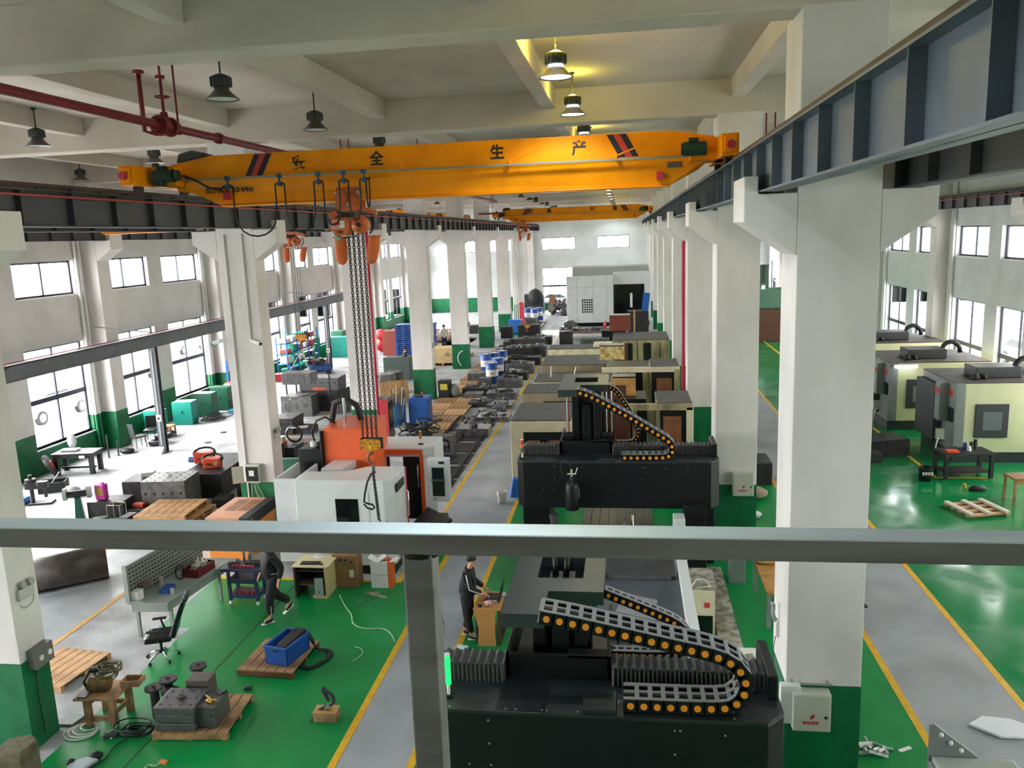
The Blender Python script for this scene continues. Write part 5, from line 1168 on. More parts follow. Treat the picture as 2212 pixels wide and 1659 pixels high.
# hoses on floor
hc = MB()
for i, (r_, ox, oy) in enumerate(((.27, 0, 0), (.24, .03, .03), (.2, .06, .05), (.14, .1, .1))):
    hc.tube([(-9.0+ox+r_*math.cos(a), 10.98+oy+r_*.8*math.sin(a), .012+.016*i) for a in [2*PI*k/24 for k in range(24)]], .011, 6, closed=True)
hc.tube(smooth([(-8.98, 11.22, .02), (-8.9, 11.5, .02), (-8.85, 11.75, .02), (-8.6, 11.4, .02), (-8.45, 11.15, .02), (-8.55, 10.95, .02), (-8.35, 10.85, .02)], 3), .011, 6)
tag(hc.build('white_hose', mat('white_hose', 'd4dcd6', .5)), 'white air hose coiled on the green floor beside the timber stand', 'hose')
cp_ = MB(); rr = random.Random(12)
for i in range(7): r_ = .1+.12*rr.random(); cx_, cy_ = -8.05+rr.uniform(-.12, .12), 11.05+rr.uniform(-.1, .12); cp_.tube([(cx_+r_*1.5*math.cos(a), cy_+r_*math.sin(a), .012+.015*i+.01*math.sin(3*a)) for a in [2*PI*k/14 for k in range(14)]], .012, 5, closed=True)
cp_.tube(smooth([(-8.1, 10.9, .02), (-8.2, 10.6, .02), (-8.1, 10.3, .02), (-8.35, 9.95, .02)], 2), .01, 5)
tag(cp_.build('black_cable', m_black), 'heap of black cable on the floor against the near pallet', 'cable')
t = thing('welding_torch', 'grey plug fitting at the end of the black cable heap', 'tool', (-8.4, 10.9, 0)); MB().obox((0, 0, .04), (.22, .1, .07), (0, 0, .4)).build('body', m_iron, t, bevel=.01)
tag(MB().prism([(-9.6, 11.1), (-9.25, 11.12), (-9.2, 11.4), (-9.5, 11.45)], .004, .05, 'z').build('metal_sheet', mat('grey_green_sheet', '5c6a66', .4)), 'grey metal tray lying by the foot of the first painted column', 'sheet')
t = thing('stone_block', 'rough grey-brown block at the foot of the first painted column', 'block', (-9.12, 9.78, 0), .2)
MB().prism([(-.25, -.2), (.2, -.24), (.28, .1), (.12, .26), (-.2, .2)], 0, .6, 'z').build('block', mat('rough_drab_block', '6b6450', .9, col2='484434', scale=5, amt=.8, bump=.4), t, bevel=.03)
tag(MB().prism([(-8.55, 9.95), (-8.3, 10.0), (-8.2, 10.3), (-8.4, 10.35), (-8.6, 10.2)], .004, .06, 'z').build('plastic_sheet', mat('pale_blue_sheet', 'a8b4bc', .4), bevel=.02), 'pale crumpled plastic on the green floor at the picture bottom', 'plastic')
tag(MB().sphere((-8.3, 10.38, .06), .1, 10, sc=(1.2, .8, .5)).sphere((-8.6, 10.2, .05), .07, 8, sc=(1, 1, .6)).build('dark_rag', m_black), 'black rag behind the pale plastic sheet', 'rag')
t = thing('tape_reel', 'small orange tape measure on the green floor with white string', 'tape', (-7.15, 10.35, 0)); MB().obox((0, 0, .02), (.12, .07, .04), (0, 0, -.2)).build('case', mat('orange_plastic', 'd07a3c', .5), t); MB().tube(smooth([(-.05, -.03, .01), (-.12, -.1, .01), (-.2, -.05, .01), (-.24, -.14, .01), (-.14, -.16, .01)], 2), .008, 5).build('string', m_lab, t)
tag(MB().prism([(-6.85, 9.95), (-6.4, 10.0), (-6.45, 10.25), (-6.8, 10.15)], .004, .012, 'z').build('clear_sheet', mat('pale_green_film', '6aa45c', .3)), 'translucent green film sheet at the picture bottom', 'film')
tag(MB().sphere((-7.55, 9.85, .05), .12, 10, sc=(1.3, .8, .5)).build('brown_rag', mat('brown_rag', '6b4030', .8)), 'brown rag at the picture bottom between the plastic and the film', 'rag')
# desk 2
m_osb = mat('golden_chipboard', 'b8864a', .8, col2='a06f38', scale=25, amt=.6)
t = thing('chipboard_desk', 'small improvised chipboard desk in the aisle before the standing person', 'desk', (-2.72, 14.7, 0))
bx(-3.0, -2.46, 14.3, 15.1, .72, .75).build('desktop', m_osb, t, w=1, bevel=.005)
MB().prism([(-2.93, 0), (-2.57, 0), (-2.58, .35), (-2.55, .72), (-2.97, .72), (-2.9, .35)], 14.27, 14.3, 'y').build('front_board', m_osb, t, w=1)
bx(-2.52, -2.48, 14.32, 15.08, 0, .72).build('side_board', mat('red_brown_side', '6a3426', .6), t, w=1); bx(-2.96, -2.93, 14.32, 15.08, 0, .72).build('side_board', m_black, t, w=1)
t = thing('laptop', 'dark laptop open on the chipboard desk', 'laptop', (-2.66, 14.8, .752)); bx(-.17, .1, -.2, .2, 0, .02).build('keyboard_base', m_black, t); MB().obox((.15, 0, .17), (.02, .42, .34), (0, .2, 0)).build('screen', m_black, t)
t = thing('bottle', 'orange drink bottle with white cap on the chipboard desk', 'bottle', (-2.86, 14.65, .752)); MB().lathe([(0, 0), (.035, 0), (.036, .12), (.02, .17), (.014, .2)], n=14).build('body', mat('orange_drink', 'c88a60', .2), t); MB().cyl((0, 0, .2), (0, 0, .225), .016, n=10).build('cap', m_lab, t)
t = thing('wrapping', 'crumpled pink and white wrapping on the front of the chipboard desk', 'wrapping', (-2.68, 14.42, .752)); rr = random.Random(4); w_ = MB()
for i in range(9): w_.sphere((rr.uniform(-.1, .1), rr.uniform(-.06, .06), .04+rr.random()*.06), .05, 6, sc=(rr.uniform(.6, 1.4), rr.uniform(.5, 1.2), .6))
w_.build('paper', mat('pink_paper', 'b88a8c', .6, col2='d8c8c8', scale=12), t)
tag(MB().sphere((-2.88, 14.4, .775), .05, 8, sc=(1, 1, .5)).build('black_lens', m_black), 'black round object on the corner of the chipboard desk', 'tool')
tag(MB().obox((-2.5, 14.95, .76), (.1, .14, .012), (0, 0, .3)).build('notepad', mat('blue_notepad', '9ab8d8', .5)), 'small blue and white pad behind the laptop', 'notepad')
t = thing('cantilever_chair', 'black cantilever chair with chrome frame, half hidden by the railing post', 'chair', (-3.95, 14.6, 0), .3)
for s in (-.24, .24): MB().tube(smooth([(-.25, s, .02), (.25, s, .02), (.27, s, .3), (.25, s, .44), (-.1, s, .45), (-.22, s, .6), (-.3, s, .86)], 2), .013, 7).build('chrome_frame', m_chrome, t)
MB().tube([(-.25, -.24, .02), (-.25, .24, .02)], .013, 7).build('cross_tube', m_chrome, t)
MB().tube(smooth([(.22, .24, .45), (.24, .24, .64), (.1, .25, .68), (-.2, .24, .66)], 2), .016, 7).build('arm', m_black, t)
MB().obox((.03, 0, .45), (.44, .42, .04), (0, .08, 0)).build('seat', m_black, t, bevel=.015); MB().obox((-.28, 0, .75), (.03, .42, .3), (0, -.2, 0)).build('backrest', m_black, t, bevel=.01)
tag(MB().obox((-3.2, 14.15, .03), (.22, .1, .05), (0, 0, -.3)).build('tissue_pack', mat('pale_blue_pack', 'b8cce0', .5), bevel=.01), 'pale blue packet on the aisle floor at the person\'s feet', 'packet')
t = thing('foot_rest_wheels', 'small wheeled base under the chipboard desk', 'trolley', (-3.0, 14.75, 0)); MB().tube([(0, -.15, .12), (.02, 0, .16), (0, .15, .12)], .02, 6).build('frame', m_black, t); rep(MB().cyl((-.02, 0, .05), (.02, 0, .05), .05, n=12), 'wheel', m_black, t, [(0, -.15, 0), (0, .15, 0)])
# ---- fixtures on columns
def emergency(x, y, z, face, label):
    t = thing('emergency_light', label, 'light fixture', (x, y, z), face)
    bx(0, .07, -.16, .16, -.08, .08).build('case', mat('faded_white_plastic', 'b9bab4', .6), t, bevel=.01)
    for s in (-.07, .09): MB().cyl((.03, s, .13), (.1, s, .15), .05, r2=.06, n=14).cyl((.035, s, .08), (.035, s, .12), .012, n=6).build('lamp_head', mat('grey_lens', '8f948f', .3), t)
    MB().tube([(.03, .14+.0, -.06)]+[(.03, .02+.15*math.cos(a), -.14+.12*math.sin(a)) for a in [.3-i*.4 for i in range(9)]], .006, 5).build('cable', mat('grey_cord', '8a8e88', .6), t)
emergency(-9.42, 10.72, 2.6, 0, 'painted-over emergency light on the side of the first column, beside its railing view')
emergency(-9.42, 20.18, 2.75, 0, 'twin head emergency light on the side of the column with the open switch box')
emergency(-9.42, 29.33, 2.6, 0, 'twin head emergency light on the side of the column with the crimson pipe')
for (y, lb) in ((38.55, 'emergency light on the third column of the colonnade'), (47.7, 'emergency light on the fourth column of the colonnade')): emergency(-9.42, y, 2.6, 0, lb)
def ebox(loc, label, w=.5, h=.6, d=.18, text_=True, hz=0):
    t = thing('switch_box', label, 'switch box', loc, hz)
    bx(-w/2, w/2, -d, 0, -h/2, h/2).build('case', mat('beige_enamel', 'b9bbae', .45), t, bevel=.01); dd = bx(-w/2+.02, w/2-.02, -d-.012, -d, -h/2+.02, h/2-.02).build('door', mat('beige_enamel', 'b9bbae', .45), t, bevel=.004)
    MB().cyl((w/2-.07, -d-.022, .0-.05), (w/2-.07, -d-.012, -.05), .02, n=10).build('lock', m_black, dd)
    if text_: 
        text('warning_text', '有电危险', .055, m_labr, dd, (-.02, -d-.0135, -h/4), (PI/2, 0, 0)); text('warning_bolt', '⚡', .09, m_labr, dd, (-.0, -d-.0135, -.05), (PI/2, 0, 0))
    return t
eb = ebox((2.46, 10.75, 1.2), 'beige switch box with a red warning on the nearest white column', .5, .56, .2)
MB().bar((-.3, -.02, .33), (.3, -.02, .33), .03, .02).tube([(-.24, -.01, .33), (-.24, -.01, .4)], .01, 5).tube([(.24, -.01, .33), (.24, -.01, .4)], .01, 5).build('mount_rail', m_gpl, eb)
tag(MB().box(2.05, 2.32, 10.62, 10.747, .98, 1.55).build('cable_trunking', mat('white_trunking', 'd0d4d0', .5), bevel=.01), 'white trunking beside the switch box on the nearest white column', 'trunking')
ebox((2.8, 19.9, 1.56), 'beige switch box with red lettering on the second white column', .5, .58, .2)
t = ebox((-9.98, 19.9, 1.78), 'open grey switch box with breakers inside on the painted column', .42, .5, .16, False)
bx(-.17, .17, -.185, -.17, -.2, .2).build('open_interior', m_dglass, t); bx(-.08, .06, -.2, -.185, -.05, .1).build('breaker', m_lab, t); MB().obox((-.36, -.26, 0), (.3, .015, .46), (0, 0, .5)).build('open_door', mat('beige_enamel', 'b9bbae', .45), t)
MB().tube(smooth([(.0, -.08, -.25), (.02, -.1, -.5), (.1, -.08, -.7), (.18, -.06, -.85), (.2, -.06, -.6), (.1, -.06, -.45), (.05, -.06, -.25)], 2), .012, 5).tube([(-.1, -.06, -.25), (-.12, -.05, -.7)], .01, 5).build('loose_cable', mat('pale_cable', 'a8ada4', .6), t)
t = thing('socket_box', 'metal socket box on the corner of the first painted column', 'socket', (-9.4, 10.78, 1.5)); bx(-.02, .14, -.2, .2, -.16, .16).build('case', mat('worn_grey_metal', '6b6b66', .5), t, bevel=.01); rep(MB().cyl((.14, 0, 0), (.16, 0, 0), .045, n=12), 'socket', m_lab, t, [(0, -.09, 0), (0, .1, 0)])
MB().tube([(.03, -.1, -.16), (.02, -.12, -.6), (.03, -.11, -1.3)], .008, 5).build('cable', m_black, t)
t = thing('wall_socket', 'white socket with dangling cord on the narrow face of the nearest white column', 'socket', (2.14, 11.35, 2.05)); bx(-.05, 0, -.07, .07, -.12, .12).build('plate', m_lab, t); MB().tube(smooth([(-.04, 0, .1), (-.09, .0, .2), (-.07, .02, .34), (-.1, -.02, .38)], 2), .03, 7).build('plug_cover', mat('grey_plug', '9aa0a4', .5), t); MB().tube(smooth([(-.04, 0, -.1), (-.07, .02, -.4), (-.05, 0, -.8), (-.06, .03, -1.0)], 2), .006, 5).build('cord', m_black, t)
t = thing('side_table', 'white table against the nearest white column with a crumpled paper on it', 'table', (1.9, 12.3, 0)); bx(1.72, 2.13, 11.9, 12.95, .82, .86).build('tabletop', m_lab, t, w=1, bevel=.01); bx(1.74, 2.12, 11.95, 12.9, 0, .82).build('cabinet_body', mat('off_white_side', 'b8bcb8', .5), t, w=1)
tag(MB().obox((1.9, 12.55, .9), (.18, .1, .06), (0, .2, .5)).obox((1.93, 12.5, .93), (.1, .14, .03), (.3, 0, .2)).build('metal_offcut', m_bolt), 'shiny crumpled offcut on the white table', 'offcut')
# security cameras on the open-box column
for (x, y, rz_, lb) in ((-10.52, 19.8, PI, 'white security camera on the far edge of the column with the open switch box'), (-9.6, 19.78, -.3, 'white security camera on the front of the column with the open switch box')):
    t = thing('security_camera', lb, 'camera', (x, y, 5.35), rz_); MB().obox((.12, -.06, 0), (.3, .1, .1), (0, .25, 0)).build('housing', m_white, t, bevel=.015); MB().cyl((.26, -.06, -.05), (.29, -.06, -.06), .04, n=12).build('lens', m_black, t); MB().tube([(0, .08, .0), (.03, -.02, .0), (.08, -.06, .02)], .02, 6).build('arm', m_white, t)
# conduits on columns
for x, z0, z1 in ((-10.2, 0, 8.1), (-9.72, 5.4, 8.1)): tag(MB().cyl((x, 19.87, z0), (x, 19.87, z1), .025, n=8).build('conduit', mat('white_conduit', 'c9c9c4', .6)), ('full height white conduit on the open box column' if z0 == 0 else 'short white conduit ending at the camera on the open box column'), 'conduit')

# ================================================================ SIDE BAY (daylit) AND HALL FLOOR
m_teal = mat('teal_enamel', '1a8a7c', .4); m_dteal = mat('dark_green_enamel', '14543f', .45)
m_gst = mat('grey_steel_paint', '596067', .5, col2='474d53', scale=2)
m_orgm = mat('orange_red_enamel', 'd2502c', .45, col2='a83c22', scale=6)
m_shiny = mat('bright_die_metal', '9a9a9c', .25, metal=.8, col2='4a4a4e', scale=8, amt=.8, bump=.3, bscale=14)
m_drk = mat('blackened_steel', '232326', .5, metal=.3, col2='3c3a3a', scale=5, amt=.8, bump=.1)
m_gry = mat('grey_block_steel', '6a6a6a', .45, metal=.3, col2='4b4a4a', scale=4, amt=.8, bump=.1)
m_whp = mat('white_downpipe', 'cfcfcb', .5)
# downpipes by the pilasters
for i, y in enumerate(ROWS[3:9]):
    for k_, (xw, sg) in enumerate(((XL, 1), (XR, -1))):
        for j in (0, 1):
            t = thing('downpipe', 'white rainwater pipe with green foot beside a wall pilaster', 'pipe', (xw+sg*.1, y-.28-.22*j, 0), group='rainwater pipes on both long walls')
            MB().cyl((0, 0, 1.5), (0, 0, 10.3), .06, n=10).cyl((0, 0, 5.0), (0, 0, 5.12), .07, n=10).cyl((0, 0, 8.4), (0, 0, 8.52), .07, n=10).build('pipe', m_whp, t)
            MB().cyl((0, 0, 0), (0, 0, 1.5), .06, n=10).build('green_foot', m_green_w, t)
# grey steel monorail frame
def frame(y0, y1, posts, label):
    t = thing('steel_gantry_rail', label, 'crane rail', (-17.95, y0, 0))
    L = y1-y0; bx(-.12, .12, 0, L, 4.12, 4.15).box(-.12, .12, 0, L, 4.58, 4.62).box(-.02, .02, 0, L, 4.15, 4.58).box(.1, .12, 0, L, 4.14, 4.6).build('rail_beam', m_gst, t)
    MB().cyl((.1, 0, 4.68), (.1, L, 4.68), .02, n=6).build('conductor_bar', m_redc, t)
    for yp in posts:
        y = yp-y0; bx(-.14, .14, y-.1, y-.08, 0, 4.12).box(-.14, .14, y+.08, y+.1, 0, 4.12).box(-.012, .012, y-.08, y+.08, 0, 4.12).build('post', m_gst, t)
        bx(-.22, .22, y-.2, y+.2, 0, .02).build('base_plate', m_gst, t); MB().cyl((-2.3, y-.0, 4.95), (.0, y+.0, 4.7), .025, n=6).build('tie_rod', m_gst, t)
        s = bx(.02-.1, .12, y-.16, y-.1, 1.25, 1.5).build('socket_plate', m_lab, t); bx(-.03, .05, y-.18, y-.16, 1.32, 1.42).build('socket', m_iron, s)
        MB().cyl((.0, y-.13, 1.5), (0, y-.13, 4.0), .018, n=6).cyl((0, y-.13, .3), (0, y-.13, 1.25), .018, n=6).build('conduit', m_lab, t)
        MB().prism([(y-.45, 0), (y-.2, 0), (y-.2, .25)], -.12, .12, 'x').build('foot_bracket', m_lab, t)
    return t
frame(14.0, 37.9, (28.5, 19.0), 'grey steel monorail on slim posts running before the tall side windows')
frame(38.1, 52.5, (46.8,), 'grey steel monorail section beyond the column with the crimson pipe')
# --- by the wall under the car window
t = thing('work_table', 'dark steel work table under the window with the parked car', 'table', (-19.6, 25.75, 0), .15)
bx(-.75, .75, -.4, .4, .72, .78).build('tabletop', m_drk, t, bevel=.01); bx(-.7, .7, -.36, .36, .6, .72).build('apron', m_drk, t)
for x in (-.62, .62):
    for y in (-.3, .3): bx(x-.07, x+.07, y-.07, y+.07, 0, .6).build('table_leg', m_drk, t)
bx(-.6, .6, -.05, .05, .15, .22).build('stretcher', m_drk, t); MB().box(.25, .45, -.41, -.4, .6, .7).build('socket_plate', m_lab, t)
tag(MB().obox((-19.9, 25.8, .82), (.6, .3, .05), (0, 0, .2)).obox((-19.5, 25.9, .81), (.5, .04, .03), (0, 0, .5)).build('metal_sheet', m_lab), 'white sheet and bar lying on the dark work table', 'sheet')
tag(MB().sphere((-20.1, 26.2, 1.05), .22, 10, sc=(.8, .6, 1.3)).build('plastic_bag', mat('white_plastic_bag', 'c2c6ca', .3)), 'white plastic bag behind the dark work table', 'bag')
t = thing('cable_drum', 'dark wheel with red centre leaning beside the work table', 'drum', (-20.2, 25.0, .42)); MB().cyl((0, 0, 0), (.08, .05, .05), .42, n=24).build('disc', m_drk, t); MB().cyl((.08, .05, .05), (.11, .065, .06), .16, n=16).build('hub', m_orgm, t)
t = thing('drill_press', 'black bench drill press on its foot plate on the concrete', 'machine', (-18.5, 22.3, 0), .3)
bx(-.3, .4, -.2, .2, 0, .06).build('foot_plate', m_drk, t, bevel=.01); MB().cyl((-.2, 0, .06), (-.2, 0, .95), .06, n=12).build('column', m_drk, t); bx(-.35, .3, -.12, .12, .5, .72).build('head', m_drk, t, bevel=.03); MB().cyl((.2, 0, .2), (.2, 0, .5), .05, n=12).build('spindle', m_iron, t); MB().cyl((-.2, 0, .7), (-.2, 0, .82), .16, n=16).build('pulley_cover', m_drk, t); MB().tube([(.05, -.12, .6), (.1, -.35, .75)], .012, 6).build('feed_lever', m_bolt, t)
t = thing('mesh_basket', 'black plastic basket with a pale stick in it by the drill press', 'basket', (-19.0, 23.6, 0), .4); MB().box(-.4, .4, -.3, -.28, 0, .34).box(-.4, .4, .28, .3, 0, .34).box(-.4, -.38, -.3, .3, 0, .34).box(.38, .4, -.3, .3, 0, .34).box(-.4, .4, -.3, .3, 0, .02).build('basket', m_black, t); MB().cyl((-.2, 0, .05), (.2, .1, .6), .015, n=6).build('stick', m_lab, t)
tag(MB().sphere((-17.9, 23.0, .18), .25, 10, sc=(1.2, .9, .8)).sphere((-17.6, 23.2, .14), .16, 8, sc=(1.3, 1, .8)).build('plastic_bag', mat('clear_bag', 'aab0b4', .3)), 'clear crumpled plastic bag beside the drill press', 'bag')
tag(bx(-19.4, -18.9, 21.9, 22.4, 0, .22).build('blue_tray', mat('bright_blue_plastic', '2a6cc0', .4), bevel=.02), 'bright blue tray on the floor behind the drill press', 'tray')
tag(MB().cyl((-20.3, 23.6, 0), (-20.3, 23.6, 1.3), .02, n=6).cyl((-20.4, 23.6, 1.3), (-20.2, 23.6, 1.32), .02, n=6).build('standing_pipe', m_bolt), 'thin grey pipe standing against the green dado', 'pipe')
for (x, y, h, lb) in ((-19.7, 27.6, .9, 'thin grey rod standing near the pilaster'), (-19.5, 27.9, .6, 'short black rod standing near the pilaster')): tag(MB().cyl((x, y, 0), (x, y, h), .03, n=8).build('rod', m_iron), lb, 'rod')
tag(MB().sphere((-19.4, 28.3, .1), .22, 10, sc=(1.4, 1, .5)).build('dark_scrap', m_drk), 'dark scrap heap at the foot of the pilaster', 'scrap')
# chairs and cushions
def chair4(loc, rz, label, m):
    t = thing('chair', label, 'chair', loc, rz)
    for x in (-.2, .2):
        for y in (-.2, .2): MB().cyl((x, y, 0), (x, y, .45), .015, n=6).build('chair_leg', m_iron, t)
    bx(-.24, .24, -.24, .24, .42, .48).build('seat', m, t, bevel=.02); MB().obox((0, .26, .75), (.46, .05, .5), (-.15, 0, 0)).build('backrest', m, t, bevel=.02); return t
chair4((-19.45, 29.2, 0), 2.6, 'dark grey chair turned to the wall below the middle side window', mat('charcoal_fabric', '3a3a3e', .8))
chair4((-19.6, 30.3, 0), .3, 'black chair with a tall backrest below the middle side window', m_black)
for (x, y, z, lb) in ((-18.9, 29.6, .1, 'black tyre lying by the grey chair'), (-18.8, 29.9, .3, 'black cushion on top of the tyre'), (-19.3, 30.9, .15, 'black round cushion with white cloth near the orange stool')):
    tag(MB().lathe([(.14, -.09), (.3, -.09), (.36, 0), (.3, .09), (.14, .09), (.14, -.09)], (x, y, z), 20).build('tyre' if 'tyre' in lb else 'cushion', m_black), lb, 'tyre' if 'tyre' in lb else 'cushion')
t = thing('orange_stool', 'small orange stool between the cushions and the steel post', 'stool', (-19.2, 31.0, 0)); bx(-.2, .2, -.2, .2, .42, .47).build('seat', m_rust, t)
for x in (-.17, .17):
    for y in (-.17, .17): bx(x-.025, x+.025, y-.025, y+.025, 0, .42).build('stool_leg', mat('orange_wood', 'c05c28', .6), t)
# teal cabinets
def tcab(loc, rz, w, d, h, m, label, top=None):
    t = thing('steel_cabinet', label, 'cabinet', loc, rz); b = bx(-w/2, w/2, -d/2, d/2, 0, h).build('body', m, t, bevel=.01); bx(-w/2+.02, w/2-.02, -d/2-.012, -d/2, .03, h-.03).build('door', m, t)
    MB().box(-.03, .03, -d/2-.03, -d/2-.012, h*.5, h*.5+.12).build('handle', m_iron, t); return t
tcab((-20.2, 31.7, 0), .0, .8, .5, 1.0, m_teal, 'bright teal cabinet half hidden by the steel post')
tcab((-19.75, 33.3, 0), .1, .9, .6, 1.05, m_teal, 'bright teal cabinet with its side lit, first of three by the wall')
tcab((-19.7, 35.0, 0), .05, 1.0, .6, 1.1, m_dteal, 'dark green cabinet next to the bright teal one by the wall')
tcab((-19.5, 36.3, 0), .05, .9, .6, 1.15, m_dteal, 'dark green cabinet beside the orange crate with the red bag')
t = thing('wooden_crate', 'orange wooden crate holding a red bag by the wall', 'crate', (-19.2, 37.5, 0)); bx(-.5, .5, -.4, .4, 0, .7).build('crate', mat('orange_crate_wood', 'b06a3c', .7, col2='8f5430', scale=5), t, bevel=.01)
tag(MB().sphere((-19.5, 37.4, .95), .42, 12, sc=(1.2, .8, .6)).build('red_bag', mat('red_plastic_bag', 'd02c24', .4)), 'red plastic bag on the orange crate', 'bag')
for i in range(5): tag(MB().bar((-19.9+.22*i, 37.7, 0), (-20.05+.2*i, 38.1, 2.1), .09, .09).build('blue_bar', mat('bright_blue_plastic', '2a6cc0', .4)), 'long bright blue bar leaning against the green dado behind the red bag', 'bar', 'leaning blue bars')
bc = MB(); rr = random.Random(21)
for i in range(9): r_ = .2+.3*rr.random(); cx_, cy_ = -18.7+rr.uniform(-.3, .3), 33.9+rr.uniform(-.4, .4); bc.tube([(cx_+r_*math.cos(a), cy_+1.3*r_*math.sin(a), .03+.02*i) for a in [2*PI*k/14 for k in range(14)]], .02, 5, closed=True)
tag(bc.build('cable_heap', m_black), 'heap of black cable on the floor before the dark green cabinets', 'cable')
bc = MB()
for i in range(6): r_ = .15+.25*rr.random(); cx_, cy_ = -18.3+rr.uniform(-.3, .3), 35.4+rr.uniform(-.2, .2); bc.tube([(cx_+r_*1.5*math.cos(a), cy_+r_*math.sin(a), .03+.03*i) for a in [2*PI*k/12 for k in range(12)]], .03, 5, closed=True)
tag(bc.build('blue_straps', mat('cyan_strap', '1f8fb8', .5)), 'tangle of cyan blue straps on the floor by the cabinets', 'straps')
for (x, y, lb) in ((-17.1, 31.6, 'small dark lid on the concrete past the steel post'), (-16.9, 29.9, 'black disc on the concrete near the steel post')): tag(MB().cyl((x, y, 0), (x, y, .03), .13, n=12).build('disc', m_black), lb, 'disc')
# --- mould group in the side bay
block((-13.9, 22.2, 0), .1, 1.35, 1.1, .95, 'tall grey drilled mould block standing behind the pale pallets', layers=1, holes=(5, 4), m=m_gry)
block((-15.15, 22.7, 0), .1, .9, .9, .75, 'black square block with one round hole beside the tall drilled block', layers=1, holes=(1, 1), m=m_drk)
tag(MB().obox((-15.0, 22.8, .84), (.4, .3, .16), (0, 0, .3)).build('tin_box', m_bolt, bevel=.02), 'pale tin on top of the black square block', 'box')
block((-13.4, 24.2, 0), .06, 1.3, 2.6, .8, 'long black machine base carrying red motor units', layers=1, holes=(2, 5), m=m_drk, eye=False)
block((-12.6, 26.2, 0), .06, .9, 1.0, .85, 'black block at the far end of the long machine base', holes=(2, 1), m=m_drk)
for (x, y, s_, lb) in ((-13.9, 24.3, .5, 'red motor unit with a black hose loop on the machine base'), (-13.3, 23.7, .45, 'orange red gearbox with black cable on the machine base')):
    t = thing('motor_unit', lb, 'motor', (x, y, .8), .3); MB().obox((0, 0, s_*.35), (s_*1.2, s_*.8, s_*.7)).cyl((s_*.3, -s_*.5, s_*.4), (s_*.3, s_*.5, s_*.4), s_*.28, n=14).build('housing', m_orgm, t, bevel=.02); MB().tube([(s_*.7*math.cos(a), s_*.4*math.sin(a), s_*(.6+.3*math.sin(a))) for a in [2*PI*k/12 for k in range(12)]], .035, 6, closed=True).build('hose', m_black, t); MB().cyl((s_*.3, -s_*.55, s_*.4), (s_*.3, -s_*.5, s_*.4), s_*.15, n=12).build('shaft', m_bolt, t)
tag(MB().cyl((-14.5, 24.4, .85), (-14.0, 24.4, .85), .1, n=10).build('blue_coupling', mat('blue_enamel', '2a4c8a', .4)), 'blue coupling at the end of the red motor units', 'coupling')
block((-12.4, 27.3, 0), .0, 1.0, .9, .6, 'dark block with a red and silver piece on it, beside the painted column', holes=(2, 2), m=m_drk)
t = thing('clamp_unit', 'red and silver fixture on the dark block beside the painted column', 'fixture', (-12.6, 27.3, .605)); bx(-.2, .2, -.15, .15, 0, .12).build('base', m_orgm, t); bx(-.15, .15, -.12, .12, .12, .3).build('clamp', m_bolt, t)
tag(MB().lathe([(.28, -.06), (.34, 0), (.28, .06)], (-12.15, 27.55, .94), 18, axis='y').build('dark_ring', m_drk), 'dark ring standing on edge behind the painted column', 'ring')
block((-12.3, 22.3, 0), .05, .5, .6, .3, 'small stepped dark die on the floor near the painted column', layers=2, holes=(1, 1), m=m_drk); block((-12.0, 23.3, 0), .0, .45, .5, .5, 'small dark die with two pins behind the stepped one', holes=(2, 1), m=m_drk)
tag(MB().prism([(-13.9, 23.5), (-13.2, 23.2), (-12.8, 24.0), (-13.4, 24.3)], .02, .04, 'z').obox((-13.4, 23.7, .12), (.6, .4, .01), (.5, 0, .5)).build('cardboard_sheet', m_cardb), 'folded brown cardboard on the floor beside the long machine base', 'cardboard')
for i, (z, dx, lb) in enumerate(((0, 0, 'pale pallet at the bottom of the stack of three by the railing'), (.15, .12, 'pale pallet in the middle of the stack of three'), (.3, -.1, 'pale pallet on top of the stack of three, boards catching light'))): 
    p_ = pallet((-13.0+dx, 20.8, z), -.05+.06*i, 1.5, 1.5, lb, n=6, h=.145)
tag(bx(-13.3, -12.2, 20.3, 21.4, .47, .53).build('loose_board', m_wood) if 0 else MB().obox((-12.1, 20.3, .03), (.9, .5, .04), (0, 0, .2)).build('plywood_offcut', mat('reddish_plywood', 'a8704c', .7)), 'reddish plywood offcut between the pallets and the orange cabinet', 'board')
# pink container, grinder and black clutter
t = thing('detergent_jug', 'bright pink container standing on a black block', 'container', (-15.6, 21.3, .5)); bx(-.16, .16, -.11, .11, 0, .48).build('container', mat('magenta_plastic', 'c23ca0', .4), t, bevel=.04); bx(-.1, .1, -.112, -.11, .15, .4).build('label', mat('gold_label', 'd8a850', .5), t); MB().cyl((.06, 0, .48), (.06, 0, .53), .05, n=10).build('cap', mat('magenta_plastic', 'c23ca0', .4), t)
block((-15.4, 21.4, 0), .1, 1.1, .7, .5, 'black greasy block under the bright pink container', holes=(2, 1), m=m_drk, eye=False)
block((-14.5, 21.6, 0), .1, 1.3, .8, .22, 'low black plate between the pink container and the drilled block', holes=(3, 1), m=m_drk, eye=False)
tag(bx(-14.75, -14.4, 21.4, 21.6, .225, .32).build('red_case', m_orgm, bevel=.01), 'small red case on the low black plate', 'case')
t = thing('bench_grinder', 'double ended bench grinder with pale guards on a green pedestal', 'grinder', (-16.1, 20.9, 0), .5); MB().obox((0, 0, .35), (.24, .28, .7), taper=.6).build('pedestal', m_dteal, t); MB().cyl((-.3, 0, .8), (.3, 0, .8), .1, n=14).build('motor', m_drk, t)
for s in (-.32, .32): MB().cyl((s-.05, 0, .82), (s+.05, 0, .82), .18, n=18).build('wheel_guard', mat('pale_grey_guard', '8f9a90', .4), t)
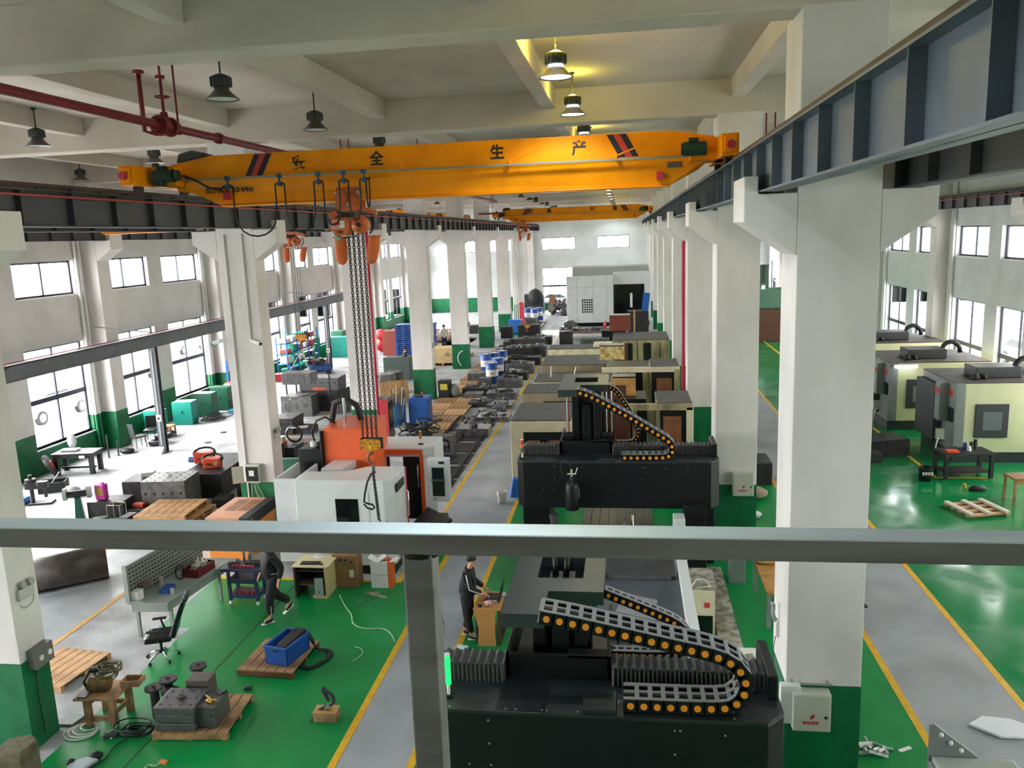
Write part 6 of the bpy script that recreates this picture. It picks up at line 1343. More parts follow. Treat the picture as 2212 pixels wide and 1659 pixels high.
for (x, y, lb) in ((-14.9, 20.9, 'wire stool frame in the black clutter'),): 
    t = thing('wire_stool', lb, 'stool', (x, y, 0)); [MB().cyl((a, b_, 0), (a, b_, .5), .012, n=6).build('stool_leg', m_bolt, t) for a in (-.2, .2) for b_ in (-.15, .15)]; MB().tube([(-.2, -.15, .5), (.2, -.15, .5), (.2, .15, .5), (-.2, .15, .5)], .012, 6, closed=True).build('seat_frame', m_bolt, t)
tag(MB().tube(smooth([(-14.2, 20.9, .03), (-13.9, 21.3, .03), (-14.3, 21.6, .03), (-14.8, 21.2, .05), (-14.6, 20.8, .03)], 2), .025, 6).build('grey_hose', mat('grey_hose', '9a9a94', .5)), 'grey hose curled beside the pale pallets', 'hose')
for (x, y, w_, h_, lb) in ((-15.0, 20.3, .4, .3, 'small dark fitting below the pink container'), (-14.2, 20.4, .5, .35, 'dark angled bracket beside the pale pallets'), (-15.6, 20.2, .5, .25, 'dark lump beside the bench grinder')): tag(MB().obox((x, y, h_/2), (w_, .3, h_), (0, 0, x)).build('iron_fitting', m_drk, bevel=.02), lb, 'fitting')
# orange cabinet behind the pallets
t = thing('orange_machine_cabinet', 'orange cabinet with a dusty orange top and black edge beside the white machine', 'cabinet', (-9.75, 18.55, 0))
bx(-10.3, -9.25, 17.75, 19.35, 0, 1.22).build('body', mat('bright_orange_enamel', 'e08a30', .45), t, bevel=.02, w=1); bx(-10.32, -9.4, 17.75, 19.35, 1.22, 1.26).build('top', mat('dusty_orange_top', 'c88a64', .6, col2='d8b498', scale=2), t, w=1)
MB().prism([(-9.42, 17.7), (-9.2, 17.7), (-9.2, 19.4), (-9.42, 19.4)], 1.0, 1.28, 'z').build('black_edge', m_black, t, w=1)
for i in range(2):
    for j in range(2): bx(-10.1+i*.34, -9.82+i*.34, 18.3+j*.45, 18.7+j*.45, 1.26, 1.265).build('vent_panel', mat('brown_mesh', '8a5a40', .7), t, w=1)
text('small_mark', '7', .12, m_gold, t, (.552, -.6, 1.14), (PI/2, 0, PI/2))
# green air tank
t = thing('air_tank', 'green horizontal air tank behind the column with the open switch box', 'tank', (-10.4, 22.6, 0)); MB().lathe([(0, -.9), (.3, -.86), (.45, -.7), (.46, .6), (.3, .78), (0, .82)], (0, 0, .95), 20, axis='x').build('tank', mat('sea_green_paint', '3c6e5c', .35), t); bx(-.6, -.5, -.3, .3, 0, .6).box(.3, .4, -.3, .3, 0, .6).build('saddle', m_iron, t)
# --- blocks beyond the painted column
rc5 = random.Random(99)
def mould_core(t):
    b = t.children[0]; me = b.data; xs = [v.co.x for v in me.vertices]; ys = [v.co.y for v in me.vertices]; h = max(max(v.co.z for v in c.data.vertices) for c in t.children if c.name.startswith('plate'))
    w, d = max(xs)-min(xs), max(ys)-min(ys); q = MB()
    for i in range(int(6+w*4)):
        x, y = rc5.uniform(-.42, .42)*w, rc5.uniform(-.42, .42)*d; k = rc5.randrange(4); s_ = rc5.uniform(.05, .16)
        if k == 0: q.cyl((x, y, h-.01), (x, y, h+s_), s_*.8, n=10)
        elif k == 1: q.obox((x, y, h+s_*.4), (s_*2.5, s_*1.2, s_*.9), (0, 0, rc5.random()*3))
        elif k == 2: q.cyl((x-s_, y, h+.02), (x+s_, y+s_*.5, h+.02), s_*.6, n=10)
        else: q.lathe([(s_*.5, h-.01), (s_, h-.01), (s_, h+s_*.5), (s_*.5, h+s_*.5), (s_*.5, h)], (x, y, 0), 12)
    q.build('core_pattern', [m_shiny, m_iron, m_gry][rc5.randrange(3)], t, bevel=.006)
    return t
m_dgblk = mat('green_painted_block', '3a4f46', .5, col2='4c4a46', scale=3)
block((-15.02, 35.03, 0), 0.00, 1.50, 0.90, 0.95, 'big grey block with a rod lying across it, beyond the open switch box', layers=2, holes=(3, 1), m=m_gry)
block((-14.94, 36.51, 0), 0.00, 1.20, 0.90, 0.90, 'dark grey block between the rod block and the red labelled one', layers=1, holes=(2, 1), m=m_gry)
block((-14.35, 37.16, 0), 0.00, 1.60, 1.20, 0.80, 'wide black block before the pale drilled block', layers=1, holes=(2, 1), m=m_drk)
block((-14.19, 31.70, 0), 0.00, 0.90, 1.20, 0.70, 'dark plate pile at the edge of the painted column', layers=3, holes=(2, 2), m=m_drk)
block((-13.48, 31.59, 0), 0.00, 1.00, 0.70, 0.30, 'low dark plate with a white paper on it', layers=1, holes=(3, 1), m=m_drk)
block((-13.25, 35.50, 0), 0.00, 0.70, 0.60, 0.50, 'small pale slotted block next to the crimson pipe column', layers=1, holes=(3, 1), m=m_gry)
block((-12.56, 28.90, 0), 0.00, 1.00, 0.70, 0.35, 'low reddish covered block behind the green tank', layers=1, holes=(1, 1), m=m_mbrn)
block((-11.80, 38.16, 0), 0.00, 0.75, 0.80, 1.35, 'tall pile of pale grey blocks between two columns', layers=3, holes=(1, 1), m=m_gry)
block((-12.03, 40.27, 0), 0.00, 0.80, 0.80, 1.10, 'dark block pile behind the pale grey pile', layers=2, holes=(2, 1), m=m_drk)
block((-12.86, 44.18, 0), 0.00, 1.50, 1.00, 1.30, 'large dark green steel block with red rag on top', layers=1, holes=(2, 1), m=m_dgblk)
mould_core(block((-6.11, 31.08, 0), 0.00, 1.30, 0.90, 0.35, 'bright lumpy casting lying between rails, before the drum row', layers=1, holes=(1, 1), m=m_shiny))
mould_core(block((-5.71, 33.75, 0), 0.00, 1.40, 1.00, 0.22, 'wide shiny die plate with foil like glints', layers=1, holes=(3, 2), m=m_shiny))
mould_core(block((-5.83, 36.30, 0), 0.00, 1.20, 0.90, 0.20, 'second shiny die plate behind the wide one', layers=1, holes=(2, 2), m=m_shiny))
mould_core(block((-6.82, 36.74, 0), 0.00, 1.10, 0.90, 0.22, 'flat black plate beside the shiny die plates', layers=1, holes=(3, 1), m=m_drk))
block((-7.40, 38.14, 0), 0.00, 0.90, 0.70, 0.35, 'smooth grey slab on the black plate row', layers=1, holes=(1, 1), m=m_gry)
mould_core(block((-7.52, 39.48, 0), 0.00, 1.30, 1.10, 0.40, 'black framed mould half with cavity, near the pallets', layers=2, holes=(3, 2), m=m_drk))
block((-8.13, 42.96, 0), 0.00, 0.90, 0.90, 0.55, 'grey block just before the blue drums', layers=1, holes=(1, 2), m=m_gry)
block((-7.45, 41.77, 0), 0.00, 0.60, 0.50, 0.45, 'small square grey block next to the drums', layers=1, holes=(1, 1), m=m_gry)
mould_core(block((-6.04, 38.40, 0), 0.00, 1.50, 0.90, 0.35, 'casting with pale inserts along the yellow line', layers=1, holes=(3, 1), m=m_shiny))
mould_core(block((-6.10, 41.45, 0), 0.00, 1.30, 0.80, 0.50, 'grey block with bright top edge by the yellow line', layers=2, holes=(3, 1), m=m_gry))
mould_core(block((-5.99, 43.60, 0), 0.00, 1.20, 0.80, 0.45, 'dark block with a pale angled plate on it', layers=1, holes=(2, 1), m=m_drk))
mould_core(block((-6.10, 45.73, 0), 0.00, 1.60, 0.90, 0.60, 'long grey block with bright strip on top', layers=1, holes=(4, 1), m=m_gry))
mould_core(block((-6.80, 46.09, 0), 0.00, 0.80, 0.90, 0.60, 'dark block between the drums and the long grey one', layers=1, holes=(2, 1), m=m_drk))
mould_core(block((-6.31, 48.75, 0), 0.00, 2.20, 1.00, 0.50, 'wide dark casting with shiny ribs', layers=1, holes=(4, 1), m=m_drk))
mould_core(block((-6.91, 51.67, 0), 0.00, 2.00, 1.20, 0.70, 'dark engine like casting above the ribs', layers=2, holes=(3, 2), m=m_drk))
mould_core(block((-6.00, 52.16, 0), 0.00, 1.60, 1.20, 0.70, 'dark casting with round flanges at the aisle edge', layers=2, holes=(3, 2), m=m_iron))
mould_core(block((-7.66, 55.41, 0), 0.00, 1.60, 1.00, 0.60, 'dark casting behind the engine like one', layers=1, holes=(2, 2), m=m_drk))
mould_core(block((-6.59, 55.38, 0), 0.00, 2.00, 1.20, 0.80, 'far dark casting group by the aisle', layers=2, holes=(4, 1), m=m_iron))
mould_core(block((-6.06, 58.00, 0), 0.00, 1.40, 1.00, 0.60, 'farthest dark casting before the tall standing block', layers=1, holes=(2, 1), m=m_drk))
block((-7.13, 59.35, 0), 0.00, 1.60, 0.90, 1.30, 'tall standing dark block with holes, far by the aisle', layers=1, holes=(3, 3), m=m_drk)
block((-7.87, 72.02, 0), 0.00, 1.40, 1.40, 0.20, 'flat dark plate on the floor by the far drums', layers=1, holes=(2, 2), m=m_drk)
block((-7.75, 66.17, 0), 0.00, 0.90, 0.70, 1.10, 'upright pale grey block below the orange hook block', layers=1, holes=(1, 1), m=m_gry)
FIELD = [(-7.21, 42.17), (-7.14, 43.85), (-8.07, 45.43), (-7.65, 45.87), (-7.33, 46.65)]

def steel_parts(): pass
for (x, y, lb) in ((-15.7, 34.6, 'first'), (-15.3, 34.8, 'second'), (-13.6, 34.6, 'third')): tag(MB().cyl((x, y+.6, .0), (x, y+.6, 1.9), .035, n=8).build('guide_rod', m_drk), 'dark vertical guide rod standing among the grey blocks', 'rod', 'vertical guide rods')
block((-14.3, 36.2, 0), 0, 1.8, 1.1, 1.0, 'dark support block under the pale drilled block with the red tag', holes=(1, 1), m=m_drk, eye=False)
t = block((-14.3, 36.2, 1.0), 0, 1.9, 1.1, .6, 'pale grey drilled block with a red tag, raised among the dark blocks', holes=(6, 2), m=m_steel, eye=False); MB().box(-.3, .3, -.56, -.55, .02, .14).build('red_tag', m_orgm, t)
tag(MB().cyl((-15.0, 33.9, .95), (-14.6, 35.0, 1.0), .04, n=8).build('steel_rod', m_chrome), 'bright rod lying across the big grey block', 'rod')
tag(MB().obox((-13.5, 31.2, .33), (.7, .4, .02), (0, 0, .2)).build('paper_sheet', m_lab), 'white sheet on the low dark plate behind the painted column', 'paper')
tag(MB().bar((-15.9, 40.3, .03), (-14.3, 40.3, .03), .12, .05).build('blue_strip', mat('bright_blue_plastic', '2a6cc0', .4)), 'blue steel strip lying on the concrete', 'strip')
# hanging block
t = thing('hanging_block', 'pale drilled steel block hanging from the side bay hoist by slings', 'steel block', (-13.3, 28.35, 3.3)); t.location = (-11.95, 28.3, 2.7)
bx(-.65, .45, -.35, .35, 0, .42).build('block', m_gry, t, bevel=.01, fix=True); bx(-.65, .2, -.36, -.35, .02, .4).build('ground_face', m_steel, t)
hm = MB(); [hm.cyl((-.55+.14*i, -.37, .12+.16*(i % 2)), (-.55+.14*i, -.355, .12+.16*(i % 2)), .02, n=8) for i in range(6)]; hm.build('hole_pattern', m_black, t)
for (a, c) in (((-.5, 0, .42), (.05, .05, 1.25)), ((.3, 0, .42), (.05, .05, 1.25))): MB().cyl(a, c, .02, n=6).build('sling', mat('white_sling', 'b8b4a8', .7), t)
# compressor
t = thing('air_compressor', 'blue wheeled air compressor on the concrete near the steel post', 'compressor', (-18.2, 45.8, 0), .6)
MB().lathe([(0, -.7), (.22, -.65), (.25, -.5), (.25, .5), (.22, .65), (0, .7)], (0, 0, .45), 16, axis='x').build('tank', mat('blue_enamel', '2a4c8a', .4), t); MB().cyl((.1, -.2, .85), (.1, .25, .85), .2, n=12).build('pump', m_drk, t); MB().cyl((-.35, 0, .75), (-.1, 0, .75), .15, n=12).build('motor', m_drk, t)
for s in (-.45, .45): MB().cyl((s, -.25, .14), (s, -.18, .14), .14, n=12).build('wheel', m_black, t)
for (x, y, h, lb) in ((-19.7, 44.0, .45, 'red plastic box on the floor under the hanging block'), (-19.0, 45.0, .4, 'second red plastic box beside the first under the hanging block'), (-18.9, 47.6, .7, 'upright red plastic bag near the compressor')): tag(bx(x-.5, x+.4, y-.3, y+.3, 0, h).build('red_box', mat('red_plastic', 'b8343a', .45), bevel=.02), lb, 'box')
tag(MB().obox((-17.9, 46.3, .2), (.5, .4, .4)).build('plastic_bundle', mat('clear_bag', 'aab0b4', .3), bevel=.08), 'clear plastic bundle tied at the foot of the steel post', 'bundle')
# blue shelving
t = thing('shelf_rack', 'blue steel shelving with coloured goods by the side windows', 'shelving', (-19.75, 46.5, 0))
for y in (-2.4, -.8, .8, 2.4):
    for x in (-.3, .3): MB().box(x-.03, x+.03, y-.03, y+.03, 0, 2.6).build('upright', mat('bright_blue_plastic', '2a6cc0', .4), t)
for z in (.3, .9, 1.5, 2.1): bx(-.32, .32, -2.4, 2.4, z, z+.05).build('shelf', mat('teal_shelf', '1a6a7c', .5), t)
rr = random.Random(31); cols = [m_teal, m_lab, mat('red_plastic', 'b8343a', .45), mat('blue_enamel', '2a4c8a', .4), m_orgm, m_dteal]
nm = ['teal', 'white', 'red', 'blue', 'orange', 'dark green']
for z, zn in ((.35, 'lowest'), (.95, 'second'), (1.55, 'third'), (2.15, 'top')):
    for i in range(5): 
        ci = rr.randrange(6); h = .2+.22*rr.random(); tag(bx(-20.0, -19.5, 44.3+i*.9, 44.9+i*.9, z, z+h).build('storage_box', cols[ci], bevel=.03), '%s box on the %s shelf of the blue rack' % (nm[ci], zn), 'box', 'goods on the %s shelf of the rack' % zn)
tcab((-20.1, 54.5, 0), 0, .9, .7, 1.7, m_dteal, 'tall dark green cabinet near the side door'); tcab((-19.6, 53.4, 0), .1, 1.2, .8, 1.4, m_teal, 'large bright teal cabinet seen between the post and the column'); tcab((-18.4, 54.2, 0), 0, .8, .8, 1.25, m_teal, 'teal cabinet cut off by the column with the crimson pipe')
# red bags, blue pallets
for i in range(9): 
    q_ = i if i < 6 else i-6; x, y, z = -17.3+1.02*(q_ % 3), 55.5+.9*(q_//3), .42+(.8 if i > 5 else 0)
    tag(MB().sphere((x, y, z), .5, 10, sc=(1, .9, .85)).build('red_sack', mat('bright_red_sack', 'd8343c', .5)), 'bright red sack in the heap behind the hoist chains', 'sack', 'heap of bright red sacks')
tag(bx(-16.6, -14.9, 53.4, 54.4, 0, 1.7).build('red_brown_crate', mat('brick_red_box', '8a3a2c', .6), bevel=.03), 'brick red crate between the red sacks and the blue pallets', 'crate')
pm = MB(); pm.box(-.55, .55, -.55, .55, .09, .13)
for x in (-.5, 0, .5): pm.box(x-.06, x+.06, -.55, .55, 0, .09)
for y in (-.5, 0, .5): pm.box(-.55, .55, y-.05, y+.05, .0, .03)
pb = tag(pm.build('plastic_pallet', m_bluep, loc=(-14.6, 52.2, 0)), 'blue plastic pallet in the twin stacks beside the third column', 'pallet', 'stacked blue plastic pallets')
for c_, (x, y, n_) in enumerate(((-14.6, 52.2, 17), (-13.2, 52.4, 17))):
    for i in range(n_):
        if c_ == 0 and i == 0: continue
        q = pb.copy(); C.objects.link(q); q.location = (x+rr.uniform(-.03, .03), y, .135*i); q.rotation_euler = (0, 0, rr.uniform(-.03, .03))
for i in range(4): tag(MB().sphere((-16.0+.9*i, 60, .5), .5, 8, sc=(1, .8, .9)).build('sack', mat('pale_brown_sack', 'b09a84', .7)), 'pale brown sack behind the blue pallets', 'sack', 'pale brown sacks')
# pallets leaning, drum with rods, tank, cabinet
for i, (dx, lb) in enumerate(((0, 'pale pallet leaning upright before the second green column foot'), (.35, 'second pale pallet leaning behind the first'))):
    p_ = pallet((-11.35+dx, 38.6+.3*i, .0), 0, 1.0, 1.1, lb, n=5); p_.rotation_euler = (1.25, 0, .5); p_.location = (-11.3+dx*.8, 37.1+.35*i, .55)
t = thing('rod_drum', 'blue drum stuffed with steel rods beside the red cabinet', 'drum', (-9.75, 32.7, 0)); MB().lathe([(0, 0), (.38, 0), (.4, .03), (.4, .35), (.415, .37), (.4, .39), (.4, .95), (.36, .95), (.36, .7)], n=24).build('drum', mat('steel_blue_drum', '2c5a8a', .4, col2='23456c', scale=3), t)
for i in range(22):
    a = rr.uniform(0, 6.28); r_ = rr.uniform(.05, .3); h = rr.uniform(1.1, 1.75); tag(MB().cyl((-9.75+r_*math.cos(a), 32.7+r_*math.sin(a), .1), (-9.75+1.6*r_*math.cos(a)+.1, 32.7+1.6*r_*math.sin(a), h), .014+.01*rr.random(), n=6).build('steel_rod', [m_bolt, m_iron, m_drk][i % 3]), 'steel rod standing in the blue drum', 'rod', 'steel rods in the blue drum')
t = thing('blue_tank', 'bright blue rectangular tank with a red knob next to the rod drum', 'tank', (-8.85, 33.3, 0)); bx(-.42, .42, -.42, .42, 0, 1.15).build('tank', mat('bright_blue_paint', '1858a8', .4), t, bevel=.03); MB().cyl((-.1, 0, 1.15), (-.1, 0, 1.2), .22, n=16).build('lid', m_black, t); MB().sphere((.1, .1, 1.25), .06, 8).build('red_knob', m_labr, t)
t = thing('hydrant_cabinet', 'tall red cabinet with grey side standing against the column with the crimson pipe', 'cabinet', (-9.1, 29.4, 0)); bx(-.3, .1, -.35, -.3, 0, 1.9).build('red_front', mat('signal_red', 'c83c48', .45), t); bx(-.3, .1, -.3, .35, 0, 1.9).build('case', mat('grey_case', '5a5654', .5), t, bevel=.01); bx(.1, .12, -.25, .3, .7, 1.75).build('glass_door', m_screen, t); MB().tube([(-.3, -.2, .5), (-.55, -.2, .5)], .05, 8).build('pipe_stub', mat('signal_red', 'c83c48', .45), t)
hp = MB()
for i in range(16): r_ = .15+.4*rr.random(); cx_, cy_ = -8.5+rr.uniform(-.5, .6), 30.9+rr.uniform(-.4, .5); hp.tube([(cx_+r_*math.cos(a)*1.2, cy_+r_*math.sin(a), .05+.035*i+.08*math.sin(2*a+i)) for a in [2*PI*k/12 for k in range(12)]], .03, 5, closed=True)
tag(hp.build('hose_heap', m_iron), 'heap of dark hoses and slings before the blue drum', 'hose')
tag(MB().sphere((-9.4, 30.6, .25), .25, 10, sc=(.8, .5, 1)).build('yellow_bag', mat('yellow_cloth', 'd0a03c', .6)), 'yellow cloth at the end of the dark hose heap', 'cloth')
t = thing('black_bin', 'black plastic bin with yellow label beside the third green column foot', 'bin', (-8.95, 38.6, 0)); MB().obox((0, 0, .45), (.55, .5, .9), taper=1.1).build('bin', m_black, t, bevel=.03); bx(-.18, .18, -.285, -.27, .45, .75).build('label', mat('yellow_label', 'c8b83c', .5), t)
tag(MB().sphere((-8.5, 38.7, .35), .35, 10, sc=(.8, .8, 1)).build('grey_sack', mat('grey_sack', '8a8a86', .7)), 'grey sack beside the black bin with yellow label', 'sack')
# pallet fields on the floor
pn = 0
for (x0, y0, nx, ny, lb) in ((-8.3, 30.2, 1, 3, 'behind the upright mould half'), (-9.15, 34.2, 2, 3, 'between the blue tank and the black bin'), (-8.9, 38.9, 1, 3, 'past the black bin'), (-9.1, 42.9, 1, 3, 'beside the five blue drums'), (-9.1, 47.0, 2, 6, 'from the fourth column to the cross aisle'), (-12.3, 49.6, 2, 3, 'on the far side of the pale crate')):
    for i in range(nx):
        for j in range(ny): pallet((x0+1.0*i+.5, y0+1.3*j+.6, 0), rr.uniform(-.03, .03), .96, 1.22, 'worn wooden pallet laid flat on the floor '+lb, n=5, m=m_wood if (i+j) % 2 else m_woodd, group='floor pallets '+lb)
t = thing('plywood_crate', 'pale plywood crate with stencilled marks beside the fourth column', 'crate', (-11.35, 49.3, 0)); bx(-1.1, 1.0, -.6, .6, .15, 1.1).build('crate', mat('pale_plywood', 'cdb083', .7, col2='b89868', scale=3), t, bevel=.02)
for x in (-1.0, 0, .9): bx(x-.06, x+.06, -.6, .6, 0, .15).build('skid', m_wood, t)
text('stencil', '山', .3, m_iron, t, (.3, -.603, .7), (PI/2, 0, 0))
# mould half standing by the aisle
t = thing('mould_half', 'square steel mould half standing upright with an engine shaped cavity', 'mould', (-6.62, 27.95, 0), -.1)
fr = MB(); fr.box(-.42, -.26, -.14, .14, 0, .8); fr.box(.26, .42, -.14, .14, 0, .8); fr.box(-.26, .26, -.14, .14, 0, .14); fr.box(-.26, .26, -.14, .14, .66, .8); fr.box(-.26, .26, .05, .14, .14, .66); fr.build('frame', m_steel, t, bevel=.01)
MB().lathe([(0, -.1), (.1, -.1), (.14, -.04), (.2, 0), (.22, .06)], (0, 0, .4), 18, axis='y').obox((-.1, -.02, .45), (.1, .12, .12)).obox((.12, 0, .3), (.1, .1, .14)).build('core', m_shiny, t)
rep(MB().cyl((0, -.146, 0), (0, -.138, 0), .025, n=10), 'bolt_hole', m_black, t, [(x, 0, z) for x in (-.34, .34) for z in (.07, .26, .54, .73)]+[(0, 0, .07), (0, 0, .73)])
for i, x in enumerate((-5.75, -6.55, -7.3)): tag(bx(x-.06, x+.06, 23.2, 34.5, 0.004, .09).build('floor_rail', m_drk), 'dark steel rail laid along the floor under the moulds', 'rail', 'steel rails on the mould floor')
for i in range(6): tag(bx(-7.6, -5.55, 23.6+1.6*i, 24.9+1.6*i, .005, .05 if 0 else .035).build('floor_plate', m_drk), 'oily dark steel plate on the floor along the yellow line', 'plate', 'steel plates on the mould floor')
# castings strewn on the blocks
rr = random.Random(77); n_ = 0
def casting(x, y, z, s, label, group):
    t = MB(); k = rr.randrange(3)
    if k == 0: t.cyl((-s*.5, 0, s*.25), (s*.5, 0, s*.25), s*.25, n=10).obox((0, 0, s*.2), (s*.5, s*.5, s*.4)).cyl((0, -s*.3, s*.3), (0, s*.3, s*.3), s*.15, n=10)
    elif k == 1: t.obox((0, 0, s*.12), (s, s*.6, s*.24)).cyl((-.2*s, 0, s*.2), (-.2*s, 0, s*.45), s*.14, n=10).cyl((.25*s, 0, s*.2), (.25*s, 0, s*.35), s*.1, n=10)
    else: t.lathe([(s*.15, 0), (s*.4, 0), (s*.4, s*.2), (s*.15, s*.2), (s*.15, 0)], n=14).obox((s*.3, 0, s*.1), (s*.4, s*.2, s*.2))
    return tag(t.build('casting', [m_shiny, m_iron, m_gry][rr.randrange(3)], loc=(x, y, z), rot=(0, 0, rr.uniform(0, 6)), bevel=.008), label, 'casting', group)
BLK += [(-7.2+.0, 42.5, .35, .35), (-7.14, 44.1, .35, .35), (-8.07, 45.7, .35, .35), (-7.6, 46.2, .35, .35), (-7.3, 46.9, .35, .35), (-7.6, 47.5, .5, .5)]
for i in range(420):
    y = 31+rr.random()*27; x = -5.7-rr.random()*(1.6 if y < 42 else 3.4); s_ = .3+.35*rr.random()
    if any(abs(x-a) < c+s_*.6 and abs(y-b) < d+s_*.6 for a, b, c, d in BLK): continue
    BLK.append((x, y, s_*.5, s_*.5)); casting(x, y, .04 if y < 34.6 else .004, s_, 'oily metal casting lying among the moulds along the yellow line', 'castings among the moulds')
# blue drums
def drum(loc, label, group=None):
    t = thing('drum', label, 'drum', loc, 0, group); b = MB(); b.lathe([(0, .0), (.28, 0), (.29, .02), (.283, .3), (.295, .31), (.283, .32), (.283, .6), (.295, .61), (.283, .62), (.29, .87), (.29, .88), (.275, .88), (.275, .865)], n=24); b.build('blue_shell', m_bluep, t)
    MB().lathe([(.286, .32), (.286, .6)], n=24).build('white_band', m_lab, t); MB().lathe([(.275, .865), (0, .865)], n=24).build('lid', m_lab, t); MB().cyl((.15, 0, .865), (.15, 0, .885), .035, n=8).build('bung', m_iron, t)
    MB().obox((.05, -.287, .45), (.14, .006, .05)).build('red_print', m_labr, t)
    return t
for (x, y), lb in zip(FIELD, ('blue and white oil drum, foremost of the five by the pallets', 'blue and white oil drum behind the foremost one on its aisle side', 'blue and white oil drum on the pallet side of the group', 'blue and white oil drum in the middle of the group', 'blue and white oil drum at the back of the group by the moulds')): drum((x, y+.3, 0), lb).scale = (1.15, 1.15, 1.3)
for (x, y), lb in zip(((-9.0, 73.9), (-8.3, 73.3), (-8.9, 75.1), (-8.0, 74.6)), ('first', 'second', 'third', 'fourth')): drum((x, y, 0), 'blue and white oil drum in the far group by the piped pillar', 'far oil drums').scale = (1.25, 1.25, 1.35)
t = thing('drum_hoist_ring', 'black barrel like drum lying behind the blue drums', 'drum', (-7.6, 47.5, .4)); MB().cyl((-.3, 0, 0), (.3, 0, 0), .42, n=16).build('shell', m_black, t); MB().cyl((-.35, -.1, .1), (-.3, -.1, .1), .06, n=8).build('red_cap', m_labr, t)
# far end
t = thing('ladder', 'tall white ladder leaning against the far column', 'ladder', (-10.7, 69.6, 0))
for s in (-.3, .3): MB().bar((s, 0, 0), (s, .5, 5.3), .07, .05).build('rail', m_lab, t)
rep(MB().cyl((-.3, 0, 0), (.3, 0, 0), .025, n=6), 'rung', m_lab, t, [(0, .03+.47*i/15.5*1.0, .3+.33*i) for i in range(15)])
for i in range(2): tag(MB().lathe([(0, 0), (.16, 0), (.16, 1.5), (.06, 1.7), (.04, 1.85)], (-10.25+.4*i, 68.6, 0), 14).build('gas_cylinder', mat('pale_green_cylinder', '8fb0a4', .4)), 'pale green gas cylinder beside the white ladder', 'gas cylinder', 'two gas cylinders by the ladder')
t = thing('blue_bin', 'blue wheeled bin standing before the far red cabinet', 'bin', (-8.9, 64.6, 0)); MB().obox((0, 0, .55), (.85, .8, 1.0), taper=1.15).build('bin', mat('bright_blue_plastic', '2a6cc0', .4), t, bevel=.05); MB().obox((0, 0, 1.1), (1.05, .95, .1)).build('lid', mat('bright_blue_plastic', '2a6cc0', .4), t, bevel=.03)
t = thing('fire_cabinet', 'narrow red fire cabinet on the far column', 'cabinet', (-9.15, 71, 0)); bx(-.2, .2, -.2, .2, 0, 2.0).build('case', mat('signal_red', 'c83c48', .45), t)
for i in range(7): tag(MB().cyl((-10.35+.16*i, 74.6, 0), (-10.35+.16*i, 74.6, 8.1), .045, n=8).build('service_pipe', m_whp), 'white service pipe on the front of the far piped pillar', 'pipe', 'service pipes on the far pillar')
tag(MB().obox((-9.2, 80.5, 1.0), (2.2, 1.4, 2.0)).sphere((-8.9, 80.2, 1.7), .9, 8).build('tarpaulin', mat('black_tarp', '222428', .7, bump=.4, bscale=3), bevel=.2), 'black tarpaulin covered heap at the far wall', 'tarpaulin')
t = thing('scrap_heap', 'brown and grey scrap heap beside the tarpaulin at the far wall', 'scrap', (-6.6, 79.5, 0)); t['kind'] = 'stuff'
q = MB(); [q.obox((rr.uniform(-.7, .7), rr.uniform(-.6, .6), rr.uniform(.1, 1.4)), (rr.uniform(.2, .7), .2, rr.uniform(.2, .8)), (rr.random(), rr.random(), rr.random()*3)) for i in range(26)]; o = q.build('scrap', m_gry, t); o['kind'] = 'stuff'
tag(MB().obox((-7.1, 78.5, 1.6), (.6, .1, 1.0), (.3, .2, 0)).build('cardboard_sheet', m_cardb), 'upright brown sheet on the far scrap heap', 'cardboard')
tag(MB().lathe([(.15, 0), (.45, 0), (.45, .25), (.15, .25), (.15, 0)], (-5.9, 78.5, 0), 18).build('tyre', m_black), 'black tyre on the floor beside the far scrap heap', 'tyre')
for (x, y, z, s_, lb) in ((-13.5, 62.5, .5, .6, 'large dark ring lying in the cross aisle'), (-10.9, 60.5, .55, .6, 'dark round drum end beside the fifth column'), (-12.6, 57.5, .5, .55, 'dark cylinder behind the person on the pallets')):
    tag(MB().cyl((x, y, z), (x+.9, y+.2, z), s_, n=20).cyl((x-.02, y, z), (x, y, z), s_*.7, n=20).build('steel_ring', m_drk), lb, 'ring')
block((-14.0, 60.6, 0), 0, 2.6, 1.2, .9, 'long dark steel frame in the cross aisle', holes=(3, 1), m=m_drk); block((-13.2, 65.5, 0), 0, 2.2, 1.0, .7, 'dark slab beyond the cross aisle', holes=(2, 1), m=m_drk)
block((-9.2, 62.0, 0), 0, .9, .8, .9, 'dark box near the ladder foot', holes=(1, 1), m=m_drk)
t = block((-8.1, 68.6, 0), 0, 1.9, 5.5, .14, 'low dark platform under the far drums', holes=(2, 4), m=m_drk, eye=False); casting(-7.9, 68.5, .15, .7, 'reddish grey casting on the low dark platform', 'castings on the far platform'); casting(-7.6, 70.0, .15, .6, 'reddish grey casting on the low dark platform', 'castings on the far platform')
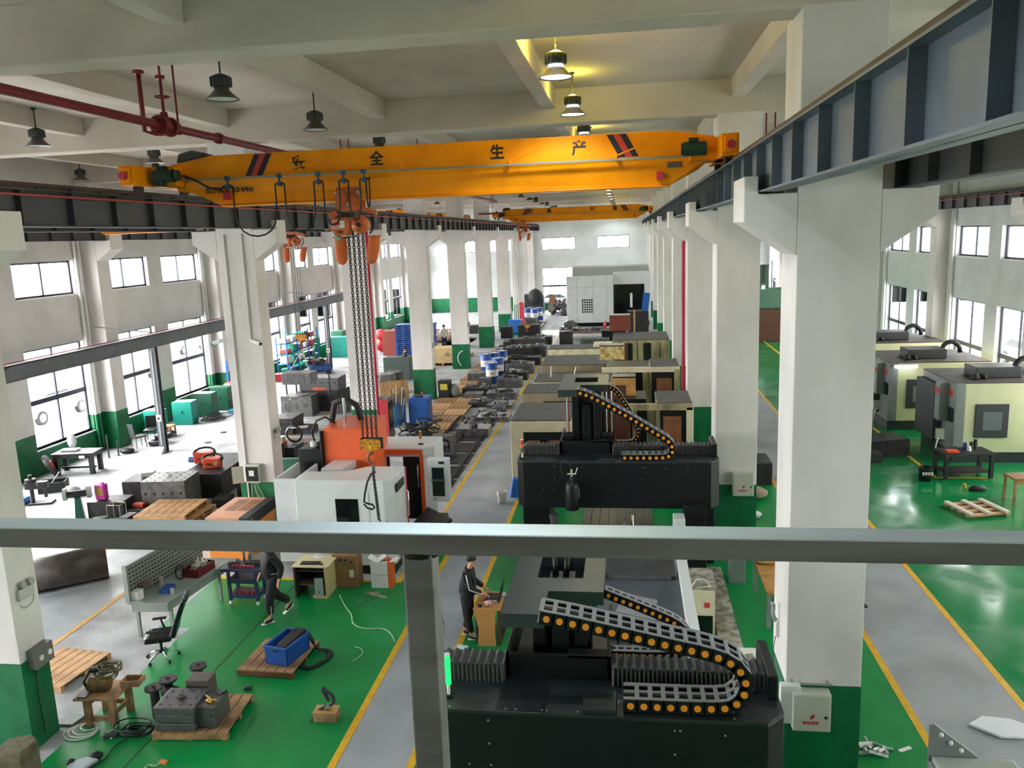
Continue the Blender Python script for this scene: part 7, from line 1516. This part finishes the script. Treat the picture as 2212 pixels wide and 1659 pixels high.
# table of castings before the white machine
t = thing('steel_table', 'long low rusty table of castings before the white machine', 'table', (-3.0, 60.3, 0)); bx(-1.9, 2.1, -1.0, 1.2, .55, .65).build('tabletop', mat('rusty_plate', '7c5548', .6, col2='5a443c', scale=3), t)
for x in (-1.8, 2.0):
    for y in (-.9, 1.1): bx(x-.06, x+.06, y-.06, y+.06, 0, .55).build('table_leg', m_drk, t)
for i in range(10): casting(-4.6+.42*i, 60.1+rr.uniform(-.3, .6), .65, .5+.25*rr.random(), 'grey casting on the long rusty table', 'castings on the rusty table')
mould_core(block((-4.2, 60.9, .65), 0, .9, .7, .6, 'pale grey casting block at the end of the rusty table', holes=(2, 1), m=m_gry))
t = thing('fire_extinguisher', 'red fire extinguisher on the rusty table before the white machine', 'extinguisher', (-1.6, 60.5, .65)); MB().lathe([(0, 0), (.11, .02), (.11, .45), (.05, .56), (.03, .6)], n=14).build('cylinder', mat('extinguisher_red', 'd0202c', .3), t); MB().tube([(0, 0, .6), (.08, 0, .66), (.14, 0, .5)], .02, 6).build('hose', m_black, t)
block((-2.2, 57.0, 0), 0, 2.0, 1.0, .5, 'grey plate stack between the cream machines and the rusty table', layers=2, holes=(3, 1), m=m_gry); block((-4.2, 56.5, 0), 0, .9, .9, 1.1, 'black valve like casting before the rusty table', holes=(1, 1), m=m_drk)
block((-.9, 57.8, 0), 0, 1.7, .9, .95, 'black cabinet before the white machine', holes=(1, 1), m=m_mblk, eye=False)
MB_ = tag(MB().obox((1.4, 63.5, 1.6), (.5, .3, 3.0), (0, .12, 0)).build('blue_ladder_frame', mat('bright_blue_paint', '1858a8', .4)), 'bright blue frame standing by the black double doors', 'frame')
tag(MB().bar((.6, 62.5, 0), (.6, 62.6, 1.9), .12, .12).build('timber_post', m_wood), 'pale timber post leaning near the blue frame', 'post')
block((.9, 64.0, 0), 0, 1.6, 1.4, 1.7, 'dark clutter cabinet beside the blue frame', holes=(1, 1), m=m_drk)
for i in range(7): casting(-.9+.42*i, 66.5, 0, .4, 'dark metal part heaped before the black double doors', 'parts before the double doors')
# white shelf and stool behind machine B
t = thing('wire_shelf', 'white metal shelf against the third column on the machine side', 'shelf', (1.86, 28.3, 0))
for x in (-.25, .25):
    for y in (-.5, .5): MB().cyl((x, y, 0), (x, y, 1.6), .02, n=6).build('upright', m_lab, t)
for z in (.5, 1.0, 1.3): bx(-.27, .27, -.52, .52, z, z+.03).build('shelf', m_lab, t)
tag(MB().sphere((1.8, 27.95, 1.45), .16, 8, sc=(.8, .8, 1)).build('orange_pot', m_orgm), 'orange pot on the white metal shelf', 'pot')
t = thing('packing_table', 'small dark table with white top beside the cream corner post', 'table', (1.3, 23.3, 0)); bx(-.4, .4, -.35, .35, 1.02, 1.06).build('tabletop', m_lab, t); bx(-.36, .36, -.3, .3, 0, 1.02).build('cabinet', m_drk, t)
tag(bx(1.1, 1.5, 23.3, 23.6, 1.065, 1.3).build('carton', mat('tan_carton', 'b8845c', .7), bevel=.01), 'tan carton with plastic on the small white topped table', 'box')
tag(MB().sphere((1.3, 23.4, 1.4), .22, 8, sc=(1.2, .8, .5)).build('plastic_wrap', mat('pale_film', 'b8c4cc', .3)), 'pale plastic wrap on the tan carton', 'plastic')
tag(MB().obox((1.45, 23.05, 1.09), (.4, .2, .05), (0, 0, .4)).cyl((1.2, 23.05, 1.11), (1.25, 23.2, 1.11), .05, n=10).build('paper_heap', m_lab), 'white papers and roll at the edge of the small white topped table', 'paper')
tag(MB().lathe([(0, 0), (.12, 0), (.15, .34), (.155, .36), (.14, .36)], (-3.72, 22.75, 0), 20).build('paint_bucket', m_lab), 'white paint bucket with blue print in the aisle', 'bucket')
tag(MB().obox((-3.4, 23.35, .3), (.3, .3, .6), (.1, .1, .2), taper=.7).build('blue_bag', mat('bright_blue_plastic', '2a6cc0', .4), bevel=.04), 'blue bag standing at the corner of the cream machine', 'bag')
# bent cable on column foot
tag(MB().tube(smooth([(-9.9, 47.35, .2), (-10.1, 47.3, .6), (-10.0, 47.3, 1.0), (-9.75, 47.3, 1.1)], 2), .03, 6).build('cord', m_lab), 'pale cord arched on the green foot of the fourth column', 'cord')

# ================================================================ FAR SIDE BAY (glossy green floor)
m_tcream = mat('pale_lime_panel', 'cfd0a8', .5, col2='c2c39c', scale=2); m_tgrey = mat('grey_machine_paint', '7f8684', .45, col2='70777a', scale=2); m_tdk = mat('dark_grey_machine', '34373a', .5)
def lathe_machine(x, y, w_, d_, h, label, lit=False):
    t = thing('turning_machine', label, 'machine', (x, y, 0))
    bx(.3, w_, 0, d_, .35, h).build('panel_body', m_tcream, t, bevel=.02); bx(0, .3, -.02, d_, .35, h+.02).build('end_cabinet', m_tgrey, t, bevel=.02); bx(.02, w_-.02, .05, d_-.05, 0, .35).build('plinth', m_tdk, t)
    bx(-.3, 0, .5, .9, 1.3, h-.05).build('side_rib', m_tgrey, t, bevel=.02); bx(-.28, 0, 1.0, d_-.2, .5, h-.2).build('open_bay', m_tdk, t, bevel=.02)
    bx(-.012, 0, .2, .55, h-.45, h-.25).build('red_badge', m_labr, t) ; bx(-.32, -.3, .55, .85, h-.4, h-.22).build('red_badge', m_labr, t)
    f = bx(.62, 1.62, -.05, 0, .85, 1.95).build('window_frame', m_tdk, t, bevel=.02); bx(.85, 1.42, -.06, -.05, 1.1, 1.7).build('pane', mat('grey_window_pane', '6a7478', .2), f)
    bx(-.06, 0, .05, .4, 1.35, 1.8).build('screen', m_screen, t)
    bx(0, w_, .1, d_, h, h+.04).build('dusty_roof', m_dusty, t)
    bx(.9, 2.3, .8, 1.8, h+.04, h+.4).build('roof_motor', m_tdk, t, bevel=.03)
    MB().tube([(2.6+.35*math.cos(a), 1.3, h+.2+.42*math.sin(a)) for a in [PI*k/8 for k in range(9)]], .09, 8).build('cable_arch', m_black, t)
    MB().sphere((.8, .6, h+.12), .14, 8).sphere((1.1, .7, h+.1), .12, 8).build('cloth_lump', m_black, t)
    MB().tube(smooth([(-.3, .2, .9), (-.5, 0, .7), (-.55, -.1, .3), (-.5, 0, .02)], 2), .02, 6).build('hose', m_lab, t); MB().obox((-.35, .15, .95), (.25, .12, .35)).build('nozzle', m_bolt, t)
    return t
lathe_machine(10.4, 27.1, 3.0, 2.9, 2.6, 'grey and pale lime machine with a dark framed window, near the picture edge')
lathe_machine(9.75, 31.6, 3.6, 3.2, 2.55, 'second grey machine with a tube light above its pale doors')
lathe_machine(10.0, 36.6, 3.6, 3.0, 2.6, 'third grey machine, farthest of the row with roof motor')
t = thing('tube_light', 'glowing tube light above the open bay of the second grey machine', 'lamp', (9.9, 31.4, 2.45)); MB().cyl((0, 0, 0), (.75, 0, 0), .04, n=10).build('tube', mat('tube_light_on', 'ffffff', .3, emit='e8f0ff', estr=9), t); bx(-.05, .8, .02, .12, -.02, .08).build('fitting', m_lab, t)
t = thing('steel_workbench', 'black steel workbench with vices and tins before the lime machine', 'workbench', (10.2, 25.7, 0), .12)
bx(-.75, .75, -.4, .4, .74, .8).build('bench_top', m_drk, t)
for x in (-.68, .68):
    for y in (-.33, .33): bx(x-.05, x+.05, y-.05, y+.05, 0, .74).build('bench_leg', m_drk, t)
bx(-.7, .7, -.35, .35, .18, .22).build('lower_shelf', m_drk, t)
tag(bx(9.6, 9.95, 25.35, 25.6, .81, .88).build('red_tray', m_orgm, bevel=.01), 'orange red tray on the black workbench', 'tray')
for i, (x, y, h, m, lb) in enumerate(((10.45, 25.8, .25, m_drk, 'black upright tool on the workbench'), (10.6, 25.9, .3, m_drk, 'second black upright tool on the workbench'), (10.35, 25.7, .14, m_lab, 'small white tub beside the upright tools'), (10.3, 25.9, .2, mat('blue_enamel', '2a4c8a', .4), 'blue tin behind the white tub'), (10.0, 25.8, .1, m_iron, 'low iron part in the middle of the workbench'))): tag(MB().cyl((x, y, .8), (x, y, .8+h), .07, r2=.05, n=10).build('tool', m), lb, 'tool')
t = thing('waste_bin', 'black bin with white numbers on the glossy green floor', 'bin', (8.95, 25.2, 0)); MB().lathe([(0, 0), (.17, 0), (.2, .4), (.205, .42), (.19, .42)], n=18).build('bin', m_black, t); text('numbers', '9999', .16, m_lab, t, (0, -.195, .25), (PI/2+.07, 0, 0))
t = thing('wooden_stool', 'worn wooden stool cut off by the picture edge', 'stool', (10.75, 23.2, 0), .1); bx(-.35, .4, -.3, .3, .72, .77).build('seat', mat('worn_brown_wood', '8a623c', .6, col2='6e4a2c', scale=4), t, bevel=.01); bx(-.3, .35, -.27, -.24, .6, .72).build('apron', m_rust, t)
for x in (-.3, .33):
    for y in (-.25, .25): bx(x-.03, x+.03, y-.03, y+.03, 0, .72).build('stool_leg', m_woodd, t)
p_ = thing('upturned_pallet', 'upturned pallet with three white battens on the glossy green floor', 'pallet', (9.3, 22.4, 0), .25)
rep(bx(-.06, .06, -.55, .55, .1, .16), 'white_batten', mat('white_batten', 'c8c2b4', .7), p_, [(-.5, 0, 0), (0, 0, 0), (.5, 0, 0)]); rep(bx(-.6, .6, -.08, .08, .06, .1), 'board', m_wood, p_, [(0, y, 0) for y in (-.45, -.15, .15, .45)]); rep(MB().cyl((0, -.05, .05), (0, .05, .05), .045, n=10), 'round_block', m_wood, p_, [(.5, y, 0) for y in (-.5, -.2, .1, .4)])
tag(MB().cyl((9.81, 24.5, 0), (9.81, 24.5, .12), .05, n=10).build('yellow_cup', m_gold), 'small yellow cup on the glossy green floor', 'cup')
tag(MB().sphere((10.05, 24.2, .06), .2, 10, sc=(1.3, .6, .5)).build('black_glove', m_black), 'black glove like rag beside the yellow cup', 'rag')
block((8.6, 28.3, 0), .2, 1.4, 1.0, .6, 'dark oily block on the green floor before the second grey machine', holes=(2, 1), m=m_drk); block((7.7, 27.4, 0), .2, 1.0, .8, .35, 'low dark casting by the edge of the nearest white column', holes=(2, 1), m=m_drk)
block((7.6, 29.8, 0), .1, 1.3, .9, .8, 'dark crate with blue top near the second grey machine', holes=(1, 1), m=mat('dark_blue_grey', '23304a', .5)); block((8.4, 31.0, 0), .1, 1.0, 1.0, 1.0, 'black fixture with upright pins near the second grey machine', holes=(3, 1), m=m_drk)
tag(MB().prism([(5.2, 12.3), (5.55, 12.0), (5.9, 12.0), (6.2, 12.25), (5.9, 12.5), (5.5, 12.55)], .004, .05, 'z').build('plastic_film', mat('white_film', 'd8dce4', .3), bevel=.02), 'white plastic film lying on the grey walkway', 'plastic')
cr = MB(); rr = random.Random(8); [cr.obox((3.65+rr.uniform(-.18, .2), 11.55+rr.uniform(-.2, .2), .03+.02*rr.random()), (rr.uniform(.1, .3), rr.uniform(.03, .1), .03), (rr.random(), rr.random(), rr.random()*3)) for i in range(12)]
o = tag(cr.build('crumpled_foil', mat('grey_foil', 'b0b4b4', .35)), 'crumpled grey film on the green floor beside the nearest column', 'plastic')
tag(MB().obox((4.05, 11.6, .02), (.22, .05, .02), (0, 0, .5)).build('pale_strip', m_lab), 'pale strip beside the crumpled grey film', 'strip')
# machine top at the bottom edge
t = thing('grey_machine', 'pale topped machine just entering the bottom edge', 'machine', (3.9, 8.7, 0)); bx(-.45, .5, -.9, .45, 0, 1.55).build('body', m_tgrey, t, bevel=.02); bx(-.42, .48, -.9, .42, 1.55, 1.62).build('pale_top', mat('pale_top', 'a8aca4', .4), t, bevel=.02)
MB().prism([(-.45, 1.5), (-.45, 2.0), (-.4, 2.02), (.1, 1.62)], .42, .45, 'y').build('back_plate', m_tgrey, t); rep(MB().sphere((0, .41, 0), .03, 8), 'indicator', m_lab, t, [(-.33, 0, 1.9), (-.22, 0, 1.8), (-.1, 0, 1.71)])
# things glimpsed between the first and second white columns
t = thing('wooden_table', 'wooden table with yellowish cloth behind the nearest white column', 'table', (3.0, 16.2, 0)); bx(-.35, .6, -.9, .9, .72, .77).build('tabletop', m_rust, t)
for x in (-.3, .55):
    for y in (-.85, .85): bx(x-.04, x+.04, y-.04, y+.04, 0, .72).build('table_leg', m_gpl, t)
tag(MB().sphere((2.85, 16.9, .83), .3, 10, sc=(1, 1, .25)).build('yellow_cloth', mat('mustard_cloth', 'b09040', .8)), 'mustard cloth on the wooden table behind the nearest column', 'cloth')
tag(bx(2.1, 2.6, 17.4, 17.6, .6, .72).build('grey_board', m_gpl) if 0 else bx(2.2, 2.55, 17.4, 17.9, 0, .8).build('grey_box', m_gpl, bevel=.01), 'grey box beside the wooden table behind the nearest column', 'box')
tag(MB().obox((1.75, 13.7, .03), (.22, .12, .06), (0, 0, .2)).build('rag', mat('grey_pink_rag', 'a08a88', .7)), 'small greyish rag on the green floor by the white table', 'rag')
t = thing('brown_chair', 'edge of a chair with bent chrome leg showing past the nearest white column', 'chair', (4.55, 15.5, 0), .2)
MB().tube(smooth([(-.4, .2, .02), (.05, .2, .02), (.06, .2, .4), (-.3, .2, .45)], 2), .015, 6).build('chrome_frame', m_chrome, t); MB().obox((-.2, .2, .45), (.45, .5, .05)).build('seat', m_black, t, bevel=.02)
MB().obox((-.05, .42, .75), (.35, .04, .5), (.2, 0, 0)).build('backrest', m_black, t, bevel=.02)
block((3.9, 25.2, 0), 0, .9, 1.2, .7, 'dark die on a pallet between the two white columns', holes=(2, 1), m=m_drk); tag(MB().sphere((3.6, 23.3, .2), .35, 10, sc=(1.2, 1, .5)).build('brown_sack', mat('brown_grey_sack', '8a7a68', .8)), 'brownish sack between the two white columns', 'sack')
tag(MB().sphere((3.4, 21.7, .1), .16, 8, sc=(1.2, .9, .6)).build('white_rag', mat('white_rag', 'c0c4c0', .7)), 'white rag on the green floor between the two white columns', 'rag')
block((4.15, 29.3, 0), 0, .8, .8, 1.1, 'black frame stand between the two white columns', holes=(1, 1), m=m_drk)
t = thing('old_lathe', 'green machine tools with posts far beyond the two white columns', 'machine', (10.3, 58, 0)); bx(-1.5, 1.5, -.8, .8, 0, 2.2).build('bed', mat('rusty_bed', '5a3428', .6), t, bevel=.03); bx(-1.4, 1.4, -.6, .6, 2.2, 3.6).build('headstock', mat('pale_green_machine', '54786a', .5), t, bevel=.1)
rep(MB().cyl((0, 0, 3.4), (0, 0, 5.2), .35, n=12), 'motor', mat('dark_green_motor2', '2a4438', .5), t, [(-.9, 0, 0), (.9, 0, -.4)])
tag(MB().sphere((9.3, 57.5, 3.7), .12, 8).build('work_lamp', mat('tube_light_on', 'ffffff', .3)), 'small bright work lamp on the far green machine', 'lamp')
# ================================================================ OUTSIDE THE WINDOWS
m_carw = mat('white_car_paint', 'dfe1e4', .2, coat=.5); m_cg = mat('car_glass', '20262c', .1)
def car(loc, rz, label, m=m_carw, h=1.45, L=4.5):
    t = thing('car', label, 'car', loc, rz)
    prof = [(-L/2, .35), (-L/2, .75), (-L/2+.15, .95), (-L/2+1.0, 1.0), (-L/2+1.7, h), (L/2-1.4, h), (L/2-.4, 1.0), (L/2, .85), (L/2, .35)]
    MB().prism(prof, -.88, .88, 'y').build('body', m, t, bevel=.08)
    g = [(-L/2+1.15, 1.0), (-L/2+1.75, h-.07), (L/2-1.45, h-.07), (L/2-.65, 1.0)]; MB().prism(g, -.89, .89, 'y').build('side_window', m_cg, t)
    for x in (-L/2+.85, L/2-.85):
        for y in (-.82, .82): w_ = MB().cyl((x, y-.1, .33), (x, y+.1, .33), .33, n=20).build('wheel', m_black, t); MB().cyl((x, y-.11, .33), (x, y+.11, .33), .21, n=10).build('rim', m_bolt, w_)
    for y in (-.65, .65): MB().sphere((-L/2+.02, y, .7), .12, 8).build('headlamp', m_lab, t)
    return t
car((-28.0, 35.0, -.1), -PI/2, 'white car parked outside the first tall side window')
car((-30.5, 47.5, -.1), -PI/2+.2, 'tall white vehicle parked outside the middle side window', h=2.0)
car((-34.0, 58.0, -.1), -PI/2, 'white vehicle seen through the side window beside the teal cabinets', h=1.9)
car((20.5, 37.0, -.1), PI/2, 'white car outside the window above the lime machine'); car((21.5, 46.0, -.1), PI/2, 'white car outside the window beside the downpipes')
car((-8.0, 90.0, -.1), 0, 'pale car outside the far end window')
def outbuilding(x0, x1, y0, y1, h, label, m, nwy, face):
    t = thing('building', label, 'building', ((x0+x1)/2, (y0+y1)/2, -.1)); bx(x0, x1, y0, y1, 0, h).build('wall', m, t, w=1); 
    for j in range(nwy):
        y = y0+(y1-y0)*(j+.5)/nwy
        for z in (1.5, 5.0, 8.5):
            if z+1.6 < h: bx(face-.05, face+.05, y-.9, y+.9, z, z+1.6).build('window', mat('building_window', '8f9aa0', .2), t, w=1)
    return t
outbuilding(38, 46, 0, 120, 12, 'pale cream building across the yard beyond the grey machines', mat('pale_cream_facade', 'd9d6c6', .8), 12, 38)
outbuilding(-70, -62, 10, 120, 3.6, 'long low teal roofed shed across the bright yard', mat('teal_shed', '5fa8a8', .7), 0, -62)
